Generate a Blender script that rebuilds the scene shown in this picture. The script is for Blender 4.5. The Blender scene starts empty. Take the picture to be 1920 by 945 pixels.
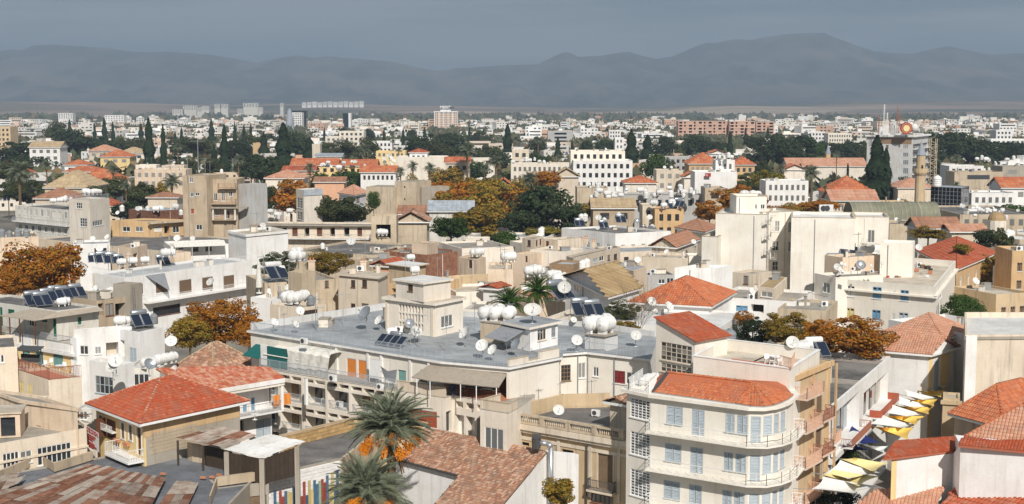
import bpy, math, random
from mathutils import Vector, noise
R = random.Random(7)
rad = math.radians
SC = bpy.context.scene
COL = SC.collection
# ---------------------------------------------------------------- camera, sky, sun, exposure
FOC, CAMH, HORIZ = 2560.0, 40.0, 195.0
PITCH = math.atan((472.5 - HORIZ) / FOC)
cam_data = bpy.data.cameras.new('camera')
cam = bpy.data.objects.new('camera', cam_data); COL.objects.link(cam)
cam.location = (0, 0, CAMH); cam.rotation_euler = (math.pi / 2 - PITCH, 0, 0)
cam_data.sensor_width = 36.0; cam_data.lens = 36.0 * FOC / 1920.0
cam_data.clip_start = 1.0; cam_data.clip_end = 60000.0
SC.camera = cam
SUN_EL, SUN_AZ = rad(39), rad(14)       # azimuth measured from straight behind the camera towards its right
sun_data = bpy.data.lights.new('sun', 'SUN'); sun_data.energy = 5.0; sun_data.angle = rad(0.53); sun_data.color = (1.0, 0.95, 0.885)
sun = bpy.data.objects.new('sun', sun_data); COL.objects.link(sun)
SUN_DIR = Vector((math.sin(SUN_AZ) * math.cos(SUN_EL), -math.cos(SUN_AZ) * math.cos(SUN_EL), math.sin(SUN_EL)))
sun.rotation_euler = SUN_DIR.to_track_quat('Z', 'Y').to_euler()
world = bpy.data.worlds.new('World'); SC.world = world; world.use_nodes = True
wt = world.node_tree; wt.nodes.clear()
def WN(t, **k):
 n = wt.nodes.new(t)
 for a, b in k.items(): setattr(n, a, b)
 return n
sky = WN('ShaderNodeTexSky', sky_type='NISHITA', sun_disc=False, sun_elevation=SUN_EL, sun_rotation=math.pi - SUN_AZ, dust_density=3.0, air_density=1.2)
tc = WN('ShaderNodeTexCoord'); mp = WN('ShaderNodeMapping'); mp.inputs['Scale'].default_value = (1.3, 1.3, 14.0)
ns = WN('ShaderNodeTexNoise'); ns.inputs['Scale'].default_value = 2.6; ns.inputs['Detail'].default_value = 7.0; ns.inputs['Roughness'].default_value = .55
rp = WN('ShaderNodeValToRGB')
rp.color_ramp.elements[0].position = .42; rp.color_ramp.elements[0].color = (.165, .220, .276, 1)
rp.color_ramp.elements[1].position = .60; rp.color_ramp.elements[1].color = (.335, .375, .412, 1)
bg1 = WN('ShaderNodeBackground'); bg1.inputs['Strength'].default_value = .05
bg2 = WN('ShaderNodeBackground'); bg2.inputs['Strength'].default_value = 1.0
mx = WN('ShaderNodeMixShader'); mx.inputs[0].default_value = .92
out = WN('ShaderNodeOutputWorld')
L = wt.links.new
L(tc.outputs['Generated'], mp.inputs['Vector']); L(mp.outputs[0], ns.inputs['Vector']); L(ns.outputs['Fac'], rp.inputs[0])
L(sky.outputs[0], bg1.inputs[0]); L(rp.outputs[0], bg2.inputs[0]); L(bg1.outputs[0], mx.inputs[1]); L(bg2.outputs[0], mx.inputs[2]); L(mx.outputs[0], out.inputs[0])
SC.view_settings.view_transform = 'Standard'; SC.view_settings.look = 'None'; SC.view_settings.exposure = 0.0; SC.view_settings.gamma = 1.0
SC.view_settings.use_curve_mapping = False
SC.cycles.use_denoising = True
SC.cycles.max_bounces = 5; SC.cycles.diffuse_bounces = 3; SC.cycles.glossy_bounces = 2; SC.cycles.transmission_bounces = 2; SC.cycles.transparent_max_bounces = 8

# ---------------------------------------------------------------- where things of the photograph stand
_fw = Vector((0, math.cos(PITCH), -math.sin(PITCH))); _up = Vector((0, math.sin(PITCH), math.cos(PITCH)))
def ray(px, py):
 return _fw + Vector((1, 0, 0)) * ((px - 960) / FOC) - _up * ((py - 472.5) / FOC)
def G(px, py, z):
 d = ray(px, py); t = (z - CAMH) / d.z
 return Vector((d.x * t, d.y * t, z))
def Dp(px, py, dist):
 d = ray(px, py); t = dist / d.y
 return Vector((d.x * t, dist, CAMH + d.z * t))
def zat(py, d):
 return Dp(960, py, d).z

# ---------------------------------------------------------------- materials
MATS = {}
def newmat(name):
 m = bpy.data.materials.new(name); m.use_nodes = True; nt = m.node_tree
 b = nt.nodes['Principled BSDF']; b.inputs['Specular IOR Level'].default_value = .25
 return m, nt, b
def nd(nt, t, **k):
 n = nt.nodes.new(t)
 for a, b in k.items():
  if a in n.inputs: n.inputs[a].default_value = b
  else: setattr(n, a, b)
 return n
def c4(c, k=1.0): return (min(1, c[0] * k), min(1, c[1] * k), min(1, c[2] * k), 1)
def noise_fac(nt, scale, detail=4, mapscale=None, lo=.35, hi=.65, rough=.6):
 g = nd(nt, 'ShaderNodeNewGeometry'); src = g.outputs['Position']
 if mapscale:
  m = nd(nt, 'ShaderNodeMapping'); m.inputs['Scale'].default_value = mapscale
  nt.links.new(src, m.inputs[0]); src = m.outputs[0]
 n = nd(nt, 'ShaderNodeTexNoise', Scale=scale, Detail=detail, Roughness=rough)
 nt.links.new(src, n.inputs['Vector'])
 r = nd(nt, 'ShaderNodeMapRange'); r.inputs['From Min'].default_value = lo; r.inputs['From Max'].default_value = hi
 nt.links.new(n.outputs['Fac'], r.inputs['Value'])
 return r.outputs[0]
def mixc(nt, fac, a, b, blend='MIX'):
 m = nd(nt, 'ShaderNodeMix', data_type='RGBA', blend_type=blend)
 if hasattr(fac, 'node'): nt.links.new(fac, m.inputs[0])
 else: m.inputs[0].default_value = fac
 for i, x in ((6, a), (7, b)):
  if hasattr(x, 'node'): nt.links.new(x, m.inputs[i])
  else: m.inputs[i].default_value = x
 return m.outputs[2]
def mul(nt, a, k):
 m = nd(nt, 'ShaderNodeMath', operation='MULTIPLY'); nt.links.new(a, m.inputs[0])
 if hasattr(k, 'node'): nt.links.new(k, m.inputs[1])
 else: m.inputs[1].default_value = k
 return m.outputs[0]
def objvar(nt, col, amt=.12):
 oi = nd(nt, 'ShaderNodeObjectInfo'); r = nd(nt, 'ShaderNodeMapRange')
 r.inputs['To Min'].default_value = 1 - amt; r.inputs['To Max'].default_value = 1 + amt * .5
 nt.links.new(oi.outputs['Random'], r.inputs['Value'])
 cb = nd(nt, 'ShaderNodeVectorMath', operation='SCALE')
 nt.links.new(col, cb.inputs[0]) if hasattr(col, 'node') else None
 nt.links.new(r.outputs[0], cb.inputs['Scale'])
 return cb.outputs[0]
def bump(nt, b, scale, dist, strength=.5):
 g = nd(nt, 'ShaderNodeNewGeometry'); n = nd(nt, 'ShaderNodeTexNoise', Scale=scale, Detail=3.0)
 bp = nd(nt, 'ShaderNodeBump', Strength=strength, Distance=dist)
 nt.links.new(g.outputs['Position'], n.inputs['Vector']); nt.links.new(n.outputs['Fac'], bp.inputs['Height']); nt.links.new(bp.outputs[0], b.inputs['Normal'])
def stucco(name, col, dirt=.35, stain=(.28, .23, .18), var=.08):
 m, nt, b = newmat(name)
 f1 = noise_fac(nt, .35, 6, None, .38, .66)
 c = mixc(nt, mul(nt, f1, .4 + dirt * .6), c4(col), c4((col[0] * .78, col[1] * .74, col[2] * .68)))
 f2 = noise_fac(nt, 1.1, 5, (1.6, 1.6, .16), .52, .72)
 c = mixc(nt, mul(nt, f2, min(.9, dirt * 1.3 + .04)), c, c4(stain))
 f3 = noise_fac(nt, 5.0, 4, None, .45, .8)
 c = mixc(nt, mul(nt, f3, .12 + dirt * .2), c, c4(stain, 1.3))
 c = objvar(nt, c, var)
 nt.links.new(c, b.inputs['Base Color']); b.inputs['Roughness'].default_value = .9
 bump(nt, b, 9.0, .02, .4)
 MATS[name] = m; return m
def flat(name, cols, rough=.85, scale=.5, seams=0):
 m, nt, b = newmat(name)
 f1 = noise_fac(nt, scale, 8, None, .36, .62, .7)
 c = mixc(nt, f1, c4(cols[0]), c4(cols[1]))
 f2 = noise_fac(nt, scale * .35, 5, None, .5, .6)
 c = mixc(nt, mul(nt, f2, .75), c, c4(cols[2] if len(cols) > 2 else cols[0]))
 f3 = noise_fac(nt, 3.5, 6, None, .5, .75)
 c = mixc(nt, mul(nt, f3, .35), c, c4((cols[1][0] * .5, cols[1][1] * .5, cols[1][2] * .5)))
 if seams:
  br = nd(nt, 'ShaderNodeTexBrick'); br.inputs['Scale'].default_value = seams
  br.inputs['Color1'].default_value = (1, 1, 1, 1); br.inputs['Color2'].default_value = (.80, .81, .82, 1); br.inputs['Mortar'].default_value = (.6, .6, .6, 1)
  br.inputs['Mortar Size'].default_value = .012; br.inputs['Row Height'].default_value = .25; br.inputs['Brick Width'].default_value = 2.0
  g = nd(nt, 'ShaderNodeNewGeometry'); mm = nd(nt, 'ShaderNodeMapping'); mm.inputs['Rotation'].default_value = (0, 0, rad(37))
  nt.links.new(g.outputs['Position'], mm.inputs[0]); nt.links.new(mm.outputs[0], br.inputs['Vector'])
  c = mixc(nt, 1.0, c, br.outputs['Color'], 'MULTIPLY')
 c = objvar(nt, c, .1)
 nt.links.new(c, b.inputs['Base Color']); b.inputs['Roughness'].default_value = rough
 bump(nt, b, 4.0, .03, .5)
 MATS[name] = m; return m
def islands(name, cols, rough=.85, wear=None, wearamt=.5, scale=.8, var=.06):
 m, nt, b = newmat(name)
 g = nd(nt, 'ShaderNodeNewGeometry'); r = nd(nt, 'ShaderNodeValToRGB'); cr = r.color_ramp
 cr.elements[0].color = c4(cols[0]); cr.elements[-1].color = c4(cols[-1]); cr.elements[-1].position = 1
 for i, c in enumerate(cols[1:-1]):
  e = cr.elements.new((i + 1) / (len(cols) - 1)); e.color = c4(c)
 nt.links.new(g.outputs['Random Per Island'], r.inputs[0]); c = r.outputs[0]
 if wear:
  f = noise_fac(nt, scale, 6, None, .45, .68)
  c = mixc(nt, mul(nt, f, wearamt), c, c4(wear))
 c = objvar(nt, c, var)
 nt.links.new(c, b.inputs['Base Color']); b.inputs['Roughness'].default_value = rough
 MATS[name] = m; return m, nt, b
def plain(name, col, rough=.6, metal=0, var=.1, nz=.15):
 m, nt, b = newmat(name)
 f = noise_fac(nt, 2.5, 5, None, .4, .7)
 c = mixc(nt, mul(nt, f, nz), c4(col), c4(col, .45)); c = objvar(nt, c, var)
 nt.links.new(c, b.inputs['Base Color']); b.inputs['Roughness'].default_value = rough; b.inputs['Metallic'].default_value = metal
 MATS[name] = m; return m
for n, c, d in (('white', (.86, .85, .83), .16), ('white_old', (.72, .70, .64), .45), ('cream', (.83, .76, .66), .22), ('cream_warm', (.76, .66, .53), .4),
    ('ivory', (.87, .82, .73), .09), ('beige', (.70, .61, .49), .4), ('beige_old', (.60, .50, .37), .7), ('peach', (.76, .61, .46), .4), ('ochre', (.66, .45, .24), .45),
    ('yellow', (.88, .66, .32), .12), ('orange', (.78, .42, .12), .12), ('concrete', (.42, .38, .32), .75), ('concrete_warm', (.52, .42, .30), .75),
    ('grey', (.50, .50, .49), .35), ('grey_light', (.66, .66, .65), .3), ('pinkish', (.74, .56, .44), .2), ('salmon', (.72, .42, .27), .2), ('sandstone', (.64, .49, .31), .5)):
 stucco(n, c, d)
flat('roof_grey', ((.47, .49, .50), (.27, .28, .29), (.54, .56, .57)), .6, .22, .55)
flat('roof_concrete', ((.36, .33, .29), (.24, .22, .19), (.42, .38, .32)))
flat('roof_dark', ((.20, .19, .18), (.11, .105, .10), (.28, .26, .24)))
flat('roof_beige', ((.58, .50, .40), (.42, .36, .28), (.66, .60, .50)))
flat('roof_white', ((.74, .73, .70), (.58, .56, .53), (.78, .77, .75)))
flat('roof_tan_metal', ((.42, .29, .14), (.34, .23, .12), (.48, .35, .19)), .6)
flat('vault_green', ((.24, .24, .16), (.17, .17, .12), (.30, .28, .20)), .7, .2)
flat('roof_metal_grey', ((.42, .46, .50), (.30, .33, .36), (.50, .54, .58)), .5)
flat('membrane', ((.17, .18, .20), (.11, .115, .125), (.22, .23, .25)))
flat('asphalt', ((.06, .06, .065), (.04, .04, .04), (.09, .09, .09)))
flat('paving', ((.34, .30, .26), (.25, .22, .19), (.40, .36, .31)))
flat('earth', ((.24, .19, .14), (.13, .12, .08), (.30, .25, .19)), .95, .02)
islands('tile_orange', ((.50, .15, .06), (.56, .18, .075), (.41, .11, .05), (.55, .24, .12)), .85, (.30, .15, .1), .45)
islands('tile_red', ((.38, .075, .032), (.44, .10, .04), (.33, .07, .03), (.46, .15, .08)), .85, (.30, .16, .11), .5)
islands('tile_faded', ((.44, .11, .06), (.52, .17, .09), (.58, .33, .22), (.46, .13, .06), (.40, .1, .05)), .8, (.50, .40, .32), .45, 1.4)
islands('tile_old', ((.36, .18, .11), (.54, .36, .25), (.28, .13, .08), (.42, .22, .13), (.22, .13, .09), (.52, .35, .26)), .9, (.17, .13, .10), .5, .7)
islands('tile_pink', ((.52, .26, .17), (.58, .33, .22), (.48, .22, .13)), .9, (.30, .2, .15), .4, .7)
islands('tile_brown', ((.32, .15, .09), (.40, .20, .12), (.28, .13, .08)), .9, (.30, .24, .18), .4, .7)
islands('tile_tan', ((.46, .34, .20), (.52, .40, .25), (.42, .30, .18)), .9, (.28, .22, .15), .4, .7)
islands('sheet_rust', ((.20, .07, .035), (.36, .29, .22), (.26, .10, .05), (.44, .36, .28), (.17, .07, .04), (.40, .33, .26)), .8, (.17, .07, .035), .6, 1.3, .35)
islands('sheet_grey', ((.36, .33, .30), (.48, .45, .41), (.30, .26, .23), (.42, .38, .34)), .7, (.24, .14, .09), .35, 1.0)
islands('stone_yellow', ((.52, .34, .13), (.66, .46, .20), (.45, .27, .10), (.60, .44, .24), (.36, .22, .09)), .9, (.24, .18, .1), .3, 2.0, .25)
islands('far_foliage', ((.05, .07, .035), (.09, .10, .05), (.13, .12, .06), (.04, .055, .03), (.20, .13, .06)), .9, None, 0, 1, 0)
islands('brick_white', ((.74, .72, .70), (.80, .78, .76), (.68, .66, .63)), .85, (.5, .46, .42), .35, 2.0)
islands('brick_pink', ((.62, .36, .26), (.68, .42, .30), (.56, .31, .22)), .9, (.5, .42, .35), .3, .05)
islands('far_walls', ((.84, .83, .80), (.74, .72, .68), (.80, .72, .60), (.86, .85, .83), (.50, .46, .40), (.82, .81, .79), (.66, .60, .5), (.56, .34, .22), (.80, .79, .76)), .9, None, 0, 1, 0)
plain('white_paint', (.82, .82, .80), .4); plain('tank_white', (.80, .79, .76), .4, 0, .14, .38); plain('dish_white', (.74, .73, .69), .5, 0, .22, .4)
plain('galvanised', (.50, .52, .54), .35, .7); plain('metal_grey', (.35, .36, .37), .5, .3); plain('metal_dark', (.07, .07, .07), .5)
plain('rail_blue', (.42, .46, .50), .5, .2); plain('rail_white', (.78, .78, .76), .5); plain('rail_rust', (.32, .13, .08), .8); plain('rail_pink', (.66, .42, .30), .6)
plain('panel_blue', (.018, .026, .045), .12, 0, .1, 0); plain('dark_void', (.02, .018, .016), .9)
plain('wood_brown', (.13, .05, .025), .6); plain('wood_old', (.22, .15, .09), .85, 0, .2, .5); plain('wood_dark', (.07, .05, .035), .8, 0, .2, .4)
plain('roller_orange', (.66, .24, .05), .6); plain('roller_red', (.40, .10, .05), .6)
plain('shutter_blue', (.46, .52, .56), .6); plain('shutter_sky', (.17, .34, .50), .6); plain('shutter_teal', (.06, .20, .18), .6); plain('shutter_tealight', (.18, .36, .34), .6)
plain('shutter_brown', (.20, .13, .08), .7); plain('shutter_yellow', (.72, .60, .30), .6); plain('shutter_green', (.03, .14, .09), .6); plain('shutter_red', (.22, .03, .03), .6)
plain('awning_green', (.012, .12, .11), .7); plain('awning_brown', (.40, .34, .27), .9, 0, .1, .35); plain('awning_white', (.74, .71, .64), .9, 0, .1, .4); plain('awning_grey', (.30, .31, .33), .8, 0, .1, .3)
plain('sail_white', (.80, .80, .77), .8); plain('sail_yellow', (.84, .56, .13), .8); plain('sail_cream', (.78, .66, .32), .8); plain('sail_blue', (.02, .03, .15), .8)
plain('stain_red', (.55, .06, .03), .6); plain('text_red', (.40, .04, .03), .7); plain('text_black', (.03, .03, .03), .6); plain('sign_white', (.80, .80, .80), .5)
plain('bark', (.16, .12, .08), .95, 0, .2, .5); plain('bark_palm', (.22, .15, .09), .95, 0, .2, .6); plain('cloth_red', (.5, .06, .03), .8); plain('plastic_grey', (.24, .25, .26), .5)
plain('terra', (.52, .22, .12), .8); plain('terrace_red', (.55, .20, .13), .85); plain('spot_blue', (.03, .12, .3), .5); plain('spot_green', (.05, .22, .08), .5); plain('lead', (.30, .33, .37), .6)
plain('pl_red', (.30, .07, .05), .8, 0, .2, .5); plain('pl_blue', (.08, .15, .24), .8, 0, .25, .5); plain('pl_yellow', (.62, .50, .22), .8, 0, .2, .4); plain('pl_green', (.30, .42, .28), .8, 0, .2, .4)
plain('block_bronze', (.30, .20, .12), .4, 0, .3, .5); plain('black_glass', (.012, .016, .022), .08, 0, .1, 0); plain('skin', (.5, .3, .2), .7); plain('blue_cloth', (.06, .1, .2), .8)
def glass(name, cols):
 m, nt, b = newmat(name); oi = nd(nt, 'ShaderNodeObjectInfo'); r = nd(nt, 'ShaderNodeValToRGB'); r.color_ramp.interpolation = 'CONSTANT'; cr = r.color_ramp
 cr.elements[0].color = c4(cols[0]); cr.elements[-1].color = c4(cols[-1]); cr.elements[-1].position = (len(cols) - 1) / len(cols)
 for i, c in enumerate(cols[1:-1]):
  e = cr.elements.new((i + 1) / len(cols)); e.color = c4(c)
 nt.links.new(oi.outputs['Random'], r.inputs[0]); nt.links.new(r.outputs[0], b.inputs['Base Color'])
 b.inputs['Roughness'].default_value = .08; b.inputs['Specular IOR Level'].default_value = .6; MATS[name] = m
glass('glass', ((.03, .035, .04), (.06, .065, .07), (.16, .16, .15), (.045, .045, .045), (.28, .27, .25)))
glass('glass_light', ((.20, .22, .22), (.32, .32, .30), (.14, .15, .15)))
def leafmat(name, cols, tr=.35, var=.25):
 m, nt, b = islands(name, cols, .75, None, 0, 1, var)
 b.inputs['Specular IOR Level'].default_value = .1
 t = nd(nt, 'ShaderNodeBsdfTranslucent'); mxx = nd(nt, 'ShaderNodeMixShader'); mxx.inputs[0].default_value = tr
 src = b.inputs['Base Color'].links[0].from_socket; nt.links.new(src, t.inputs[0])
 o = nt.nodes['Material Output']; nt.links.new(b.outputs[0], mxx.inputs[1]); nt.links.new(t.outputs[0], mxx.inputs[2]); nt.links.new(mxx.outputs[0], o.inputs[0])
leafmat('leaf_autumn', ((.46, .13, .015), (.24, .20, .03), (.54, .19, .02), (.34, .09, .015), (.60, .30, .04), (.50, .15, .02)))
leafmat('leaf_autumn_mix', ((.38, .15, .02), (.18, .19, .04), (.44, .24, .03), (.12, .15, .03), (.50, .28, .04)))
leafmat('leaf_gold', ((.34, .26, .03), (.24, .22, .03), (.42, .30, .04), (.14, .16, .03)))
leafmat('leaf_green', ((.05, .10, .02), (.07, .12, .03), (.035, .07, .015), (.09, .13, .03)))
leafmat('leaf_olive', ((.07, .10, .035), (.10, .11, .04), (.05, .07, .03), (.13, .12, .04)))
leafmat('leaf_dark', ((.032, .052, .022), (.048, .070, .030), (.024, .040, .018), (.068, .082, .036)), .2)
leafmat('leaf_cypress', ((.015, .030, .014), (.022, .040, .018), (.030, .048, .022)), .15, .15)
leafmat('leaf_palm', ((.18, .21, .13), (.25, .28, .19), (.12, .15, .09), (.34, .35, .25)), .3, .1)
leafmat('leaf_fan', ((.06, .13, .025), (.09, .17, .035), (.04, .09, .02)), .35, .1)
leafmat('leaf_brown', ((.20, .11, .04), (.28, .16, .06), (.15, .08, .03)))
leafmat('dates', ((.80, .26, .01), (.85, .33, .015), (.68, .19, .01)), .1, .1)

# ---------------------------------------------------------------- mesh helpers
class MB:
 def __init__(s): s.v = []; s.f = []; s.m = []
 def poly(s, pts, mi=0):
  n = len(s.v); s.v += [tuple(p) for p in pts]; s.f.append(tuple(range(n, n + len(pts)))); s.m.append(mi)
 def obox(s, o, ex, ey, ez, mi=0):
  o, ex, ey, ez = map(Vector, (o, ex, ey, ez)); n = len(s.v)
  if ex.cross(ey).dot(ez) < 0: o = o + ex; ex = -ex
  s.v += [tuple(o + a * ex + b * ey + c * ez) for c in (0, 1) for b in (0, 1) for a in (0, 1)]
  for q in ((0, 2, 3, 1), (4, 5, 7, 6), (0, 1, 5, 4), (2, 6, 7, 3), (0, 4, 6, 2), (1, 3, 7, 5)):
   s.f.append(tuple(n + i for i in q)); s.m.append(mi)
 def box(s, x0, x1, y0, y1, z0, z1, mi=0): s.obox((x0, y0, z0), (x1 - x0, 0, 0), (0, y1 - y0, 0), (0, 0, z1 - z0), mi)
 def bar(s, a, b, w, h=None, mi=0):
  a = Vector(a); b = Vector(b); d = b - a
  if d.length < 1e-5: return
  h = h or w; up = Vector((0, 0, 1)) if abs(d.normalized().z) < .95 else Vector((1, 0, 0))
  sx = d.cross(up).normalized() * w; sy = sx.cross(d).normalized() * h
  s.obox(a - sx / 2 - sy / 2, d, sx, sy, mi)
 def cyl(s, a, b, r0, r1=None, n=8, mi=0, caps=True):
  a = Vector(a); b = Vector(b); r1 = r0 if r1 is None else r1; d = (b - a).normalized()
  up = Vector((0, 0, 1)) if abs(d.z) < .95 else Vector((1, 0, 0)); x = d.cross(up).normalized(); y = d.cross(x)
  k = len(s.v)
  for p, r in ((a, r0), (b, r1)):
   for i in range(n):
    t = 2 * math.pi * i / n; s.v.append(tuple(p + x * (math.cos(t) * r) + y * (math.sin(t) * r)))
  for i in range(n):
   j = (i + 1) % n; s.f.append((k + i, k + n + i, k + n + j, k + j)); s.m.append(mi)
  if caps:
   s.f.append(tuple(k + i for i in range(n))); s.m.append(mi)
   s.f.append(tuple(k + n + i for i in reversed(range(n)))); s.m.append(mi)
 def lathe(s, prof, o, ax, n=12, mi=0):     # prof [(t along ax, r)]
  o = Vector(o); ax = Vector(ax).normalized(); up = Vector((0, 0, 1)) if abs(ax.z) < .95 else Vector((1, 0, 0)); x = ax.cross(up).normalized(); y = ax.cross(x); k = len(s.v)
  for t, r in prof:
   for i in range(n):
    q = 2 * math.pi * i / n; s.v.append(tuple(o + ax * t + x * (math.cos(q) * r) + y * (math.sin(q) * r)))
  for j in range(len(prof) - 1):
   for i in range(n):
    a = k + j * n + i; b = k + j * n + (i + 1) % n; s.f.append((a, a + n, b + n, b)); s.m.append(mi)
 def build(s, name, mats, parent=None, smooth=False, kind=None, origin=None):
  me = bpy.data.meshes.new(name); o0 = Vector(origin) if origin is not None else (parent_origin(parent) if parent is not None else Vector())
  ox, oy, oz = o0
  me.from_pydata([(x - ox, y - oy, z - oz) for x, y, z in s.v], [], s.f)
  if isinstance(mats, str): mats = [mats]
  for m in mats: me.materials.append(MATS[m])
  if len(mats) > 1: me.polygons.foreach_set('material_index', s.m)
  if smooth: me.polygons.foreach_set('use_smooth', [True] * len(s.f))
  me.update()
  ob = bpy.data.objects.new(name, me); COL.objects.link(ob)
  if parent is not None: ob.parent = parent
  elif origin is not None: ob.location = o0
  if kind: ob['kind'] = kind
  return ob
def parent_origin(p):
 o = Vector()
 while p is not None: o = o + p.location; p = p.parent
 return o
def thing(name, label, cat, loc=(0, 0, 0), group=None):
 o = bpy.data.objects.new(name, None); COL.objects.link(o); o.location = loc; o.empty_display_size = .5
 if label: o['label'] = label
 o['category'] = cat
 if group: o['group'] = group
 return o
def kids(o): return KIDS.get(o.name, [])
KIDS = {}
def proto_tree(o):          # remembers a prototype's children for quick copies
 for ch in o.children_recursive: KIDS.setdefault(ch.parent.name, []).append(ch)
 return o
FREE = set()
def dup(root, loc, rz=0, sc=1.0, group=None, label=None, rx=0, deep=True):
 if root.name in PROTO_UNUSED:
  PROTO_UNUSED.discard(root.name); r = root
 else:
  r = root.copy(); COL.objects.link(r)
  if deep:
   for ch in kids(root):
    c = ch.copy(); COL.objects.link(c); c.parent = r
    for g in kids(ch):
     q = g.copy(); COL.objects.link(q); q.parent = c
 r.location = loc; r.rotation_euler = (rx, 0, rz); r.scale = sc if hasattr(sc, '__len__') else (sc, sc, sc)
 if group: r['group'] = group
 if label: r['label'] = label
 return r
PROTO_UNUSED = set()
def proto(root): proto_tree(root); PROTO_UNUSED.add(root.name); return root
ORD = ['first', 'second', 'third', 'fourth', 'fifth', 'sixth', 'seventh', 'eighth', 'ninth', 'tenth', 'eleventh', 'twelfth', 'thirteenth', 'fourteenth', 'fifteenth', 'sixteenth', 'seventeenth', 'eighteenth', 'nineteenth', 'twentieth', '21st', '22nd', '23rd', '24th', '25th', '26th', '27th', '28th', '29th', '30th', '31st', '32nd', '33rd', '34th', '35th', '36th', '37th', '38th', '39th', '40th']
PENDING = {}
def pend(ob, what, where):      # labels settled at the end, once all the neighbours are known
 PENDING.setdefault((what, where), []).append(ob)
def settle():
 for (what, where), obs in PENDING.items():
  if len(obs) == 1: obs[0]['label'] = f'{what} {where}'; continue
  obs.sort(key=lambda o: o.location.x / max(1, o.location.y))
  for i, o in enumerate(obs):
   k = ORD[i] if i < len(ORD) else f'{i + 1}th'
   pos = 'leftmost' if i == 0 else 'rightmost' if i == len(obs) - 1 else f'{k} from the left of the'
   o['label'] = (f'{pos} {what}' if pos.endswith('most') else f'{k} {what} from the left') + f' {where}'
# ---------------------------------------------------------------- buildings
BLDS = []
class Face:
 def __init__(s, b, a, c, z0, z1):
  s.b = b; s.a = Vector((a[0], a[1], 0)); s.c = Vector((c[0], c[1], 0)); d = s.c - s.a; s.w = d.length; s.u = d.normalized()
  s.n = Vector((s.u.y, -s.u.x, 0)); s.z0 = z0; s.z1 = z1; s.holes = []
 def hit(s, px, py):
  d = ray(px, py); o = Vector((0, 0, CAMH)); t = (s.a - o).dot(s.n) / d.dot(s.n); p = o + d * t
  return (p - s.a).dot(s.u), p.z
 def rect(s, x0, y0, x1, y1):
  ym = (y0 + y1) / 2; xm = (x0 + x1) / 2
  u0 = s.hit(x0, ym)[0]; u1 = s.hit(x1, ym)[0]; za = s.hit(xm, y1)[1]; zb = s.hit(xm, y0)[1]
  return min(u0, u1), max(u0, u1), za, zb
 def p(s, u, z, n=0.0): return s.a + s.u * u + s.n * n + Vector((0, 0, z))
 def box(s, mb, u0, u1, z0, z1, n0, n1, mi=0): mb.obox(s.p(u0, z0, n0), s.u * (u1 - u0), s.n * (n1 - n0), (0, 0, z1 - z0), mi)
def inset(poly, d):
 n = len(poly); out = []
 for i in range(n):
  p0, p1, p2 = Vector(poly[i - 1]), Vector(poly[i]), Vector(poly[(i + 1) % n])
  a = (p1 - p0).normalized(); b = (p2 - p1).normalized(); na = Vector((-a.y, a.x)); nb = Vector((-b.y, b.x))
  k = (na + nb); l = k.length
  if l < .2: k = na; sc = 1
  else: k = k / l; sc = 1 / max(.35, k.dot(na))
  out.append(p1 + k * d * sc)
 return out
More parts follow.
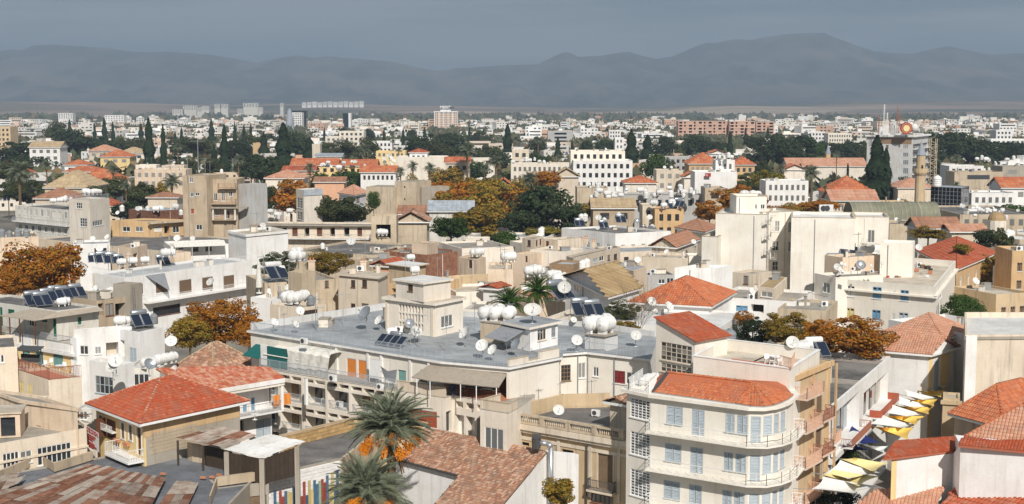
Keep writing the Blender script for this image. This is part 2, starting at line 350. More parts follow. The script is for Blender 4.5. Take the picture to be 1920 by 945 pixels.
class Bld:
 """pts: visible roof edge from left to right, as picture points at height z (or ('w', x, y) world points); closed with a back"""
 def __init__(s, name, label, pts, z=None, d=None, depth=10, base=0.0, wall='cream', roof='roof_grey', par=.5, ptk=.22, cat='building', group=None, closed=False, coping=None, slab=0, slabz=.25, slabmat=None):
  if z is None:
   q = max((p for p in pts if p[0] != 'w'), key=lambda p: p[1]); z = Dp(q[0], q[1], d).z
  P = [Vector((p[1], p[2])) if p[0] == 'w' else G(p[0], p[1], z).xy for p in pts]
  if not closed:
   if len(P) == 3: P.append(P[0] + P[2] - P[1])
   else:
    e = (P[-1] - P[0]).normalized(); nb = Vector((-e.y, e.x)) * depth; P += [P[-1] + nb, P[0] + nb]
  s.P = P; s.z = z; s.base = base; s.par = par; s.wall = wall; s.roofmat = roof; s.ptk = ptk; s.nvis = len(pts) - 1
  s.cx = sum(p.x for p in P) / len(P); s.cy = sum(p.y for p in P) / len(P)
  s.root = thing(name, label, cat, (s.cx, s.cy, base), group); s.zr = z - par
  s.faces = [Face(s, P[i], P[(i + 1) % len(P)], base, z) for i in range(len(P))]
  s.extra = []; s.coping = coping; s.slab = slab; s.slabz = slabz; s.slabmat = slabmat; s.noroof = False; s.label = label; s.mb = MB(); s.wmats = [wall]
  BLDS.append(s)
 def mi(s, mat):
  if mat not in s.wmats: s.wmats.append(mat)
  return s.wmats.index(mat)
 # a hole in a wall: real recess
 def hole(s, f, u0, u1, z0, z1, dep=.18, back=None):
  F_ = s.faces[f]; u0 = max(u0, .05); u1 = min(u1, F_.w - .05); z0 = max(z0, F_.z0 + .02); z1 = min(z1, F_.z1 - .05)
  if u1 - u0 < .1 or z1 - z0 < .1: return None
  F_.holes.append((u0, u1, z0, z1, dep, back)); return u0, u1, z0, z1
 def win(s, f, x0, y0, x1, y1, st='g', **k):
  F_ = s.faces[f]; r = F_.rect(x0, y0, x1, y1); return s.winr(f, *r, st=st, **k)
 def winr(s, f, u0, u1, z0, z1, st='g', nx=2, ny=1, fr=None, dep=.18, sill=True, label=None, lou=True):
  r = s.hole(f, u0, u1, z0, z1, dep, 'dark_void' if st in ('dk',) else None)
  if not r: return
  u0, u1, z0, z1 = r; F_ = s.faces[f]; m = MB()
  kind = {'g': 'window', 'gl': 'window', 'gb': 'window', 'grid': 'window', 'dk': 'opening', 'void': 'opening'}.get(st, 'window')
  if st == 'dk':
   return
  frm = fr or {'gb': 'wood_brown', 'grid': 'white_paint'}.get(st, 'white_paint')
  if st.startswith('s_'): frm = fr or 'white_paint'
  t = .07 if st != 'grid' else .06
  nb = -.10
  for (a, b, c, d) in ((u0, u1, z1 - t, z1), (u0, u1, z0, z0 + t), (u0, u0 + t, z0 + t, z1 - t), (u1 - t, u1, z0 + t, z1 - t)): F_.box(m, a, b, c, d, nb, nb + .07)
  if st in ('g', 'gl', 'gb', 'grid'):
   for i in range(1, nx):
    u = u0 + (u1 - u0) * i / nx; F_.box(m, u - t / 2, u + t / 2, z0 + t, z1 - t, nb + .003, nb + .065)
   for j in range(1, ny):
    z = z0 + (z1 - z0) * j / ny; F_.box(m, u0 + t, u1 - t, z - t / 2, z + t / 2, nb + .006, nb + .06)
  if sill: F_.box(m, u0 - .06, u1 + .06, z0 - .08, z0 - .003, -.05, .09)
  w = m.build('window', frm, s.root); q = MB()
  if st in ('g', 'gl', 'gb', 'grid'):
   gm = 'glass_light' if st == 'gl' else 'glass'
   if st == 'grid':
    e = .05
    for i in range(nx):
     for j in range(ny):
      q = MB(); F_.box(q, u0 + (u1 - u0) * i / nx + e, u0 + (u1 - u0) * (i + 1) / nx - e, z0 + (z1 - z0) * j / ny + e, z0 + (z1 - z0) * (j + 1) / ny - e, nb, nb + .02); q.build('pane', gm, w)
   else:
    F_.box(q, u0 + .05, u1 - .05, z0 + .05, z1 - .05, nb - .02, nb + .02); q.build('pane', gm, w)
  elif st.startswith('r_'):
   F_.box(q, u0 + .05, u1 - .05, z0 + .05, z1 - .05, nb - .02, nb + .03)
   k = max(3, int((z1 - z0) / .25))
   for j in range(k): F_.box(q, u0 + .06, u1 - .06, z0 + .06 + (z1 - z0 - .12) * j / k, z0 + .06 + (z1 - z0 - .12) * (j + .75) / k, nb + .03, nb + .05)
   q.build('roller_blind', st[2:], w)
  else:
   mat = st[2:]; F_.box(q, u0 + .05, u1 - .05, z0 + .05, z1 - .05, nb - .04, nb - .01); q.build('pane', 'dark_void', w)
   for i in range(nx):
    a = u0 + (u1 - u0) * i / nx + .03; b = u0 + (u1 - u0) * (i + 1) / nx - .03; sh = MB()
    for (aa, bb, cc, dd) in ((a, a + .07, z0 + .03, z1 - .03), (b - .07, b, z0 + .03, z1 - .03), (a + .07, b - .07, z1 - .12, z1 - .03), (a + .07, b - .07, z0 + .03, z0 + .12), (a + .07, b - .07, (z0 + z1) / 2 - .05, (z0 + z1) / 2 + .05)): F_.box(sh, aa, bb, cc, dd, nb + .02, nb + .09)
    k = max(4, int((z1 - z0) / .13)) if lou else 1
    for j in range(k):
     za = z0 + .12 + (z1 - z0 - .24) * j / k; zb = z0 + .12 + (z1 - z0 - .24) * (j + .8) / k
     sh.poly([F_.p(a + .06, za, nb + .075), F_.p(b - .06, za, nb + .075), F_.p(b - .06, zb, nb + .03), F_.p(a + .06, zb, nb + .03)])
    sh.build('shutter', mat, w)
  if label: w['label'] = label
  return w
 def door(s, f, x0, y0, x1, y1, mat='wood_brown', sur=None, label=None):
  F_ = s.faces[f]; r = F_.rect(x0, y0, x1, y1); r = s.hole(f, *r, .2)
  if not r: return
  u0, u1, z0, z1 = r; m = MB(); F_.box(m, u0 + .02, u1 - .02, z0 + .02, z1 - .02, -.17, -.11)
  for (a, b) in ((.08, .45), (.52, .92)):
   for n_ in (0, 1):
    du = (u1 - u0) / 2; F_.box(m, u0 + n_ * du + .1, u0 + (n_ + 1) * du - .1, z0 + (z1 - z0) * a, z0 + (z1 - z0) * b, -.11, -.09)
  d = m.build('door', mat, s.root)
  if label: d['label'] = label
  if sur:
   t = .14; q = MB(); F_.box(q, u0 - t, u0 - .003, z0, z1 + t, -.05, .04); F_.box(q, u1 + .003, u1 + t, z0, z1 + t, -.05, .04); F_.box(q, u0 - .003, u1 + .003, z1 + .003, z1 + t, -.05, .038); q.build('door_surround', sur, s.root)
  return d
 def surround(s, f, x0, y0, x1, y1, mat='white_paint', t=.14):
  F_ = s.faces[f]; u0, u1, z0, z1 = F_.rect(x0, y0, x1, y1); q = MB()
  F_.box(q, u0 - t, u0 - .003, z0 - t, z1 + t, .002, .05); F_.box(q, u1 + .003, u1 + t, z0 - t, z1 + t, .002, .05); F_.box(q, u0, u1, z1 + .003, z1 + t, .002, .048); F_.box(q, u0, u1, z0 - t, z0 - .003, .002, .048)
  q.build('window_surround', mat, s.root)
 def rows(s, f, zs, n, w, st='g', u0=None, u1=None, skip=0, **k):
  """evenly spaced windows; zs = [(z0, height)]"""
  F_ = s.faces[f]; u0 = .6 if u0 is None else u0; u1 = F_.w - .6 if u1 is None else u1
  for (z0, h) in zs:
   for i in range(n):
    if skip and R.random() < skip: continue
    c = u0 + (u1 - u0) * (i + .5) / n; st_ = R.choice(st) if isinstance(st, (list, tuple)) else st
    s.winr(f, c - w / 2, c + w / 2, z0, z0 + h, st_, **k)
 def band(s, f, z0, z1, n1=.06, mat=None, u0=None, u1=None, name='cornice', n0=-.02):
  F_ = s.faces[f]; m = MB(); F_.box(m, (-n1 if u0 is None else u0), (F_.w + n1 if u1 is None else u1), z0, z1, n0, n1); return m.build(name, mat or s.wall, s.root)
 def panel(s, f, x0, y0, x1, y1, mat, n1=.03, name='panel'):
  F_ = s.faces[f]; u0, u1, z0, z1 = F_.rect(x0, y0, x1, y1); m = MB(); F_.box(m, u0, u1, z0, z1, -.02, n1); return m.build(name, mat, s.root)
 def awning(s, f, x0, y0, x1, y1, out=1.5, drop=.6, mat='awning_brown', poles=0, name='awning', t=.05):
  F_ = s.faces[f]; u0, z = F_.hit(x0, y0); u1, z2 = F_.hit(x1, y0 if y1 is None else y1); z = (z + z2) / 2; m = MB()
  a, b = F_.p(u0, z, .02), F_.p(u1, z, .02); c, d = F_.p(u1, z - drop, out), F_.p(u0, z - drop, out)
  m.obox(a, b - a, d - a, (0, 0, t)); w = m.build(name, mat, s.root)
  if poles:
   q = MB()
   for i in range(poles):
    u = u0 + .1 + (u1 - u0 - .2) * i / max(1, poles - 1); q.bar(F_.p(u, z - drop, out - .1), F_.p(u, z - drop - 2.3, out - .1), .07)
   q.build('awning_post', 'white_paint', w)
  return w
 def balcony(s, f, u0, u1, z, out=1.2, t=.18, rail='rail_white', rh=.95, slab='white', gap=.14, solid=None, ends=True):
  F_ = s.faces[f]; m = MB(); F_.box(m, u0, u1, z - t, z, .003, out); w = m.build('balcony', slab, s.root); o = out - .06
  pts = [F_.p(u0 + .05, z, .05), F_.p(u0 + .05, z, o), F_.p(u1 - .05, z, o), F_.p(u1 - .05, z, .05)] if ends else [F_.p(u0 + .05, z, o), F_.p(u1 - .05, z, o)]
  if solid:
   q = MB(); F_.box(q, u0, u1, z + .002, z + rh, out - .12, out); F_.box(q, u0, u0 + .12, z + .002, z + rh - .002, .01, out - .12); F_.box(q, u1 - .12, u1, z + .002, z + rh - .002, .01, out - .12); q.build('balcony_wall', solid, w)
  else: railing(pts, rail, w, rh, gap)
  return w
 def balc_px(s, f, x0, x1, y, **k):
  F_ = s.faces[f]; u0, za = F_.hit(x0, y); u1, zb = F_.hit(x1, y); zz = F_.hit((x0 + x1) / 2, y)[1]
  return s.balcony(f, u0, u1, k.pop('z', zz), **k)
 def finish(s):
  mb = s.mb
  for F_ in s.faces:
   us = sorted({0.0, F_.w, *[h[0] for h in F_.holes], *[h[1] for h in F_.holes]}); zs = sorted({F_.z0, F_.z1, *[h[2] for h in F_.holes], *[h[3] for h in F_.holes]})
   for j in range(len(zs) - 1):
    run = None
    for i in range(len(us) - 1):
     uc = (us[i] + us[i + 1]) / 2; zc = (zs[j] + zs[j + 1]) / 2; inh = any(h[0] < uc < h[1] and h[2] < zc < h[3] for h in F_.holes)
     if inh:
      if run is not None: mb.poly([F_.p(run, zs[j]), F_.p(us[i], zs[j]), F_.p(us[i], zs[j + 1]), F_.p(run, zs[j + 1])]); run = None
     elif run is None: run = us[i]
    if run is not None: mb.poly([F_.p(run, zs[j]), F_.p(us[-1], zs[j]), F_.p(us[-1], zs[j + 1]), F_.p(run, zs[j + 1])])
   for (u0, u1, z0, z1, dp, back) in F_.holes:
    mb.poly([F_.p(u0, z0), F_.p(u1, z0), F_.p(u1, z0, -dp), F_.p(u0, z0, -dp)]); mb.poly([F_.p(u0, z1, -dp), F_.p(u1, z1, -dp), F_.p(u1, z1), F_.p(u0, z1)])
    mb.poly([F_.p(u0, z0), F_.p(u0, z0, -dp), F_.p(u0, z1, -dp), F_.p(u0, z1)]); mb.poly([F_.p(u1, z0, -dp), F_.p(u1, z0), F_.p(u1, z1), F_.p(u1, z1, -dp)])
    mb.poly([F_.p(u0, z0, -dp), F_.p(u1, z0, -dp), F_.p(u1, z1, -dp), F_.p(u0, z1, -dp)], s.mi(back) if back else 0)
  n = len(s.P); z = s.z
  if not s.noroof:
   if s.par > 0:
    I = inset(s.P, s.ptk)
    for i in range(n):
     j = (i + 1) % n; a, b, c, d = s.P[i], s.P[j], I[j], I[i]
     mb.poly([(a.x, a.y, z), (b.x, b.y, z), (c.x, c.y, z), (d.x, d.y, z)]); mb.poly([(d.x, d.y, z), (c.x, c.y, z), (c.x, c.y, s.zr - .05), (d.x, d.y, s.zr - .05)])
    r = MB(); r.poly([(p.x, p.y, s.zr) for p in inset(s.P, s.ptk - .02)]); r.build('roof', s.roofmat, s.root)
   else:
    r = MB(); Q = inset(s.P, -s.slab) if s.slab else s.P; k = s.slabz if s.slab else .05
    r.poly([(p.x, p.y, z + k) for p in Q]); r.poly([(p.x, p.y, z + .001) for p in reversed(Q)])
    for i in range(n):
     j = (i + 1) % n; r.poly([(Q[i].x, Q[i].y, z + .001), (Q[j].x, Q[j].y, z + .001), (Q[j].x, Q[j].y, z + k), (Q[i].x, Q[i].y, z + k)], 1)
    r.build('roof', [s.roofmat, s.slabmat or s.wall], s.root); s.zr = z + k
  mb.build('wall', s.wmats, s.root)
  if s.coping:
   m = MB(); A = inset(s.P, -.05); I = inset(s.P, s.ptk + .03)
   for i in range(n):
    j = (i + 1) % n; m.poly([(A[i].x, A[i].y, z + .05), (A[j].x, A[j].y, z + .05), (I[j].x, I[j].y, z + .05), (I[i].x, I[i].y, z + .05)]); m.poly([(A[i].x, A[i].y, z - .03), (A[j].x, A[j].y, z - .03), (A[j].x, A[j].y, z + .05), (A[i].x, A[i].y, z + .05)])
    m.poly([(I[i].x, I[i].y, z + .05), (I[j].x, I[j].y, z + .05), (I[j].x, I[j].y, z), (I[i].x, I[i].y, z)])
   m.build('coping', s.coping, s.root)
  return s
 def inside(s, x, y, pad=0):
  P = inset(s.P, -pad) if pad else s.P; c = False; n = len(P)
  for i in range(n):
   a, b = P[i], P[i - 1]
   if (a.y > y) != (b.y > y) and x < (b.x - a.x) * (y - a.y) / (b.y - a.y) + a.x: c = not c
  return c
def railing(pts, mat, parent, h=.95, gap=.14, w=.03, name='railing', zoff=0):
 m = MB()
 for a, b in zip(pts[:-1], pts[1:]):
  a = Vector(a) + Vector((0, 0, zoff)); b = Vector(b) + Vector((0, 0, zoff)); H_ = Vector((0, 0, h)); m.bar(a + H_, b + H_, .05); m.bar(a + Vector((0, 0, .1)), b + Vector((0, 0, .1)), .035)
  n = max(1, int((b - a).length / gap))
  for i in range(n + 1):
   p = a.lerp(b, i / n); ww = .05 if i % 10 == 0 else w; m.bar(p, p + H_, ww * .9)
 return m.build(name, mat, parent, kind='stuff')

# ---------------------------------------------------------------- pitched roofs
def tile_faces(mb, poly, up, tw=.24, tl=.36, amp=.06, clip=0, lift=.03, flat_=False):
 """poly: planar 3D polygon; up: unit vector up the slope; every tile an island of its own"""
 poly = [Vector(p) for p in poly]; up = Vector(up).normalized()
 nrm = Vector((0, 0, 0))
 for i in range(len(poly)): nrm += (poly[i] - poly[0]).cross(poly[(i + 1) % len(poly)] - poly[0])
 nrm.normalize(); nrm = nrm if nrm.z > 0 else -nrm; e = up.cross(nrm).normalized(); o = poly[0]
 q = [((p - o).dot(e), (p - o).dot(up)) for p in poly]; lo = min(a for a, _ in q); hi = max(a for a, _ in q); vmin = min(b for _, b in q)
 n = max(1, round((hi - lo) / tw)); w = (hi - lo) / n
 for i in range(n):
  u = lo + (i + .5) * w; vs = []
  for k in range(len(q)):
   (a0, b0), (a1, b1) = q[k - 1], q[k]
   if (a0 > u) != (a1 > u): vs.append(b0 + (b1 - b0) * (u - a0) / (a1 - a0))
  if len(vs) < 2: continue
  vs.sort(); v0, v1 = vs[0], vs[-1]; r0 = int((v0 - vmin) / tl); v = vmin + r0 * tl
  while v < v1 - .02:
   a = max(v, v0); b = min(v + tl, v1)
   if b - a > .04:
    P = lambda uu, vv, hh: o + e * uu + up * vv + nrm * hh
    k0, k1 = lift + amp * .5, lift
    if flat_: prof = ((-.5, 0), (-.25, amp), (.2, amp), (.5, 0))
    else: prof = ((-.5, 0), (-.22, amp), (.22, amp), (.5, 0))
    x = [(u + c * w, h) for c, h in prof]
    for (ua, ha), (ub, hb) in zip(x[:-1], x[1:]): mb_q(mb, P(ua, a, k0 + ha), P(ub, a, k0 + hb), P(ub, b, k1 + hb), P(ua, b, k1 + ha), ua == x[0][0])
    fr = len(mb.v); mb.v += [tuple(P(x[0][0], a, 0)), tuple(P(x[-1][0], a, 0))]
    mb.f.append((fr, fr + 1, mb._l[3], mb._l[2], mb._l[1], mb._l[0])); mb.m.append(0)
   v += tl
def mb_q(mb, a, b, c, d, first):
 if first: k = len(mb.v); mb.v += [tuple(a), tuple(d)]; mb._prev = (k, k + 1); mb._l = [k]
 k = len(mb.v); mb.v += [tuple(b), tuple(c)]; p = mb._prev; mb.f.append((p[0], k, k + 1, p[1])); mb.m.append(0); mb._prev = (k, k + 1); mb._l.append(k)
def ridge_tiles(mb, a, b, r=.13, step=.4):
 a = Vector(a); b = Vector(b); L_ = (b - a).length
 if L_ < .3: return
 n = max(1, int(L_ / step))
 for i in range(n):
  p = a.lerp(b, i / n) + Vector((0, 0, .05)); q = a.lerp(b, (i + 1) / n) + Vector((0, 0, .02)); mb.cyl(p, q, r, r * .85, 6, 0, False)
def pitched(b, kind='hip', rise=2.0, eave=.5, mat='tile_orange', fascia='white_paint', ridge=None, tiles=(.24, .36), ridge_mat=None, along=None, ridge_in=None, coarse=False):
 """roof over a four-cornered building; along = index of the face the ridge runs parallel to"""
 b.noroof = True; Q = [Vector((p.x, p.y, b.z)) for p in inset(b.P[:4], -eave)]; z = b.z
 l01 = (Q[1] - Q[0]).length; l12 = (Q[2] - Q[1]).length
 if along is None: along = 0 if l01 >= l12 else 1
 Q = Q[along:] + Q[:along]; A, B, C, D = Q; U = Vector((0, 0, rise)); mAD = (A + D) / 2 + U; mBC = (B + C) / 2 + U
 if kind == 'hip':
  run = (D - A).length / 2; L_ = (mBC - mAD).length; k = min(run, L_ * .5) if ridge_in is None else ridge_in; dr = (mBC - mAD).normalized(); r0 = mAD + dr * k; r1 = mBC - dr * k
 else: r0, r1 = mAD, mBC
 planes = [([A, B, r1, r0]), ([C, D, r0, r1])]
 if kind == 'hip': planes += [([B, C, r1]), ([D, A, r0])]
 base = MB(); tm = MB()
 for pl in planes:
  e = (pl[1] - pl[0]).normalized(); t = pl[2] - pl[0]; up = (t - e * t.dot(e)).normalized(); base.poly(pl); base.poly([p - Vector((0, 0, .1)) for p in reversed(pl)])
  vis = True
  tile_faces(tm, pl, up, tiles[0], tiles[1], amp=min(.12, tiles[0] * .26))
 for i in range(4):
  p, q = Q[i], Q[(i + 1) % 4]; d = Vector((0, 0, .22)); base.poly([p - d, q - d, q + Vector((0, 0, .02)), p + Vector((0, 0, .02))], 1)
 base.poly([p - Vector((0, 0, .22)) for p in reversed(Q)], 1)
 rf = base.build('roof', [mat, fascia], b.root); tm.build('roof_tiles', mat, rf, kind='stuff')
 rm = MB(); ridge_tiles(rm, r0, r1)
 if kind == 'hip':
  for p, q in ((A, r0), (D, r0), (B, r1), (C, r1)): ridge_tiles(rm, p, q)
 else:
  g = MB(); ins = inset(b.P[:4], 0); ins = ins[along:] + ins[:along]
  a2, b2, c2, d2 = [Vector((p.x, p.y, b.z)) for p in ins]; k = rise * ((d2 - a2).length / (D - A).length); 
  g.poly([d2, a2, (a2 + d2) / 2 + Vector((0, 0, k))]); g.build('gable', b.wall, b.root); g = MB(); g.poly([b2, c2, (b2 + c2) / 2 + Vector((0, 0, k))]); g.build('gable', b.wall, b.root)
 rm.build('ridge_tiles', ridge_mat or mat, rf)
 return rf
def sheet_roof(b, name, corners, mat, tiles=(.5, 2.0), amp=.03, t=.06, parent=None):
 """corners low-left, low-right, high-right, high-left in 3D"""
 P = [Vector(p) for p in corners]; m = MB(); m.poly(P); m.poly([p - Vector((0, 0, t)) for p in reversed(P)])
 for i in range(4): m.poly([P[i] - Vector((0, 0, t)), P[(i + 1) % 4] - Vector((0, 0, t)), P[(i + 1) % 4], P[i]])
 r = m.build(name, mat, parent or b.root); up = (P[3] - P[0]).normalized(); q = MB(); tile_faces(q, P, up, tiles[0], tiles[1], amp=amp, lift=.01); q.build('roof_sheets', mat, r, kind='stuff')
 return r

# ---------------------------------------------------------------- rooftop things
def mk_tank():
 r = thing('water_tank', 'white ribbed plastic water tank', 'water tank'); m = MB(); prof = [(-.85, .05), (-.8, .32), (-.68, .48)]
 for i in range(5):
  x = -.6 + i * .27; prof += [(x, .55), (x + .05, .58), (x + .15, .58), (x + .19, .55)]
 prof += [(.70, .48), (.8, .32), (.85, .05)]; m.lathe(prof, (0, 0, .72), (1, 0, 0), 14); m.build('tank_body', 'tank_white', r, smooth=True)
 for x in (-.45, .45):
  f = MB(); f.obox((x - .09, -.36, 0), (.18, 0, 0), (0, .72, 0), (0, 0, .26)); f.build('foot', 'tank_white', r)
 c = MB(); c.cyl((0, 0, 1.26), (0, 0, 1.36), .19, n=10); c.build('cap', 'tank_white', r); return proto(r)
def mk_vtank(mat='tank_white'):
 r = thing('water_tank', 'upright round water tank', 'water tank'); m = MB(); prof = [(0, .52)]
 for i in range(4): prof += [(.1 + i * .28, .55), (.16 + i * .28, .58), (.24 + i * .28, .58), (.30 + i * .28, .55)]
 prof += [(1.25, .5), (1.42, .3), (1.45, .05)]; m.lathe(prof, (0, 0, 0), (0, 0, 1), 14); m.build('tank_body', mat, r, smooth=True)
 c = MB(); c.cyl((0, 0, 1.44), (0, 0, 1.54), .2, n=10); c.build('cap', mat, r); return proto(r)
def mk_dish(mat='dish_white'):
 r = thing('satellite_dish', 'white satellite dish', 'satellite dish'); a = Vector((0, -.82, .57)).normalized(); o = Vector((0, 0, 1.0)); m = MB(); prof = [(.004 + .20 * (k / 5) ** 2, .02 + .5 * k / 5) for k in range(6)]
 m.lathe(prof, o, a, 18); m.lathe([(t - .02, q) for t, q in reversed(prof)], o, a, 18); m.build('reflector', mat, r, smooth=True)
 s_ = MB(); s_.cyl((0, 0, 0), (0, .05, .55), .03, n=6); s_.bar((0, .05, .55), o, .05); s_.cyl((-.12, 0, .01), (.12, 0, .01), .06, n=6); s_.build('mast', 'metal_grey', r)
 h = o + a * .62 + Vector((0, 0, -.04)); f = MB(); f.bar(o + a * .02 + Vector((0, .0, -.45)), h, .025); f.cyl(h - a * .02, h + a * .1, .04, n=6); f.build('feed_arm', 'metal_grey', r); return proto(r)
def mk_heater(tank='galvanised', npan=2):
 r = thing('solar_water_heater', 'solar water heater', 'solar heater'); t = MB(); t.lathe([(-.8, .05), (-.78, .22), (-.7, .28), (.7, .28), (.78, .22), (.8, .05)], (0, .55, 1.35), (1, 0, 0), 12); t.build('tank', tank, r, smooth=True)
 for k in range(npan):
  x = (k - (npan - 1) / 2) * 1.0; p = MB(); a, b = Vector((x - .46, -1.0, .15)), Vector((x - .46, .35, 1.15)); p.obox(a, (.92, 0, 0), b - a, (0, -.05, .07)); g = p.build('collector_panel', 'galvanised', r)
  q = MB(); dd = (b - a); q.obox(a + Vector((.05, -.05, .07)) + dd * .03, (.82, 0, 0), dd * .94, (0, -.008, .012)); q.build('panel_glass', 'panel_blue', g)
 f = MB()
 for x in (-.5 * npan * .9, .5 * npan * .9): f.bar((x, .45, 0), (x, .45, 1.15), .04); f.bar((x, -1, .05), (x, .45, .05), .04); f.bar((x, -1, .05), (x, -1, .2), .04)
 f.build('frame', 'metal_grey', r); return proto(r)
def mk_ac():
 r = thing('air_conditioner', 'white outdoor air conditioner unit', 'air conditioner'); m = MB(); m.box(-.42, .42, -.15, .15, .08, .68); m.box(-.36, -.28, -.13, .13, 0, .08); m.box(.28, .36, -.13, .13, 0, .08); m.build('casing', 'white_paint', r)
 f = MB(); f.cyl((-.1, -.165, .38), (-.1, -.15, .38), .24, n=14); f.build('fan_grille', 'metal_dark', r); return proto(r)
def mk_antenna(h=3.2):
 r = thing('roof_antenna', 'thin metal television aerial', 'antenna'); m = MB(); m.bar((0, 0, 0), (0, 0, h), .05); m.build('mast', 'metal_grey', r)
 q = MB(); q.bar((-.7, 0, h * .92), (.7, 0, h * .92), .035)
 for i in range(7): x = -.65 + i * .21; w = .35 - .02 * i; q.bar((x, -w, h * .92), (x, w, h * .92), .022)
 q.build('aerial_arms', 'metal_grey', r); return proto(r)
def mk_parasol():
 r = thing('parasol', 'white', 'parasol'); m = MB(); m.lathe([(0, .28), (1.9, .12), (2.2, .02)], (0, 0, .5), (0, 0, 1), 8); m.build('canopy', 'awning_white', r)
 q = MB(); q.bar((0, 0, 0), (0, 0, 2.8), .05); q.cyl((0, 0, 0), (0, 0, .08), .25); q.build('pole', 'rail_white', r); return proto(r)
def mk_chair():
 r = thing('terrace_chair', 'x', 'chair'); m = MB(); m.box(-.22, .22, -.22, .22, .42, .46); m.build('seat', 'white_paint', r); q = MB(); q.box(-.22, .22, .19, .23, .47, .88); q.build('backrest', 'white_paint', r)
 for x in (-.2, .2):
  for y in (-.2, .2): l = MB(); l.bar((x, y, 0), (x, y, .42), .04); l.build('leg', 'white_paint', r)
 return proto(r)
def mk_table(mat='white_paint'):
 r = thing('terrace_table', 'x', 'table'); m = MB(); m.cyl((0, 0, .70), (0, 0, .74), .5, n=14); m.build('tabletop', mat, r); q = MB(); q.bar((0, 0, .04), (0, 0, .7), .07); q.cyl((0, 0, 0), (0, 0, .04), .3, n=10); q.build('leg', mat, r); return proto(r)
def mk_chimney():
 r = thing('chimney', 'x', 'chimney'); m = MB(); m.box(-.3, .3, -.25, .25, 0, .9); m.box(-.36, .36, -.31, .31, .9, 1.0); m.build('stack', 'peach', r)
 for x in (-.15, .15): q = MB(); q.cyl((x, 0, 1), (x, 0, 1.25), .08, n=6); q.build('pot', 'terra', r)
 return proto(r)
T_TANK = mk_tank(); T_VTANK = mk_vtank(); T_GTANK = mk_vtank('plastic_grey'); T_DISH = mk_dish(); T_DISHG = mk_dish('galvanised'); T_HEAT = mk_heater(); T_HEATW = mk_heater('tank_white'); T_HEAT3 = mk_heater('galvanised', 4); T_AC = mk_ac(); T_ANT = mk_antenna(); T_CHAIR = mk_chair(); T_TABLE = mk_table(); T_CHIM = mk_chimney(); T_PARASOL = mk_parasol()
NAMES = {}
def put(kind, px, py, z, where, sc=1.0, rz=0, d=None, rx=0):
 """stands a copy with its foot at picture point (px, py) on height z; where = words for the label"""
 T, what, group = {'tank': (T_TANK, 'ribbed water tank', 'white water tanks on the roofs'), 'vtank': (T_VTANK, 'upright water tank', 'upright white water tanks'), 'gtank': (T_GTANK, 'grey water tank', 'grey water tanks'),
  'dish': (T_DISH, 'white satellite dish', 'satellite dishes on the roofs'), 'dishg': (T_DISHG, 'grey satellite dish', 'satellite dishes on the roofs'), 'heat': (T_HEAT, 'silver solar heater', 'solar water heaters'), 'heatw': (T_HEATW, 'white tanked solar heater', 'solar water heaters'), 'heat4': (T_HEAT3, 'four panel solar heater', 'solar water heaters'),
  'ac': (T_AC, 'air conditioner', 'air conditioner units'), 'ant': (T_ANT, 'thin television aerial', 'television aerials'), 'chair': (T_CHAIR, 'white terrace chair', 'terrace chairs'), 'table': (T_TABLE, 'round white terrace table', 'terrace tables'), 'chim': (T_CHIM, 'small plastered chimney', 'chimneys'), 'parasol': (T_PARASOL, 'folded white parasol', 'folded parasols')}[kind]
 p = Dp(px, py, d) if d else G(px, py, z); sc *= (.78 if 'tank' in kind else .86) + .22 * ((px * 7.3 + py * 3.1) % 1)
 if kind == 'dish' and int(px * 3 + py) % 5 == 0: T, what = T_DISHG, 'grey satellite dish'
 o = dup(T, p, rz, sc, group, rx=rx); pend(o, what, where); return o
def putn(kind, pts, z, where, **k):
 j = k.pop('j', .25); rz = k.pop('rz', 0); sc = k.pop('sc', 1.0)
 for q in pts: put(kind, q[0], q[1], z, where, sc * (q[2] if len(q) > 2 else 1), rz + (R.random() - .5) * j, **k)
# ---------------------------------------------------------------- trees
def card(m, p, n, w, h, rot):
 n = n.normalized(); a = n.cross(Vector((0, 0, 1)) if abs(n.z) < .9 else Vector((1, 0, 0))).normalized(); b = n.cross(a); c, s = math.cos(rot), math.sin(rot); x = (a * c + b * s) * w; y = (b * c - a * s) * h
 m.poly([p - x - y * .3, p - y, p + x - y * .2, p + x * .6 + y, p - x * .7 + y * .8])
def rv(): 
 while True:
  v = Vector((R.uniform(-1, 1), R.uniform(-1, 1), R.uniform(-1, 1)))
  if .05 < v.length < 1: return v
def crown_mesh(nm, n=3500, rx=1, rz=.8, clumps=34, cs=.30, leaf=.045, seed=1, mat='leaf_green', hollow=.55):
 R.seed(seed); m = MB(); cl = []
 for _ in range(clumps):
  v = rv().normalized() * R.uniform(hollow, 1.0) ; k = R.uniform(.68, .95); cl.append((Vector((v.x * rx * k, v.y * rx * k, v.z * rz * k)), cs * R.choice((.45, .7, 1, 1.25))))
 for i in range(n):
  c, r = cl[i % clumps]; v = rv(); v = v.normalized() * (v.length ** .5); p = c + Vector((v.x * r, v.y * r, v.z * r * .75)); card(m, p, v + rv() * .8 + Vector((0, 0, .3)), leaf * R.uniform(.6, 1.3), leaf * R.uniform(.6, 1.3), R.uniform(0, 6.3))
 me = m.build(nm, mat); d = me.data; bpy.data.objects.remove(me); return d
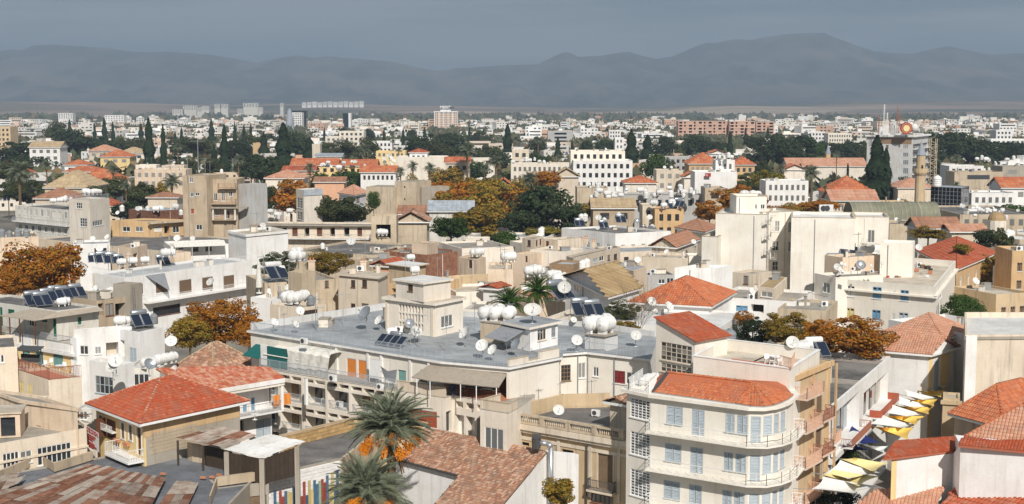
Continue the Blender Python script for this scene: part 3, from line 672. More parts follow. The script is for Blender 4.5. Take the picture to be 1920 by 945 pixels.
def cypress_mesh(seed, n=2600, mat='leaf_cypress', leaf=.028, wid=.13):
 R.seed(seed); m = MB()
 for i in range(n):
  t = R.random() ** .8; r = wid * (min(1, (t + .05) * 5) * (1 - t) ** .62 + .02) * (1 + .25 * math.sin(t * 23 + seed)); a = R.uniform(0, 6.3); k = R.uniform(.6, 1.08); p = Vector((math.cos(a) * r * k, math.sin(a) * r * k, .04 + .95 * t)); card(m, p, Vector((math.cos(a), math.sin(a), .4)) + rv() * .5, leaf * .6, leaf * 1.3, R.uniform(-.4, .4))
 me = m.build('cypress_crown', mat); d = me.data; bpy.data.objects.remove(me); return d
def limbs(m, h, r, n=5, spread=1, seed=0, top=1.0):
 rr = random.Random(seed); m.cyl((0, 0, 0), (.02 * spread, 0, h), r, r * .7, 8)
 for i in range(n):
  a = 6.28 * i / n + rr.uniform(-.4, .4); p1 = Vector((math.cos(a) * .35 * spread, math.sin(a) * .35 * spread, h + .35 * top)); p2 = Vector((math.cos(a) * .75 * spread, math.sin(a) * .75 * spread, h + .8 * top)); m.cyl((0, 0, h - .1), p1, r * .6, r * .4, 6); m.cyl(p1, p2, r * .4, r * .15, 5)
  for k in range(2): b = a + rr.uniform(-1, 1); m.cyl(p1, p1 + Vector((math.cos(b) * .4 * spread, math.sin(b) * .4 * spread, .5 * top)), r * .3, r * .1, 4)
CROWN = {}
def crown_for(mat, var, coarse=False):
 k = (mat, var, coarse)
 if k not in CROWN:
  if mat == 'leaf_cypress': CROWN[k] = cypress_mesh(30 + var)
  else: CROWN[k] = crown_mesh('foliage_crown', 4200 if coarse else 11000, 1, .8 + .1 * (var % 3), (24, 30, 38)[var % 3] if coarse else 60, .36 if coarse else .27, .05 if coarse else .027, 50 + var + hash_(mat), mat)
 return CROWN[k]
def hash_(s): return sum(ord(c) * (i + 1) for i, c in enumerate(s)) % 997
TRUNKS = {}
def tree(px, ytop, ybot, wpx, mat, label, d=None, z=0.0, name='tree', cat='tree', group=None, var=None, where=None, what=None, coarse=False, squash=1.0, root_obj=None):
 """crown spans ytop..ybot in the picture and is wpx wide, at distance d; the trunk goes down to z"""
 yc = (ytop + ybot) / 2; c = Dp(px, yc, d); h = (ybot - ytop) * d / FOC / 2; w = wpx * d / FOC / 2; st = R.getstate()
 var = (int(px) + int(ytop)) % 3 if var is None else var; me = crown_for(mat, var, coarse); R.setstate(st)
 r = thing(name, label, cat, (c.x, c.y, z), group); o = bpy.data.objects.new('crown', me); COL.objects.link(o); o.parent = r; o.location = (0, 0, c.z - z)
 o.scale = (w * 1.1, w * 1.1 * squash, 1.08 * h / (.8 + .1 * (var % 3))); o.rotation_euler = (0, 0, R.uniform(0, 6.3) if abs(squash - 1) < .01 else 0); th = max(.5, c.z - z - h * .7)
 m = MB(); limbs(m, th, max(.12, w * .06), 5, w * .9, int(px), h * 1.0); t = m.build('trunk', 'bark', None); t.parent = r
 if where: pend(r, what or 'tree', where)
 return r
def cypress(px, ytop, ybot, wpx, where, d, group='dark cypress trees', z=0.0, label=None):
 p = Dp(px, ytop, d); H_ = p.z - z; w = wpx * d / FOC / 2; var = int(px) % 3; st = R.getstate(); me = crown_for('leaf_cypress', var); R.setstate(st); r = thing('cypress_tree', label, 'cypress', (p.x, p.y, z), group)
 o = bpy.data.objects.new('crown', me); COL.objects.link(o); o.parent = r; o.scale = (w / .14, w / .14, H_); o.rotation_euler = (0, 0, R.uniform(0, 6)); m = MB(); m.cyl((0, 0, 0), (0, 0, H_ * .5), max(.15, w * .2), .08, 6); t = m.build('trunk', 'bark', None); t.parent = r
 if not label: pend(r, 'dark narrow cypress', where)
 return r
def frond_mesh(L_=3.2, droop=1.0, n=34, leaf=.42, seed=0, mat='leaf_palm', rise=.55, lw=.022):
 rr = random.Random(seed); m = MB(); pts = []
 for i in range(n + 1):
  t = i / n; pts.append(Vector((L_ * t * (1 - .12 * t * droop), 0, L_ * (rise * t - droop * .55 * t * t))))
 for i in range(0, n, 3): m.bar(pts[i], pts[min(n, i + 3)], .035 * (1 - i / n) + .012)
 for i in range(2, n):
  t = i / n; dr = (pts[i + 1 if i < n else i] - pts[i - 1]).normalized(); l = leaf * (math.sin(math.pi * min(1, t * 1.02) ** .7) * .85 + .2)
  for s in (-1, 1):
   v = (dr * .55 + Vector((0, s, .28 + rr.uniform(-.15, .1)))).normalized() * l * rr.uniform(.85, 1.1); b = pts[i]; w = dr * lw; e = b + v - Vector((0, 0, .06 * l)); m.poly([b - w, b + w, b + v * .6 + w * .9, e, b + v * .6 - w * .9])
 o = m.build('frond', mat); d = o.data; bpy.data.objects.remove(o); return d
def palm(px, yhead, z, wpx, label, d, nf=46, group=None, seed=0, parts=True, dates=False, mat='leaf_palm', skirt=True, low=False, up=.1, where=None, what='date palm'):
 """yhead = picture height of the crown's heart"""
 p = Dp(px, yhead, d); Rr = wpx * d / FOC / 2; rr = random.Random(seed + int(px)); r = thing('palm_tree', label, 'palm tree', (p.x, p.y, z), group); hz = p.z - z; k = (mat, low)
 if k not in PALM: PALM[k] = [frond_mesh(1.0, dr, 16 if low else 40, .30 if low else .19, i, mat, ri, .016 if low else .0042) for i, (dr, ri) in enumerate(((1.3, .5), (1.0, .7), (.8, .3)))]
 lst = []
 for i in range(nf):
  t = i / nf; el = rad(84 - (76 if dates else 112) * t ** .9 + rr.uniform(-6, 6)); a = i * 2.39996 + rr.uniform(-.2, .2); f = bpy.data.objects.new('frond', PALM[k][i % 3]); s = Rr * rr.uniform(.86, 1.08) * (1.0 if el > 0 else .85)
  from mathutils import Matrix
  M_ = Matrix.Translation((0, 0, hz)) @ Matrix.Rotation(a, 4, 'Z') @ Matrix.Rotation(-(el - .3), 4, 'Y') @ Matrix.Rotation(rr.uniform(-.4, .4), 4, 'X') @ Matrix.Diagonal((s, s, s, 1)); lst.append((f, M_, el))
 if parts:
  for f, M_, el in lst: COL.objects.link(f); f.parent = r; f.matrix_local = M_
 else:
  m = MB()
  for f, M_, el in lst:
   b = len(m.v); m.v += [tuple(M_ @ v.co) for v in f.data.vertices]; m.f += [tuple(b + i for i in q.vertices) for q in f.data.polygons]; m.m += [0] * len(f.data.polygons); bpy.data.objects.remove(f)
  c = m.build('crown', mat, None); c.parent = r
 t = MB(); t.lathe([(0, Rr * .09), (hz * .5, Rr * .075), (hz - Rr * .25, Rr * .085), (hz - .05 * Rr, Rr * .13), (hz + .02, Rr * .05)], (0, 0, 0), (0, 0, 1), 9)
 for j in range(int(hz / .35)):
  zz = j * .35; t.cyl((0, 0, zz), (0, 0, zz + .12), Rr * .09, Rr * .1, 7, 0, False)
 tt = t.build('trunk', 'bark_palm', None); tt.parent = r
 if skirt:
  m = MB()
  for i in range(26):
   a = rr.uniform(0, 6.3); b = Vector((math.cos(a), math.sin(a), 0)); m.bar(b * Rr * .08 + Vector((0, 0, hz - .1 * Rr)), b * Rr * rr.uniform(.15, .4) + Vector((0, 0, hz - Rr * rr.uniform(.35, .7))), Rr * .03, .01)
  q = m.build('dry_fronds', 'leaf_brown', None); q.parent = r
 if dates:
  for i in range(13):
   a = -1.57 + (i - 6) * .3 + rr.uniform(-.2, .2); c = Vector((math.cos(a), math.sin(a), 0)) * Rr * rr.uniform(.34, .56) + Vector((0, 0, hz - Rr * rr.uniform(.0, .30))); m = MB(); m.bar((0, 0, hz), c + Vector((0, 0, .3)), .04)
   for _ in range(170):
    v = rv() * Rr * .10; v.z *= 1.35; q = c + v; s = .045; m.poly([q + Vector((-s, 0, 0)), q + Vector((0, -s, 0)), q + Vector((s, 0, 0)), q + Vector((0, 0, s * 1.6))]); m.poly([q + Vector((0, -s, 0)), q + Vector((0, 0, -s * 1.6)), q + Vector((s, 0, 0)), q + Vector((0, s, s))])
   b = m.build('date_cluster', 'dates', None, kind='stuff'); b.parent = r
 if where: pend(r, what, where)
 return r
PALM = {}

def merge(root, b):      # makes a further volume part of the same building
 o = b.root; d = o.location - root.location
 for c in list(o.children): c.parent = root; c.location = c.location + d
 bpy.data.objects.remove(o); b.root = root
CR = random.Random(404)
def clutter(b, n=3):
 P = b.P; A = P[0]; e = P[1] - P[0]; f = P[-1] - P[0]; L_ = e.length * f.length
 if L_ < 28 or b.cy > 520: return
 for i in range(min(n + int(L_ / 90), 6)):
  q = A + e * CR.uniform(.12, .88) + f * CR.uniform(.12, .88)
  if not b.inside(q.x, q.y, -.6): continue
  k = CR.choice(('ant', 'dish', 'ac', 'box', 'box', 'vent')); z = b.zr
  if k in ('ant', 'dish', 'ac'): T_, w_ = {'ant': (T_ANT, 'thin television aerial'), 'dish': (T_DISH, 'satellite dish'), 'ac': (T_AC, 'air conditioner')}[k]; pend(dup(T_, (q.x, q.y, z), CR.uniform(-.6, .8), CR.uniform(.9, 1.3), 'odds and ends on the flat roofs'), w_, 'on the packed flat roofs')
  else:
   t = thing('roof_box', None, 'roof box', (q.x, q.y, z), 'odds and ends on the flat roofs'); m = MB(); a = CR.uniform(0, 1.5); v = Vector((math.cos(a), math.sin(a), 0)); w = Vector((-v.y, v.x, 0)); s1, s2, h = (CR.uniform(.6, 1.8), CR.uniform(.5, 1.4), CR.uniform(.5, 1.2)) if k == 'box' else (.35, .35, CR.uniform(.8, 1.5)); o = Vector((q.x, q.y, z))
   m.obox(o, v * s1, w * s2, (0, 0, h)); m.build('housing', CR.choice(['beige', 'white_old', 'concrete', 'cream', 'metal_grey']), t); m = MB(); m.obox(o - v * .08 - w * .08 + Vector((0, 0, h + .002)), v * (s1 + .16), w * (s2 + .16), (0, 0, .08)); m.build('cover', 'concrete', t); pend(t, 'small roof housing' if k == 'box' else 'slim roof vent', 'on the packed flat roofs')
def pipe(b, f=0):
 F_ = b.faces[f]
 if F_.w < 4 or b.cy > 330: return
 u = F_.w * CR.uniform(.05, .95)
 if any(h[0] - .2 < u < h[1] + .2 for h in F_.holes): return
 m = MB(); m.cyl(F_.p(u, 1, .08), F_.p(u, b.z - .3, .08), .06, n=6); m.build('drain_pipe', CR.choice(['metal_grey', 'white_paint', 'beige_old']), b.root)
# ---------------------------------------------------------------- sloping planes met by picture points
class Slope:
 def __init__(s, a, b, deg, back=True):
  s.a = Vector(a); e = Vector(b) - s.a; s.e = e.normalized(); h = Vector((-e.y, e.x, 0)).normalized()
  if (h.y < 0) == back: h = -h
  h = (h - s.e * h.dot(s.e)).normalized() if abs(s.e.z) > 1e-3 else h; s.up = h * math.cos(rad(deg)) + Vector((0, 0, math.sin(rad(deg)))); s.n = s.e.cross(s.up).normalized()
 def hit(s, px, py):
  d = ray(px, py); o = Vector((0, 0, CAMH)); return o + d * ((s.a - o).dot(s.n) / d.dot(s.n))
def px_roof(root, pts, sl, mat, tiles=(.24, .36), name='roof', th=.15, amp=None, tile_mat=None, up=None):
 P = [sl.hit(*p) for p in pts]; m = MB(); m.poly(P); D_ = Vector((0, 0, th)); m.poly([p - D_ for p in reversed(P)])
 for i in range(len(P)): m.poly([P[i - 1] - D_, P[i] - D_, P[i], P[i - 1]])
 r = m.build(name, mat, root)
 if tiles:
  q = MB(); u = up or (sl.up if sl.up.z > 0 else -sl.up); tile_faces(q, P, u, tiles[0], tiles[1], amp=amp if amp is not None else tiles[0] * .26); q.build('roof_tiles', tile_mat or mat, r, kind='stuff')
 return r, P
def prism(root, P, z0, mat, name='wall'):
 """walls going down from a closed 3D outline to z0"""
 m = MB(); n = len(P)
 for i in range(n):
  a, b = Vector(P[i]), Vector(P[(i + 1) % n]); m.poly([(a.x, a.y, z0), (b.x, b.y, z0), b, a])
 return m.build(name, mat, root)
# ---------------------------------------------------------------- the land
g = MB(); xs = [-9000, -4000, -2000, -900, -300, 0, 300, 900, 2000, 4000, 9000]; ys = [-300, 0, 150, 400, 900, 1800, 3500, 6000, 9000, 14000]
for i in range(len(xs) - 1):
 for j in range(len(ys) - 1): g.poly([(xs[i], ys[j], 0), (xs[i + 1], ys[j], 0), (xs[i + 1], ys[j + 1], 0), (xs[i], ys[j + 1], 0)])
m_, nt, b = newmat('ground_town')
gg = nd(nt, 'ShaderNodeNewGeometry'); sx = nd(nt, 'ShaderNodeSeparateXYZ'); nt.links.new(gg.outputs['Position'], sx.inputs[0]); r_ = nd(nt, 'ShaderNodeMapRange'); r_.inputs['From Min'].default_value = 2500; r_.inputs['From Max'].default_value = 2900; nt.links.new(sx.outputs['Y'], r_.inputs['Value'])
town = mixc(nt, noise_fac(nt, .05, 6), (.10, .095, .085, 1), (.26, .23, .19, 1)); f = noise_fac(nt, .0028, 8, (.35, 1, 1), .42, .58, .65); land = mixc(nt, f, (.09, .10, .06, 1), (.36, .27, .19, 1)); c = mixc(nt, r_.outputs[0], town, land); nt.links.new(c, b.inputs['Base Color']); b.inputs['Roughness'].default_value = .95; MATS['ground_town'] = m_
g.build('ground', 'ground_town', None, kind='structure')
RIDGE = [(-700, 140), (-500, 112), (-300, 120), (-150, 96), (-60, 104), (0, 99), (30, 94), (50, 96), (70, 87), (105, 85), (150, 88), (215, 92), (250, 98), (290, 100), (320, 98), (400, 104), (450, 112), (485, 119), (520, 111), (560, 105), (590, 110), (620, 107), (700, 114), (740, 117), (790, 129), (822, 134), (860, 129), (900, 126), (960, 123), (1008, 122), (1045, 103), (1062, 99), (1085, 108), (1110, 107), (1150, 102), (1175, 98), (1200, 106), (1230, 112), (1260, 107), (1290, 93), (1320, 82), (1335, 83), (1375, 75), (1405, 77), (1440, 70), (1480, 65), (1540, 64), (1565, 75), (1600, 87), (1630, 98), (1700, 103), (1740, 94), (1770, 88), (1800, 95), (1850, 104), (1880, 102), (1920, 101), (2000, 92), (2150, 120), (2300, 104), (2600, 135)]
def lerpt(T, x):
 for (a, b), (c, d) in zip(T[:-1], T[1:]):
  if a <= x <= c: return b + (d - b) * (x - a) / (c - a)
 return T[0][1] if x < T[0][0] else T[-1][1]
YR = 9500.0; mt = MB(); NX, NY = 420, 64; vs = []
for j in range(NY):
 t = j / (NY - 1); y = 6300 + t * 5600
 for i in range(NX):
  x = -5200 + 10400 * i / (NX - 1); px = 960 + x / YR * FOC; hr = CAMH + (HORIZ - lerpt(RIDGE, px)) / FOC * YR
  q = (y - 6300) / (YR - 6300)
  prof = q ** 1.35 if q <= 1 else max(0, 1 - (q - 1) * 1.1)
  rg = noise.hetero_terrain(Vector((x * .0011, y * .0007, 3.1)), 1.0, 2.1, 6, .6) ; v1 = abs(noise.noise(Vector((x * .0021 + y * .0006, y * .0009, 1.0)))) + .5 * abs(noise.noise(Vector((x * .0052 + y * .001, y * .002, 4.0)))) + .25 * abs(noise.noise(Vector((x * .011, y * .006, 7.0))))
  amp = max(0, 1 - abs(q - .55) / .55) if q < 1 else .3
  h = -4 + (hr + 4) * prof - v1 * 130 * amp * (1 if q < .97 else 0) + (noise.noise(Vector((x * .004, y * .004, 9))) * 14 * min(1, q * 3) if q < .97 else 0)
  if .97 <= q <= 1.04: h = -4 + (hr + 4) * prof + noise.noise(Vector((x * .012, 1, 2))) * 3
  vs.append((x, y, h))
mt.v = vs
for j in range(NY - 1):
 for i in range(NX - 1): a = j * NX + i; mt.f.append((a, a + 1, a + NX + 1, a + NX)); mt.m.append(0)
m_, nt, b = newmat('mountain_scrub'); f = noise_fac(nt, .0035, 9, (1, .5, 1.5), .42, .62, .68); c = mixc(nt, f, (.023, .031, .025, 1), (.105, .093, .072, 1)); f = noise_fac(nt, .0012, 6, (.5, 1, 3), .56, .68, .6); c = mixc(nt, mul(nt, f, .5), c, (.20, .155, .115, 1)); nt.links.new(c, b.inputs['Base Color']); b.inputs['Roughness'].default_value = 1; MATS['mountain_scrub'] = m_
mt.build('mountains', 'mountain_scrub', None, smooth=True, kind='structure')
# low foothills between the town and the mountains
FOOT = [(-800, 186), (0, 190), (160, 189), (330, 196), (620, 193), (880, 199), (1100, 203), (1250, 199), (1380, 193), (1500, 196), (1620, 190), (1920, 191), (2700, 188)]
ft = MB(); NX, NY = 260, 20; vs = []
for j in range(NY):
 t = j / (NY - 1); y = 4300 + t * 2200
 for i in range(NX):
  x = -3400 + 6800 * i / (NX - 1); px = 960 + x / 5600 * FOC; hr = CAMH + (HORIZ - lerpt(FOOT, px)) / FOC * 5600; q = t / .6; prof = q ** 1.2 if q < 1 else max(0, 1 - (q - 1) * 1.3)
  vs.append((x, y, -3 + (hr + 3) * prof + noise.noise(Vector((x * .003, y * .003, 5))) * 9 * min(1, q)))
ft.v = vs
for j in range(NY - 1):
 for i in range(NX - 1): a = j * NX + i; ft.f.append((a, a + 1, a + NX + 1, a + NX)); ft.m.append(0)
m_, nt, b = newmat('foothill_earth'); f = noise_fac(nt, .0022, 8, (.4, 1, 2), .40, .56, .6); c = mixc(nt, f, (.07, .08, .05, 1), (.30, .205, .15, 1)); f = noise_fac(nt, .0016, 5, (.35, 1, 2), .54, .60, .5); c = mixc(nt, mul(nt, f, .7), c, (.50, .39, .28, 1)); nt.links.new(c, b.inputs['Base Color']); b.inputs['Roughness'].default_value = 1; MATS['foothill_earth'] = m_
ft.build('foothills', 'foothill_earth', None, smooth=True, kind='structure')
# ================================================================ FOREGROUND
# ---- white corner apartment house with the orange roof
w1 = Bld('apartment_house', 'white corner apartment block with grey shutters, curved balconies and a bright orange tiled roof', [(1175, 733), (1221, 743), (1405, 767), (1430, 767.5), (1450, 764.5), (1463, 760.5), (1475, 755), (1488, 743), ('w', 23.4, 113.6), ('w', 12.4, 118.6)], 15.9, wall='ivory', roof='roof_grey', closed=True, par=0.02, cat='apartment block')
FL = (13.1, 9.95, 6.8)
for y0, y1, nv in ((749, 785, 7), (812, 854.6, 8), (882.7, 932, 9)): w1.win(0, 1182, y0, 1218, y1, 'grid', nx=5, ny=nv, dep=.14)
for fi, dz in enumerate((0, 3.15, 6.3)):
 z = FL[fi]
 for (x0, x1, dr) in ((1249, 1280, 0), (1297, 1321, 1), (1360, 1377.5, 0), (1382, 1402, 0)):
  F_ = w1.faces[1]; u0, u1 = F_.hit(x0 - fi * 1.6, 780)[0], F_.hit(x1 - fi * 1.6, 780)[0]; w1.winr(1, u0, u1, z + (.05 if dr else .72), z + 2.2, 's_shutter_blue', nx=2, fr='shutter_blue', sill=not dr)
 for k, (a, b, dr) in {2: (.12, .88, 1), 3: (.1, .9, 0), 4: (.15, .85, 0), 5: (.15, .85, 0)}.items():
  F_ = w1.faces[k]; w1.winr(k, F_.w * a, F_.w * b, z + (.05 if dr else .72), z + 2.2, 's_shutter_blue', nx=1, fr='shutter_blue', sill=not dr)
 def ring_(k):
  o = inset([w1.P[i] for i in range(1, 8)] + [Vector((16, 116))], -k)[:7]; n0, n1 = w1.faces[1].n, w1.faces[6].n; o[0] = w1.P[1] + n0.xy * k; o[6] = w1.P[7] + n1.xy * k; return o
 out = ring_(1.05); inn = [w1.P[i] for i in range(1, 8)]; m = MB()
 ring = [(p.x, p.y) for p in out] + [(p.x, p.y) for p in reversed(inn)]
 for zz, fl in ((z, 0), (z - .14, 1)):
  for i in range(6):
   q = [(out[i].x, out[i].y, zz), (out[i + 1].x, out[i + 1].y, zz), (inn[i + 1].x, inn[i + 1].y, zz), (inn[i].x, inn[i].y, zz)]; m.poly(q if not fl else q[::-1])
 pr = [Vector((p.x, p.y, 0)) for p in out]; pr = [Vector((inn[0].x, inn[0].y, 0))] + pr + [Vector((inn[-1].x, inn[-1].y, 0))]
 for a, b in zip(pr[:-1], pr[1:]): m.poly([(a.x, a.y, z - .14), (b.x, b.y, z - .14), (b.x, b.y, z), (a.x, a.y, z)])
 bl = m.build('balcony', 'ivory', w1.root); o2 = ring_(.98)
 rl = MB(); RP = [inn[0] + (o2[0] - inn[0]) * .1] + list(o2) + [inn[-1] + (o2[-1] - inn[-1]) * .1]
 for a, b in zip(RP[:-1], RP[1:]):
  a = Vector((a.x, a.y, z)); b = Vector((b.x, b.y, z))
  for hh, ww in ((.95, .05), (.62, .025), (.33, .025), (.08, .03)): rl.bar(a + Vector((0, 0, hh)), b + Vector((0, 0, hh)), ww)
  n = max(1, int((b - a).length / .8))
  for i in range(n + 1): rl.bar(a.lerp(b, i / n), a.lerp(b, i / n) + Vector((0, 0, .95)), .04)
 rl.build('railing', 'rail_white', bl)
# cornice slab
out = inset(w1.P, -.45); m = MB(); n = len(out); m.poly([(p.x, p.y, 16.12) for p in out]); m.poly([(p.x, p.y, 15.85) for p in reversed(out)])
for i in range(n): a, b = out[i], out[(i + 1) % n]; m.poly([(a.x, a.y, 15.85), (b.x, b.y, 15.85), (b.x, b.y, 16.12), (a.x, a.y, 16.12)])
m.build('cornice', 'ivory', w1.root)
ez = 16.22; E = [G(1225, 735, ez), G(1380, 756.5, ez), G(1408, 761, ez), G(1432, 762, ez), G(1450, 759.5, ez), G(1466, 754, ez), G(1478, 748, ez), G(1487, 741, ez)]; R0, R1 = G(1252, 698.5, 17.5), G(1411, 717, 17.5); R2 = Vector((22.9, 114.0, 16.6))
m = MB(); t = MB(); rd = MB(); planes = [[E[0], E[1], R1, R0]] + [[E[i], E[i + 1], R1] for i in range(1, 7)]
for pl in planes:
 m.poly(pl); e = (pl[1] - pl[0]).normalized(); v = R1 - pl[0]; up = (v - e * v.dot(e)).normalized(); tile_faces(t, pl, up, .2, .34, amp=.05)
m.poly([E[7], R2, R1]); m.poly([R1, R2, Vector((12.6, 118, 16.3)), R0]); m.poly([R0, Vector((12.6, 118, 16.3)), E[0]])
for i in range(7): a, b = E[i], E[i + 1]; D_ = Vector((0, 0, .13)); m.poly([a - D_, b - D_, b, a], 1)
rf = m.build('roof', ['tile_orange', 'metal_grey'], w1.root); t.build('roof_tiles', 'tile_orange', rf, kind='stuff')
ridge_tiles(rd, R0, R1)
for i in (1, 2, 3, 4, 5, 6, 7): ridge_tiles(rd, E[i], R1, .09)
rd.build('ridge_tiles', 'tile_orange', rf)
gt = MB(); gt.bar(R0 + Vector((0, 0, .06)), E[0] + Vector((0, 0, .06)), .3, .1); gt.build('verge_flashing', 'metal_dark', rf)
railing([G(1178, 731, 16.12), G(1217, 738, 16.12), G(1231, 722, 16.12)], 'rail_white', w1.root, 1.0, .16)
railing([G(1178, 731, 16.12), G(1205, 712, 16.12)], 'rail_white', w1.root, 1.0, .16)
w1.finish()
putn('tank', [(1215, 719, .75), (1225, 716, .75), (1207, 724, .7)], 16.12, 'behind the roof railing of the corner block', rz=.7)
for x, y, z in ((1276, 806, FL[0]), (1288, 878, FL[1]), (1336, 889, FL[1]), (1262, 875, FL[1])): put('ac', x, y, z, 'on a balcony of the white corner apartment block', 1.0, rad(-36))
# ---- stair block with glass grids and sloping red roof, and the cream house it belongs to
w2 = Bld('apartment_house', 'cream house with glass grid stair windows behind the bright orange roof', [(1300, 667), (1482, 691), ('w', 27.7, 121.2), ('w', 20, 127)], 18.0, closed=True, wall='ivory', roof='roof_beige', par=1.0, coping='white', cat='house')
railing([G(1462, 686, 18.0), G(1484, 692, 18.0), G(1490, 680, 18.0)], 'rail_pink', w2.root, .9, .12)
tr = MB(); a_, b_, c_, d_ = G(1370, 690, 17.1), G(1462, 702, 17.1), G(1462, 684, 17.1), G(1372, 672, 17.1); tr.poly([a_, b_, c_, d_]); tr.build('terrace_floor', 'terrace_red', w2.root)
w2.finish()
s2 = Bld('stair', '', [(1230, 625), (1303, 637)], 18.9, depth=4.6, wall='ivory', par=.0) ; bpy.data.objects.remove(s2.root); s2.root = w2.root; s2.noroof = True
s2.win(0, 1239, 645, 1297, 679, 'grid', nx=6, ny=4, fr='beige'); s2.win(0, 1239, 684, 1297, 701, 'grid', nx=6, ny=2, fr='beige')
q = [Vector((p.x, p.y, 18.9)) for p in s2.P]; hi = 1.55; lo = .0; A, B, C, D = q; U = Vector((0, 0, hi)); m = s2.mb; m.poly([A, B, A + U]); m.poly([C, D, D + U]); m.poly([D, A, A + U, D + U])
s2.finish(); e = (B - A).normalized() * .35; k = (D - A).normalized() * .25; dz = Vector((0, 0, -.35 * hi / (B - A).length))
sheet_roof(s2, 'roof', [B + e + dz - k, C + e + dz + k, D + U + k - e * .3, A + U - k - e * .3], 'tile_red', (.3, .5), .06, parent=w2.root)
put('gtank', 1357, 650, 17.2, 'on the cream house beside the orange tree', 1.3); put('gtank', 1368, 649, 17.2, 'on the cream house beside the orange tree', 1.3)
put('dish', 1485, 668, 17.1, 'beside the folded railing on the cream house', 1.3); put('table', 1455, 684, 17.1, 'on the red floored roof terrace'); putn('chair', [(1447, 684), (1463, 686), (1438, 681)], 17.1, 'on the red floored roof terrace')
# ---- ochre house with stacked balconies along the lane
oc = Bld('apartment_house', 'ochre stone faced house with stacked pink balconies along the lane', [(1484, 700), (1560, 692)], 17.0, depth=6, wall='sandstone', roof='roof_beige', par=.9, cat='house')
oc.P = [Vector((23.5, 113.6)), Vector((28.7, 121.1)), Vector((24, 125)), Vector((20.5, 119.0))]
oc.faces = [Face(oc, oc.P[i], oc.P[(i + 1) % 4], 0, 17.0) for i in range(4)]; oc.root.location = (22, 121, 0)
for i, z in enumerate((15.2, 12.3, 9.2, 6.1)):
 oc.balcony(0, .6, 4.4, z, out=1.35, rail='rail_pink', slab='pinkish', gap=.12); oc.winr(0, 1.2, 2.3, z + .05, z + 2.1, 's_awning_white', nx=2, fr='wood_old', sill=False)
 if i: oc.balcony(0, 5.4, 8.0, z, out=1.0, rail='rail_rust', slab='pinkish', gap=.12)
 if i: oc.winr(0, 6.0, 7.2, z + .05, z + 2.1, 's_shutter_brown', nx=2, fr='wood_old', sill=False)
for u in (.15, 4.8, 8.3, 10.2): oc.band(0, 3, 16.6, .12, 'ochre', u, u + .35, 'pilaster')
oc.band(0, 16.6, 17.06, .25, 'ochre'); oc.finish()
# ---- long white house of the lane under dark metal sheets
lg = Bld('shop_house', 'long white house with red balconies along the sailed lane under dark striped roof sheets', [('w', 29.1, 122.4), ('w', 41.5, 147.6), ('w', 33.5, 151.5), ('w', 21.0, 126.4)], 12.5, closed=True, wall='white', roof='roof_concrete', par=.55, cat='shop house')
F_ = lg.faces[0]
lg.hole(0, 1.5, 12.5, 7.9, 11.6, 1.2, 'roof_metal_grey'); lg.hole(0, 14.5, 27.0, 7.9, 11.0, .8, 'white_old'); lg.hole(0, 1.0, 27.2, .3, 6.9, 1.5, 'glass')
for u0, u1 in ((4.0, 12.8), (17.5, 27.3)): lg.balcony(0, u0, u1, 7.9, out=1.2, rail='rail_rust', slab='white', solid='roller_red' if u0 > 10 else None, rh=.75)
for u in (15.2, 18.0, 21.0, 24.0): m = MB(); F_.box(m, u, u + 1.1, 7.95, 10.3, -.78, -.70); m.build('door', 'glass', lg.root)
for u in (2.5, 4.2, 5.9, 7.6, 9.3): m = MB(); F_.box(m, u, u + 1.2, 8.0, 11.4, -1.18, -1.10); m.build('window', 'glass', lg.root)
lg.band(0, 7.2, 7.7, .35, 'white'); lg.balcony(0, -1.4, .8, 9.4, out=.9, rail='rail_pink', slab='white')
lg.finish()
for i in range(11):
 a = lg.P[0].lerp(lg.P[1], .02 + i * .088); d = (lg.P[3] - lg.P[0]).normalized(); e = (lg.P[1] - lg.P[0]).normalized()
 m = MB()
 for k in range(8):
  p = a + e * (k * .29); m.obox((p.x + d.x * .4, p.y + d.y * .4, 12.0 + .02 * (i % 3)), Vector((d.x, d.y, 0)) * (8.0 if i % 4 else 6.8), Vector((e.x, e.y, 0)) * .17, (0, 0, .09))
 m.build('roof_sheet', 'roof_dark' if i % 5 else 'sheet_grey', lg.root)
putn('tank', [(1503, 663, 1.1), (1511, 657, 1.0)], 17.3, 'by the solar panels above the ochre lane house', rz=.3); put('heatw', 1530, 668, 14.2, 'above the ochre lane house', 1.15, .2); put('dish', 1516, 668, 16, 'above the ochre lane house', .9)
# block those heaters stand on
hb = Bld('house', 'low block carrying the white solar heater between the lane houses', [(1490, 690), (1560, 683)], 14.0, depth=7, wall='beige_old', roof='roof_dark', par=.15, cat='house')
hb.finish()
# ---- central white and cream building
C = Bld('apartment_block', 'wide white and cream apartment block with a big grey railed roof terrace', [(470, 623), (829, 681), (955, 692), ('w', 4.6, 131.0), ('w', 4.75, 132.9), (1100, 663), (1214, 676), (1230, 635), (1125, 619), (722, 583)], 15.3, closed=True, wall='ivory', roof='roof_grey', par=0, slab=.3, slabz=.22, slabmat='white', cat='apartment block')
C.win(0, 484, 648, 506, 667, 'gl'); F0 = C.faces[0]
for f, x0, y0, x1, y1, st, kw in ((0, 650, 672, 668, 707, 'r_roller_orange', {}), (0, 671, 675, 688, 714, 'r_roller_orange', {}), (0, 697, 681, 710, 717, 'g', {}), (0, 788, 694, 804, 714, 'gb', {}),
 (4, 1052, 684, 1070, 714, 'g', dict(nx=3, ny=4, fr='wood_old')), (4, 1084, 680, 1098, 709, 'g', {}), (5, 1112, 688, 1122.5, 706, 'g', {}), (5, 1150, 695, 1172, 719, 's_shutter_red', {}), (5, 1174, 698, 1195, 721, 'g', {})): C.win(f, x0, y0, x1, y1, st, **kw)
C.door(0, 746, 694, 761, 721, 'shutter_tealight')
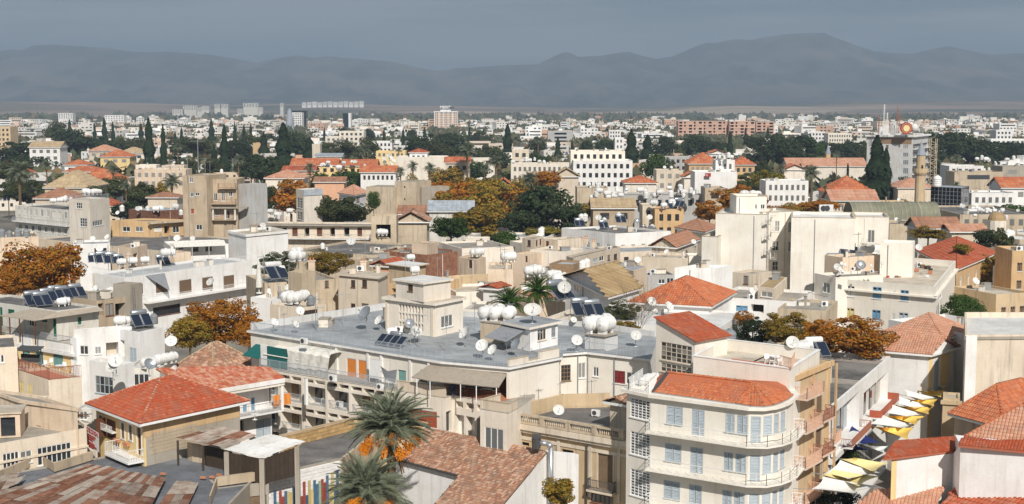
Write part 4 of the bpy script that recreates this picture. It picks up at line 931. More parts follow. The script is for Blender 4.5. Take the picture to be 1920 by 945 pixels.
for f, x0, x1, y in ((4, 1052, 1057, 745), (4, 1084, 1098, 746), (5, 1110, 1123, 750)): pass
for (x, top) in ((632, 655), (691, 668), (716, 673), (770, 682), (805, 690)): u = F0.hit(x, top)[0]; m = MB(); F0.box(m, u - .14, u + .14, 12.4, 15.28, .002, .16); m.build('pilaster', 'white', C.root)
m = MB(); F0.box(m, .3, F0.w - .2, 12.42, 15.28, .0005, .02)
# white painted stretch of the upper floor
C.extra = []
for hx in (): pass
for f, u, zt in ((4, 1.9, 15.2), (5, .2, 15.2), (5, 3.2, 15.2)): F_ = C.faces[f]; m = MB(); m.cyl(F_.p(u, 7, .1), F_.p(u, zt, .1), .06, n=6); m.build('drain_pipe', 'metal_grey', C.root)
C.awning(0, 480, 652, 546, 650, 1.9, 1.0, 'awning_green'); C.awning(0, 520, 655, 600, 653, 2.0, .7, 'awning_white')
m = MB(); z0 = 12.5
u0, u1 = F0.hit(527, 690)[0], F0.hit(566, 690)[0]; F0.box(m, u0, u1, z0, 14.6, 1.85, 1.9); m.build('awning', 'awning_green', C.root)['label'] = 'dark green roller screen'
m = MB(); F0.box(m, F0.hit(515, 690)[0], u0, z0, 14.65, 1.7, 1.9); m.build('screen_wall', 'white', C.root)
u2 = F0.hit(615, 690)[0]; u3 = F0.hit(643, 690)[0]; m = MB()
N_ = 14
for i in range(N_):
 for j in range(8):
  def tp(i, j):
   u = u1 + (u3 - u1) * i / N_; v = j / 7; return F0.p(u + .08 * math.sin(j * 2.1 + i), 14.9 - 2.4 * max(0, v - .35) / .65 - .25 * v + .05 * math.sin(i * 1.7), (.1 + 1.9 * min(1, v / .35)) + .07 * math.sin(i * 1.9 + j))
  m.poly([tp(i, j + 1), tp(i + 1, j + 1), tp(i + 1, j), tp(i, j)])
m.build('tarpaulin', 'awning_white', C.root, smooth=True)
put('ac', 624, 716, 12.42, 'beside the tarpaulin on the white terrace', 1.0, rad(-36)); put('ac', 713, 731, 12.42, 'under the drying sheets on the white terrace', 1.0, rad(-36)); put('ac', 570, 646, 15.55, 'on the big grey railed roof', 1.0, rad(-36))
# drying rack with sheets
dr = thing('drying_rack', 'drying rack hung with pale sheets on the white terrace', 'drying rack', F0.p(F0.hit(716, 700)[0], 12.42, 1.2)); m = MB()
for du in (0, 2.6): m.bar(F0.p(F0.hit(709, 700)[0] + du, 12.42, 1.2), F0.p(F0.hit(709, 700)[0] + du, 14.9, 1.2), .05)
m.bar(F0.p(F0.hit(709, 700)[0], 14.9, 1.2), F0.p(F0.hit(709, 700)[0] + 2.6, 14.9, 1.2), .04); m.build('frame', 'rail_white', dr); uu = F0.hit(709, 700)[0]
m = MB(); F0.box(m, uu + .05, uu + 1.5, 13.0, 14.9, 1.17, 1.2); m.build('sheet', 'white_paint', dr); m = MB(); m.poly([F0.p(uu + 1.6, 14.4, 1.3), F0.p(uu + 2.2, 13.1, 1.25), F0.p(uu + 3.6, 12.9, 1.25), F0.p(uu + 3.9, 14.3, 1.3), F0.p(uu + 2.7, 14.0, 1.4)]); m.build('sheet', 'awning_grey', dr)
# raised blank parapet of the cream end wall
F2 = C.faces[2]; m = MB()
for a, b, h in ((0, 2.6, 16.15), (2.6, 4.2, 15.75), (4.2, F2.w, 16.35)): F2.box(m, a, b, 15.53, h, -.25, .003)
m.build('parapet', 'cream', C.root); m = MB()
for a, b, h in ((0, 2.6, 16.15), (2.6, 4.2, 15.75), (4.2, F2.w, 16.35)): F2.box(m, a, b, h + .002, h + .06, -.28, .03)
m.build('coping', 'beige_old', C.root)
def rl(face, a, b, mat='rail_blue', z=15.52, h=.95, parent=None, n=-.1): F_ = C.faces[face]; return railing([F_.p(a, z, n), F_.p(b, z, n)], mat, parent or C.root, h, .16)
rl(0, 0, F0.w); rl(1, 0, C.faces[1].w); rl(4, .1, C.faces[4].w); rl(5, 0, C.faces[5].w - 1.2)
F_ = C.faces[9]; m = MB(); F_.box(m, 0, F_.w, 15.53, 16.3, -.25, 0); m.build('parapet', 'grey_light', C.root)
F_ = C.faces[8]; m = MB(); F_.box(m, 0, F_.w, 15.53, 16.1, -.25, 0); m.build('parapet', 'grey_light', C.root)
F_ = C.faces[7]; m = MB(); F_.box(m, 0, F_.w, 15.53, 16.1, -.25, 0); m.build('parapet', 'grey_light', C.root)
# brown awning terrace (the deep loggia)
F1 = C.faces[1]; C.hole(1, .2, F1.w - .3, 12.45, 14.9, 2.2, 'wood_old')
a0 = F0.w - 1.6
m = MB(); A, B = F0.p(a0, 15.0, .05), F1.p(F1.w - .2, 14.85, .05); A2, B2 = F0.p(a0 - .2, 14.1, 2.4), F1.p(F1.w - .1, 13.95, 2.2); mid, mid2 = F1.p(0, 15.0, .05), F1.p(0, 14.05, 2.5)
m.poly([A2, mid2, mid, A]); m.poly([mid2, B2, B, mid]); D_ = Vector((0, 0, .06)); m.poly([p - D_ for p in (A, mid, mid2, A2)]); m.poly([p - D_ for p in (mid, B, B2, mid2)]); aw = m.build('awning', 'awning_brown', C.root)
for p in (A2.lerp(mid2, .3), mid2, mid2.lerp(B2, .45), mid2.lerp(B2, .97), mid2.lerp(B2, .68)): m = MB(); m.bar((p.x, p.y, 12.4), (p.x, p.y, p.z - .05), .08); m.build('awning_post', 'white_paint', aw)
for u, w_ in ((.5, .9), (1.7, 1.3), (3.3, 1.0), (4.7, .9)): m = MB(); F1.box(m, u, u + w_, 12.47, 14.6, -2.15, -2.08); m.build('window', 'glass' if u != 4.7 else 'wood_brown', C.root)
# lower part of the building, standing forward
LF = Bld('lower', '', [('w', -26.7, 141.7), ('w', -11.1, 130.1), ('w', -6.3, 126.9), ('w', -5.6, 127.9), ('w', -1.2, 124.6), ('w', -2.9, 122.2), ('w', -.35, 120.4), ('w', .6, 122.6), ('w', 2.2, 128), ('w', -14, 146), ('w', -23, 147)], 12.4, closed=True, wall='cream', roof='roof_concrete', par=0, slab=.06, slabz=.04)
bpy.data.objects.remove(LF.root); LF.root = C.root; L0 = LF.faces[0]
cols = [L0.hit(x, 730)[0] for x in (478, 523, 567, 612, 656, 704, 741)]
for fz in (9.35, 6.2, 3.1):
 for i in range(len(cols) - 1):
  a, b = cols[i] + .17, cols[i + 1] - .17; mid_ = (a + b) / 2
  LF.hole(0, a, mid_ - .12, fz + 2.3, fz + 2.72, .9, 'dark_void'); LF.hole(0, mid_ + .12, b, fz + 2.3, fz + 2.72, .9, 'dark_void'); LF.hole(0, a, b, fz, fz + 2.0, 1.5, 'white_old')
  rr_ = L0.p; m = MB(); L0.box(m, a + .25, a + 1.2, fz + .02, fz + 1.95, -1.48, -1.40); m.build('door', ['glass', 'wood_old', 'glass'][i % 3], C.root); m = MB(); L0.box(m, mid_ + .1, b - .15, fz + .3, fz + 1.95, -1.48, -1.40); m.build('window', 'roller_red' if i in (3, 4) else 'glass', C.root)
  railing([L0.p(a, fz, -.12), L0.p(b, fz, -.12)], 'rail_blue', C.root, .85, .14)
railing([L0.p(.1, 12.44, -.1), L0.p(L0.w - .1, 12.44, -.1)], 'rail_blue', C.root, .95, .15)
for x, y in ((598, 770), (625, 776), (680, 785)): 
 u = L0.hit(x, y)[0]; o = dup(T_AC, L0.p(u, 9.36, -.9), rad(-36), 1.0, 'air conditioner units'); pend(o, 'air conditioner', 'in the framed loggias of the cream block')
# solid parapets of the projecting terraces
for f, zt in ((1, 13.35), (4, 13.2), (5, 13.25), (6, 13.2)):
 F_ = LF.faces[f]; m = MB(); F_.box(m, 0, F_.w, 12.45, zt, -.16, .002 * f); m.build('parapet', 'cream_warm', C.root); m = MB(); F_.box(m, -.02, F_.w + .02, zt + .002, zt + .06, -.2, .04 + .002 * f); m.build('coping', 'beige_old', C.root)
F_ = LF.faces[3]; railing([F_.p(0, 12.45, -.08), F_.p(F_.w, 12.45, -.08)], 'rail_rust', C.root, .85, .14); m = MB(); P_ = [F_.p(0, 12.455, 0), F_.p(F_.w, 12.455, 0), F_.p(F_.w, 12.455, -3), F_.p(0, 12.455, -3)]; m.poly(P_); m.build('terrace_floor', 'terra', C.root)
for i in range(4): LF.hole(3, .25 + i * 1.3, .25 + i * 1.3 + .95, 11.3, 11.9, 1.0, 'dark_void'); LF.hole(3, .25 + i * 1.3, .25 + i * 1.3 + 1.05, 8.6, 10.6, 1.0, 'glass')
LF.winr(1, 1.0, 4.8, 9.2, 10.9, 'r_roller_red', nx=3); LF.hole(2, .1, .9, 9.0, 11, .3, 'glass'); LF.winr(5, .5, 2.6, 8.8, 10.8, 'gl', nx=3)
LF.finish()
# things under the brown awning
pt = lambda x, y: G(x, y, 12.47)
prs = thing('person', 'person in dark blue clothes sitting under the brown awning', 'person', pt(849, 741))
def figure(root, sit=False, top='blue_cloth', low='metal_dark', face=0.0, hair='metal_dark'):
 c, s = math.cos(face), math.sin(face)
 def T(p): return Vector((p[0] * c - p[1] * s, p[0] * s + p[1] * c, p[2]))
 J = dict(pel=(0, 0, .93), che=(0, .02, 1.32), nec=(0, .02, 1.48), hed=(0, 0, 1.62), tip=(0, 0, 1.74), ls=(-.19, .02, 1.40), le=(-.25, .03, 1.12), lh=(-.22, -.1, .88), rs=(.19, .02, 1.40), re=(.25, .03, 1.12), rh=(.22, -.1, .88), lk=(-.11, -.04, .5), lf=(-.12, .02, .07), lt=(-.12, -.14, .04), rk=(.11, -.10, .5), rf=(.12, .0, .07), rt=(.12, -.16, .04))
 if sit:
  for k in J:
   x, y, z = J[k]; J[k] = (x, y + .1, z - .42) if k not in ('lk', 'rk', 'lf', 'rf', 'lt', 'rt') else (x, y, z)
  J['lk'] = (-.12, -.35, .5); J['rk'] = (.12, -.35, .5); J['lf'] = (-.12, -.38, .08); J['rf'] = (.12, -.38, .08); J['lt'] = (-.12, -.54, .04); J['rt'] = (.12, -.54, .04)
 names = list(J); rds = dict(pel=.15, che=.16, nec=.06, hed=.10, tip=.07, ls=.07, le=.05, lh=.035, rs=.07, re=.05, rh=.035, lk=.07, lf=.045, lt=.04, rk=.07, rf=.045, rt=.04); ed = [('pel', 'che'), ('che', 'nec'), ('nec', 'hed'), ('hed', 'tip'), ('che', 'ls'), ('ls', 'le'), ('le', 'lh'), ('che', 'rs'), ('rs', 're'), ('re', 'rh'), ('pel', 'lk'), ('lk', 'lf'), ('lf', 'lt'), ('pel', 'rk'), ('rk', 'rf'), ('rf', 'rt')]
 me = bpy.data.meshes.new('body'); me.from_pydata([tuple(T(J[k])) for k in names], [(names.index(a), names.index(b)) for a, b in ed], []); o = bpy.data.objects.new('body', me); COL.objects.link(o); o.parent = root
 for mm in (top, low, 'skin'): me.materials.append(MATS[mm])
 sk = o.modifiers.new('s', 'SKIN'); lay = me.skin_vertices[0] if me.skin_vertices else None
 if lay is None: o.modifiers.clear(); bpy.context.view_layer.objects.active = o
 if lay is not None:
  for i, k in enumerate(names): lay.data[i].radius = (rds[k], rds[k]); lay.data[i].use_root = (k == 'pel')
  o.modifiers.new('u', 'SUBSURF').levels = 1
 h = MB(); hp = T(J['tip']); h.lathe([(-.12, .05), (-.08, .105), (0, .11), (.05, .08), (.07, .01)], hp - Vector((0, -.02, 0)), (0, 0, 1), 8); hh = h.build('hair', hair, None, smooth=True); hh.parent = root
 return o
C.finish()
figure(prs, True, 'blue_cloth', 'metal_dark', rad(20))
ZR = 15.54
clutter(C, 4); clutter(C, 4)
# stair tower on the roof
st = Bld('x', '', [(723, 561), (815, 572.5), (868, 562)], 18.9, base=15.5, wall='cream', roof='roof_beige', par=0, slab=.32, slabz=.3); bpy.data.objects.remove(st.root); st.root = C.root
F_ = st.faces[0]; a, _ = F_.hit(748, 600); b, _ = F_.hit(795, 600)
for i in range(8):
 u = a + (b - a) * (i + .1) / 8; 
 for z in (15.9, 16.85, 17.8): st.hole(0, u, u + (b - a) / 8 * .62, z, z + .78, .35, 'glass')
st.win(1, 827, 591, 849, 613, 'g', nx=3); st.band(0, 15.52, 18.7, .10, 'cream_warm', F_.w - .5, F_.w - .15, 'pilaster'); st.band(0, 15.52, 18.7, .10, 'cream_warm', .05, .35, 'pilaster')
st.finish()
s3 = Bld('x', '', [(742, 526), (794, 533), (845, 526)], 21.1, base=19.2, wall='cream', roof='roof_white', par=0, slab=.25, slabz=.2); bpy.data.objects.remove(s3.root); s3.root = C.root; s3.win(0, 765, 533, 774, 546, 'gb', nx=2); s3.finish()
# right penthouse
ph = Bld('x', '', [(946, 607), (993, 617), (1046, 606)], 17.75, base=15.5, wall='white', roof='roof_grey', par=0, slab=.35, slabz=.25, slabmat='cream'); bpy.data.objects.remove(ph.root); ph.root = C.root
ph.win(1, 1008, 617, 1024, 638, 'g', nx=3, fr='beige'); ph.winr(1, 3.6, 4.3, 16.4, 17.4, 's_awning_grey', nx=1)
m = MB(); F_ = ph.faces[0]; m.obox(F_.p(-.2, 17.55, .02), F_.u * (F_.w - .5), F_.n * 2.4 + Vector((0, 0, -.95)), (0, 0, .05)); m.build('awning', 'awning_grey', C.root); ph.finish()
RFL = 'on the big grey railed roof'
pl = thing('tank_stand', 'squat cream block carrying the ball shaped tanks on the grey roof', 'tank stand', G(925, 642, ZR)); m = MB(); P_ = G(925, 642, ZR); e1, e2 = Vector((.8, -.6, 0)), Vector((.6, .8, 0)); m.obox(P_ - e1 * 1.7, e1 * 3.2, e2 * 3.0, (0, 0, 2.0)); m.build('block', 'beige_old', pl); m = MB(); m.obox(P_ - e1 * 1.8 - e2 * .1 + Vector((0, 0, 2.003)), e1 * 3.4, e2 * 3.2, (0, 0, .15)); m.build('slab', 'concrete', pl)
for i, (a, b) in enumerate(((-1.3, .5), (-.3, .9), (.8, 1.6), (-.9, 2.2))): p = P_ + e1 * a + e2 * b + Vector((0, 0, 2.15)); pend(dup(T_TANK, p, rad(50) + .2 * i, 1.15, 'white water tanks on the roofs'), 'round white water tank', 'on the squat block of the grey roof')
pl = thing('tank_stand', 'blue grey block under two big white tanks at the roof edge', 'tank stand', G(1117, 655, ZR)); m = MB(); P_ = G(1115, 657, ZR); m.obox(P_ - e1 * 1.2, e1 * 2.4, e2 * 2.4, (0, 0, 1.5)); m.build('block', 'grey_light', pl); m = MB(); m.obox(P_ - e1 * 1.4 - e2 * .2 + Vector((0, 0, 1.503)), e1 * 2.8, e2 * 2.8, (0, 0, .12)); m.build('slab', 'concrete', pl)
for i, (a, b) in enumerate(((-.7, .7), (.5, 1.2), (-.2, 2.2))): p = P_ + e1 * a + e2 * b + Vector((0, 0, 1.62)); pend(dup(T_TANK, p, rad(40) + .3 * i, 1.35, 'white water tanks on the roofs'), 'big white water tank', 'at the right end of the grey roof')
for x, y, s_, rz in ((687, 619, 2.0, -.9), (562, 600, 1.0, .5), (552, 625, 1.1, 1.1), (712, 620, 1.1, -.9), (768, 626, 1.25, .1), (783, 640, .9, .2), (873, 650, 1.25, -1.0), (905, 672, 1.2, -.4), (925, 677, 1.15, -.8), (969, 668, 1.2, -1.0), (1081, 660, 1.2, .2), (1192, 650, 1.1, .1), (513, 622, 1.1, .9), (910, 625, 1.0, -.9), (1075, 612, .7, .3), (1110, 625, 1.0, .4)): put('dish', x, y, ZR, RFL, s_, rz)
o = dup(T_DISH, G(998, 607, 18.0), .1, (1.75, 1.75, 1.35), 'satellite dishes on the roofs', 'large round white dish on the white roof hut')
for dx, sc_ in ((718, 1.0),): put('heat4', 737, 649, ZR, 'in front of the roof stair tower', 1.05, rad(-38))
putn('tank', [(735, 630, .8)], ZR, 'behind the four solar panels', rz=.2)
for x, y in ((620, 655), (533, 625), (596, 622), (770, 648), (837, 660), (880, 640), (950, 660), (993, 664), (1105, 660), (1145, 655), (890, 618), (1012, 668)): put('ant', x, y, ZR, RFL, R.uniform(.7, 1.1), R.uniform(0, 3))
# ---- ochre house with the balustraded roof terrace
Dh = Bld('town_house', 'old ochre town house with a stone balustrade round its dark flat roof', [(923, 783), (1173, 825), ('w', 14.0, 121.0), ('w', 9.5, 131), ('w', 4.8, 130.4), ('w', -.2, 125)], 10.75, closed=True, wall='sandstone', roof='roof_dark', par=.12, ptk=.3)
F_ = Dh.faces[0]; W_ = F_.w
Dh.band(0, 10.25, 10.73, .55, 'beige'); Dh.band(0, 9.95, 10.245, .35, 'beige'); Dh.band(0, 9.2, 9.5, .08, 'beige')
np_ = 5; m = MB(); F_.box(m, 0, W_, 10.77, 10.95, -.02, .4); F_.box(m, 0, W_, 11.5, 11.68, -.02, .4); m.build('balustrade_rail', 'beige_old', Dh.root)
for i in range(np_ + 1): u = (W_ - .5) * i / np_; m = MB(); F_.box(m, u, u + .5, 10.955, 11.495, .0, .38); m.build('pedestal', 'beige_old', Dh.root)
m = MB()
for i in range(64):
 u = .2 + (W_ - .4) * (i + .5) / 64
 if any(abs(u - ((W_ - .5) * k / np_ + .25)) < .32 for k in range(np_ + 1)): continue
 m.lathe([(0, .05), (.15, .085), (.3, .05), (.54, .06)], F_.p(u, 10.955, .19), (0, 0, 1), 6)
m.build('balusters', 'beige_old', Dh.root, kind='stuff')
Dh.door(0, 1121, 851, 1149, 918, 'wood_old', sur='beige'); Dh.door(0, 985, 880, 1010, 940, 'wood_old'); Dh.balcony(0, F_.hit(1108, 900)[0], F_.hit(1156, 900)[0], F_.hit(1135, 919)[1], out=.8, rail='metal_dark', slab='beige', gap=.1)
for x in (1104, 1158, 1045): u = F_.hit(x, 880)[0]; Dh.band(0, 5, 9.9, .1, 'beige', u, u + .3, 'pilaster')
for x0, x1 in ((1053, 1075), (970, 992)): Dh.hole(0, F_.hit(x0, 840)[0], F_.hit(x1, 840)[0], 8.6, 8.95, .3, 'dark_void')
m = MB(); m.cyl(F_.p(F_.hit(1103, 850)[0], 1, .25), F_.p(F_.hit(1103, 850)[0], 9.9, .25), .07, n=6); m.build('drain_pipe', 'metal_dark', Dh.root)
Dh.win(0, 1108, 928, 1150, 945, 'gb', nx=5)
F_ = Dh.faces[3]; m = MB(); F_.box(m, 0, F_.w, 10.77, 12.0, -.3, -.05); m.build('parapet', 'sandstone', Dh.root)
F_ = Dh.faces[4]; m = MB(); F_.box(m, 0, F_.w, 10.77, 12.0, -.3, -.05); m.build('parapet', 'sandstone', Dh.root)
Dh.finish()
put('dish', 1047, 790, 10.7, 'on the dark flat roof behind the balustrade', 1.15, .1); put('ac', 1117, 781, 10.7, 'on the dark flat roof behind the balustrade', 1.05, -.5)
for x, y in ((983, 782), (1010, 770), (1109, 760), (1051, 760)): put('ant', x, y, 10.7, 'behind the stone balustrade', .8, .5)
sh = Bld('shed', 'small plastered roof hut with a broken tile roof beside the corner apartment block', [(1144, 752), (1174, 757)], 13.3, depth=2.6, base=10.6, wall='beige', cat='shed'); pitched(sh, 'gable', .5, .5, 'tile_old', ridge_mat='tile_old', along=1); sh.finish()
# ---- barrel tiled house under the palm
a_, b_ = G(803, 803, 9.2), G(1024.5, 846.6, 9.2); tl = thing('tiled_house', 'old house with a wide weathered barrel tiled roof beside the date palm', 'house', ((a_ + b_) / 2).xy.to_3d())
sl = Slope(a_, b_, -20, False)
rf, P_ = px_roof(tl, [(803, 803), (1024.5, 846.6), (930, 960), (870, 1060), (770, 1000), (861, 892), (738, 860)], sl, 'tile_old', (.23, .34), amp=.085)
prism(tl, [Vector((p.x, p.y, p.z - .16)) + Vector((.1, .2, 0)) for p in P_], 0, 'white')
m = MB(); m.bar(sl.hit(738, 861), sl.hit(861, 893), .14); m.bar(sl.hit(861, 893), sl.hit(770, 1000), .14); m.build('gutter', 'metal_dark', rf)
m = MB(); q0, q1 = sl.hit(768, 868) + Vector((0, 0, -.5)), sl.hit(790, 873) + Vector((0, 0, -.5)); 
wl = Bld('courtyard_wall', 'white courtyard front with a tall blue door under the old barrel tiles', [(740, 868), (862, 899)], 6.4, depth=.5, wall='white', roof='roof_white', par=0, cat='wall'); wl.door(0, 770, 900, 794, 950, 'spot_blue'); wl.hole(0, wl.faces[0].hit(800, 900)[0], wl.faces[0].hit(850, 900)[0], 2, 5.2, .3, 'grey'); wl.finish()
gw = thing('gable_wall', 'white gable end wall beside the galvanised chimney pipe', 'wall', G(1040, 850, 0)); A, B = G(1026, 846, 9.0), G(1085, 852, 9.0); m = MB(); D2 = Vector((-.4, .5, 0)); A0, B0 = Vector((A.x, A.y, 0)), Vector((B.x, B.y, 0)); C0 = G(940, 960, 6.5); m.obox(A0, B0 - A0, D2, (0, 0, 9.0)); m.build('wall', 'white', gw)
m = MB(); m.poly([Vector((C0.x, C0.y, 0)), A0, A, C0]); m.build('gable_end', 'white', gw)
pp = thing('chimney_pipe', 'galvanised bent chimney pipe rising beside the barrel tiles', 'chimney pipe', G(1033, 925, 6)); m = MB(); q = [Dp(x, y, 118.5) for x, y in ((1033, 960), (1033, 838), (1028, 832), (1012, 830))]
m.cyl(q[0], q[1], .24, n=12); m.cyl(q[1], q[2], .26, n=12); m.cyl(q[2], q[3], .24, n=12); m.build('pipe', 'galvanised', pp, smooth=True); m = MB(); m.cyl(q[3] + Vector((-.3, 0, -.5)), q[3] + Vector((-.3, 0, .45)), .38, .42, n=8); m.box(q[3].x - .7, q[3].x + .1, q[3].y - .4, q[3].y + .3, q[3].z + .45, q[3].z + .75); m.build('cowl', 'metal_dark', pp)
m = MB()
for z in (2.0, 4.5, 7): m.cyl((q[0].x, q[0].y, z), (q[0].x, q[0].y, z + .12), .29, n=12)
m.build('joint_band', 'metal_grey', pp)
# ---- yellow house with hipped roof
yh = Bld('house', 'yellow house with an orange red hipped roof and a warning banner', [(180, 757), (268.5, 790), (449, 752)], 12.95, wall='concrete_warm', closed=False)
for x0, y0, x1, y1, st in ((186.5, 779, 192.5, 809, 's_shutter_brown'), (227.5, 793, 233.5, 822, 's_shutter_brown'), (242, 797, 248, 825, 's_shutter_brown')):
 yh.win(0, x0, y0, x1, y1, st, nx=1, fr='white_paint'); yh.surround(0, x0, y0, x1, y1)
F_ = yh.faces[0]; yh.door(0, 199, 787, 217, 823, 'wood_brown'); yh.door(0, 257, 802, 265, 853, 'wood_brown', sur='white_paint'); m = MB(); u = F_.hit(208, 800)[0]
F_.box(m, u - 1.1, u - 1.05, F_.hit(208, 822)[1], F_.hit(208, 787)[1], .0, .9); m.build('shutter', 'wood_brown', yh.root)
ym = MB(); yy = [('y', 0)]
# painted yellow skin on the street side is the wall itself
yh.wall = 'yellow'; F1 = yh.faces[1]; m = MB(); F1.box(m, -.02, F1.w, 11.5, 12.93, -.02, .03); m.build('frieze', 'ochre', yh.root); m = MB(); F1.box(m, .22, F1.w, .5, 11.49, -.03, .012); m.build('bare_wall', 'concrete', yh.root)
yh.wmats = ['yellow']
m = MB(); rr = random.Random(3)
for j in range(6):
 u = .5 + (j % 2) * .3
 while u < 5.2: w_ = rr.uniform(.4, .7); F1.box(m, u, u + w_ - .05, 9.9 + j * .32, 10.17 + j * .32, .011, .03 + rr.uniform(0, .015)); u += w_
m.build('stonework', 'concrete_warm', yh.root, kind='stuff')
bz = 9.55; ub, ue = F_.hit(226, 850)[0], F_.hit(268, 860)[0]; yh.balcony(0, ub, F_.w, bz, out=1.5, rail='rail_white', slab='white', gap=.2, rh=1.0); m = MB(); u = F_.hit(205, 820)[0]; F_.box(m, u - 1.0, u + 1.6, 10.98, 11.08, .05, .5); m.build('balcony', 'white', yh.root); railing([F_.p(u - 1, 11.1, .5), F_.p(u + 1.6, 11.1, .5)], 'rail_white', yh.root, .5, .2)
for u2 in (F_.hit(222, 820)[0], F_.hit(240, 830)[0]): m = MB(); F_.box(m, u2 - .4, u2 + .5, 10.3, 10.55, .08, .35); m.build('flower_box', 'terra', yh.root)
pitched(yh, 'hip', 2.35, .75, 'tile_red', fascia='white_paint', tiles=(.3, .36), ridge_mat='tile_faded', along=1, ridge_in=5.2); yh.finish()
bn = thing('banner', 'white banner with red Greek lettering on the yellow house', 'banner', (F_.p(0, 9, 1.6))); m = MB(); q = [F_.p(F_.hit(171, 840)[0], 11.15, .9), F_.p(F_.hit(205, 840)[0] , 10.85, .95), F_.p(F_.hit(203, 840)[0], 9.0, .85), F_.p(F_.hit(172, 840)[0], 9.1, .85)]; 
m.poly(q[::-1]); m.poly(q); bcl = m.build('cloth', 'sign_white', bn)
def text(s_, o, ux, size, mat, parent, uz=Vector((0, 0, 1)), name='lettering', sx=1.0, bold=.0):
 cu = bpy.data.curves.new(name, 'FONT'); cu.body = s_; cu.size = size; cu.extrude = .012; cu.offset = bold; cu.align_x = 'CENTER'; cu.align_y = 'CENTER'; cu.resolution_u = 2
 tmp = bpy.data.objects.new('tmp_text', cu); COL.objects.link(tmp); bpy.context.view_layer.update(); me = bpy.data.meshes.new_from_object(tmp.evaluated_get(bpy.context.evaluated_depsgraph_get())); bpy.data.objects.remove(tmp)
 from mathutils import Matrix
 n = ux.cross(uz); me.transform(Matrix.Scale(sx, 4, (1, 0, 0))); M_ = Matrix((ux, uz, n)).transposed().to_4x4(); M_.translation = Vector(o) - parent_origin(parent); me.transform(M_); me.materials.clear(); me.materials.append(MATS[mat]); ob = bpy.data.objects.new(name, me); COL.objects.link(ob); ob.parent = parent; return ob
ux = (q[1] - q[0]).normalized(); cb = (q[0] + q[1]) / 2; dn = (q[3] - q[0]).normalized(); w_ = (q[1] - q[0]).length; nn = F_.n * .03
text('ΠΡΟΣΟΧΗ', cb + dn * .3 + nn, ux, .52, 'text_red', bcl, -dn, sx=w_ / 2.9, bold=.012)
for i, s_ in enumerate(('ΕΤΟΙΜΟΡΡΟΠΟ ΚΤΙΡΙΟ', 'ΑΠΑΓΟΡΕΥΕΤΑΙ Η', 'ΔΙΕΛΕΥΣΗ')): text(s_, cb + dn * (.72 + i * .2) + nn, ux, .17, 'text_red', bcl, -dn, sx=w_ / 3, bold=.006)
for i, s_ in enumerate(('TEHLİKELİ BİNA', 'DANGEROUS BUILDING', 'KEEP AWAY')): text(s_, cb + dn * (1.42 + i * .2) + nn, ux, .17, 'text_red', bcl, -dn, sx=w_ / 3, bold=.006)
# ---- white house with faded roof behind the yellow one
a_, b_ = G(408, 729.5, 13.0), G(533, 709, 13.0); wh = thing('house', 'white house with a faded red roof, columned balcony and blue shutters', 'house', ((a_ + b_) / 2).xy.to_3d()); sl = Slope(a_, b_, 14, True); px_roof(wh, [(336, 714), (408, 729.5), (533, 709), (505, 689), (440, 687), (292, 691)], sl, 'tile_faded', (.3, .42))
m = MB(); D_ = Vector((0, 0, -.35)); A, B = sl.hit(380, 734), b_; e = (b_ - a_).normalized(); nf = Vector((e.y, -e.x, 0)); A = a_ - e * 3
m.obox(A + Vector((0, 0, -.42)), (b_ - A), nf * .14, (0, 0, .42)); m.build('fascia', 'white', wh)
wb = Bld('x', '', [('w', (a_ - e * 3 - nf * 1.9).x, (a_ - e * 3 - nf * 1.9).y), ('w', (b_ - nf * 1.9 - e * .3).x, (b_ - nf * 1.9 - e * .3).y)], 12.6, depth=6, wall='white', par=0); bpy.data.objects.remove(wb.root); wb.root = wh; wb.noroof = True
for x0, x1, st in ((455, 463, 's_shutter_sky'), (471, 478, 's_shutter_sky')): wb.win(0, x0, 745, x1, 782, st, nx=1, fr='white_paint', sill=False)
wb.hole(0, wb.faces[0].hit(505, 760)[0], wb.faces[0].hit(535, 760)[0], 9.9, 12.2, 1.0, 'white_old')
for x0, x1 in ((480, 508), (526, 546)): wb.winr(0, wb.faces[0].hit(x0, 800)[0], wb.faces[0].hit(x1, 800)[0], 6.8, 8.8, 's_shutter_blue', nx=2)
F_ = wb.faces[0]; wb.balcony(0, -1, F_.w + .2, 9.85, out=1.9, rail='metal_grey', slab='white', gap=.16); wb.hole(0, 5.6, 7, 7, 9, .3, 'dark_void')
for x in (510, 556): u = F_.hit(x, 760)[0]; m = MB(); F_.box(m, u - .14, u + .14, 9.87, 12.5, 1.6, 1.88); m.build('column', 'white', wh)
m = MB(); F_.box(m, -1, F_.w + .3, 12.3, 12.55, 1.5, 1.95); F_.box(m, -1, F_.w + .3, 12.3, 12.5, .003, .2)
for u in (1, 4, 7, 10): F_.box(m, u, u + .15, 12.32, 12.48, .2, 1.5)
m.build('pergola_beam', 'cream', wh); wb.finish()
oc2 = thing('cloth', 'orange cloth hanging over the columned balcony', 'cloth', F_.p(F_.hit(510, 770)[0], 10.2, 1.2)); m = MB(); u0, u1 = F_.hit(500, 770)[0], F_.hit(532, 770)[0]
for i in range(12):
 ua, ub = u0 + (u1 - u0) * i / 12, u0 + (u1 - u0) * (i + 1) / 12; w0, w1_ = .05 * math.sin(i * 1.8), .05 * math.sin(i * 1.8 + 1.8); m.poly([F_.p(ua, 10.15, 1.3 + w0), F_.p(ub, 10.15, 1.3 + w1_), F_.p(ub, 11.25, 1.2 + w1_), F_.p(ua, 11.25, 1.2 + w0)])
m.build('fabric', 'roller_orange', oc2); put('table', 478, 787, 9.87, 'on the columned balcony', .9, d=None)
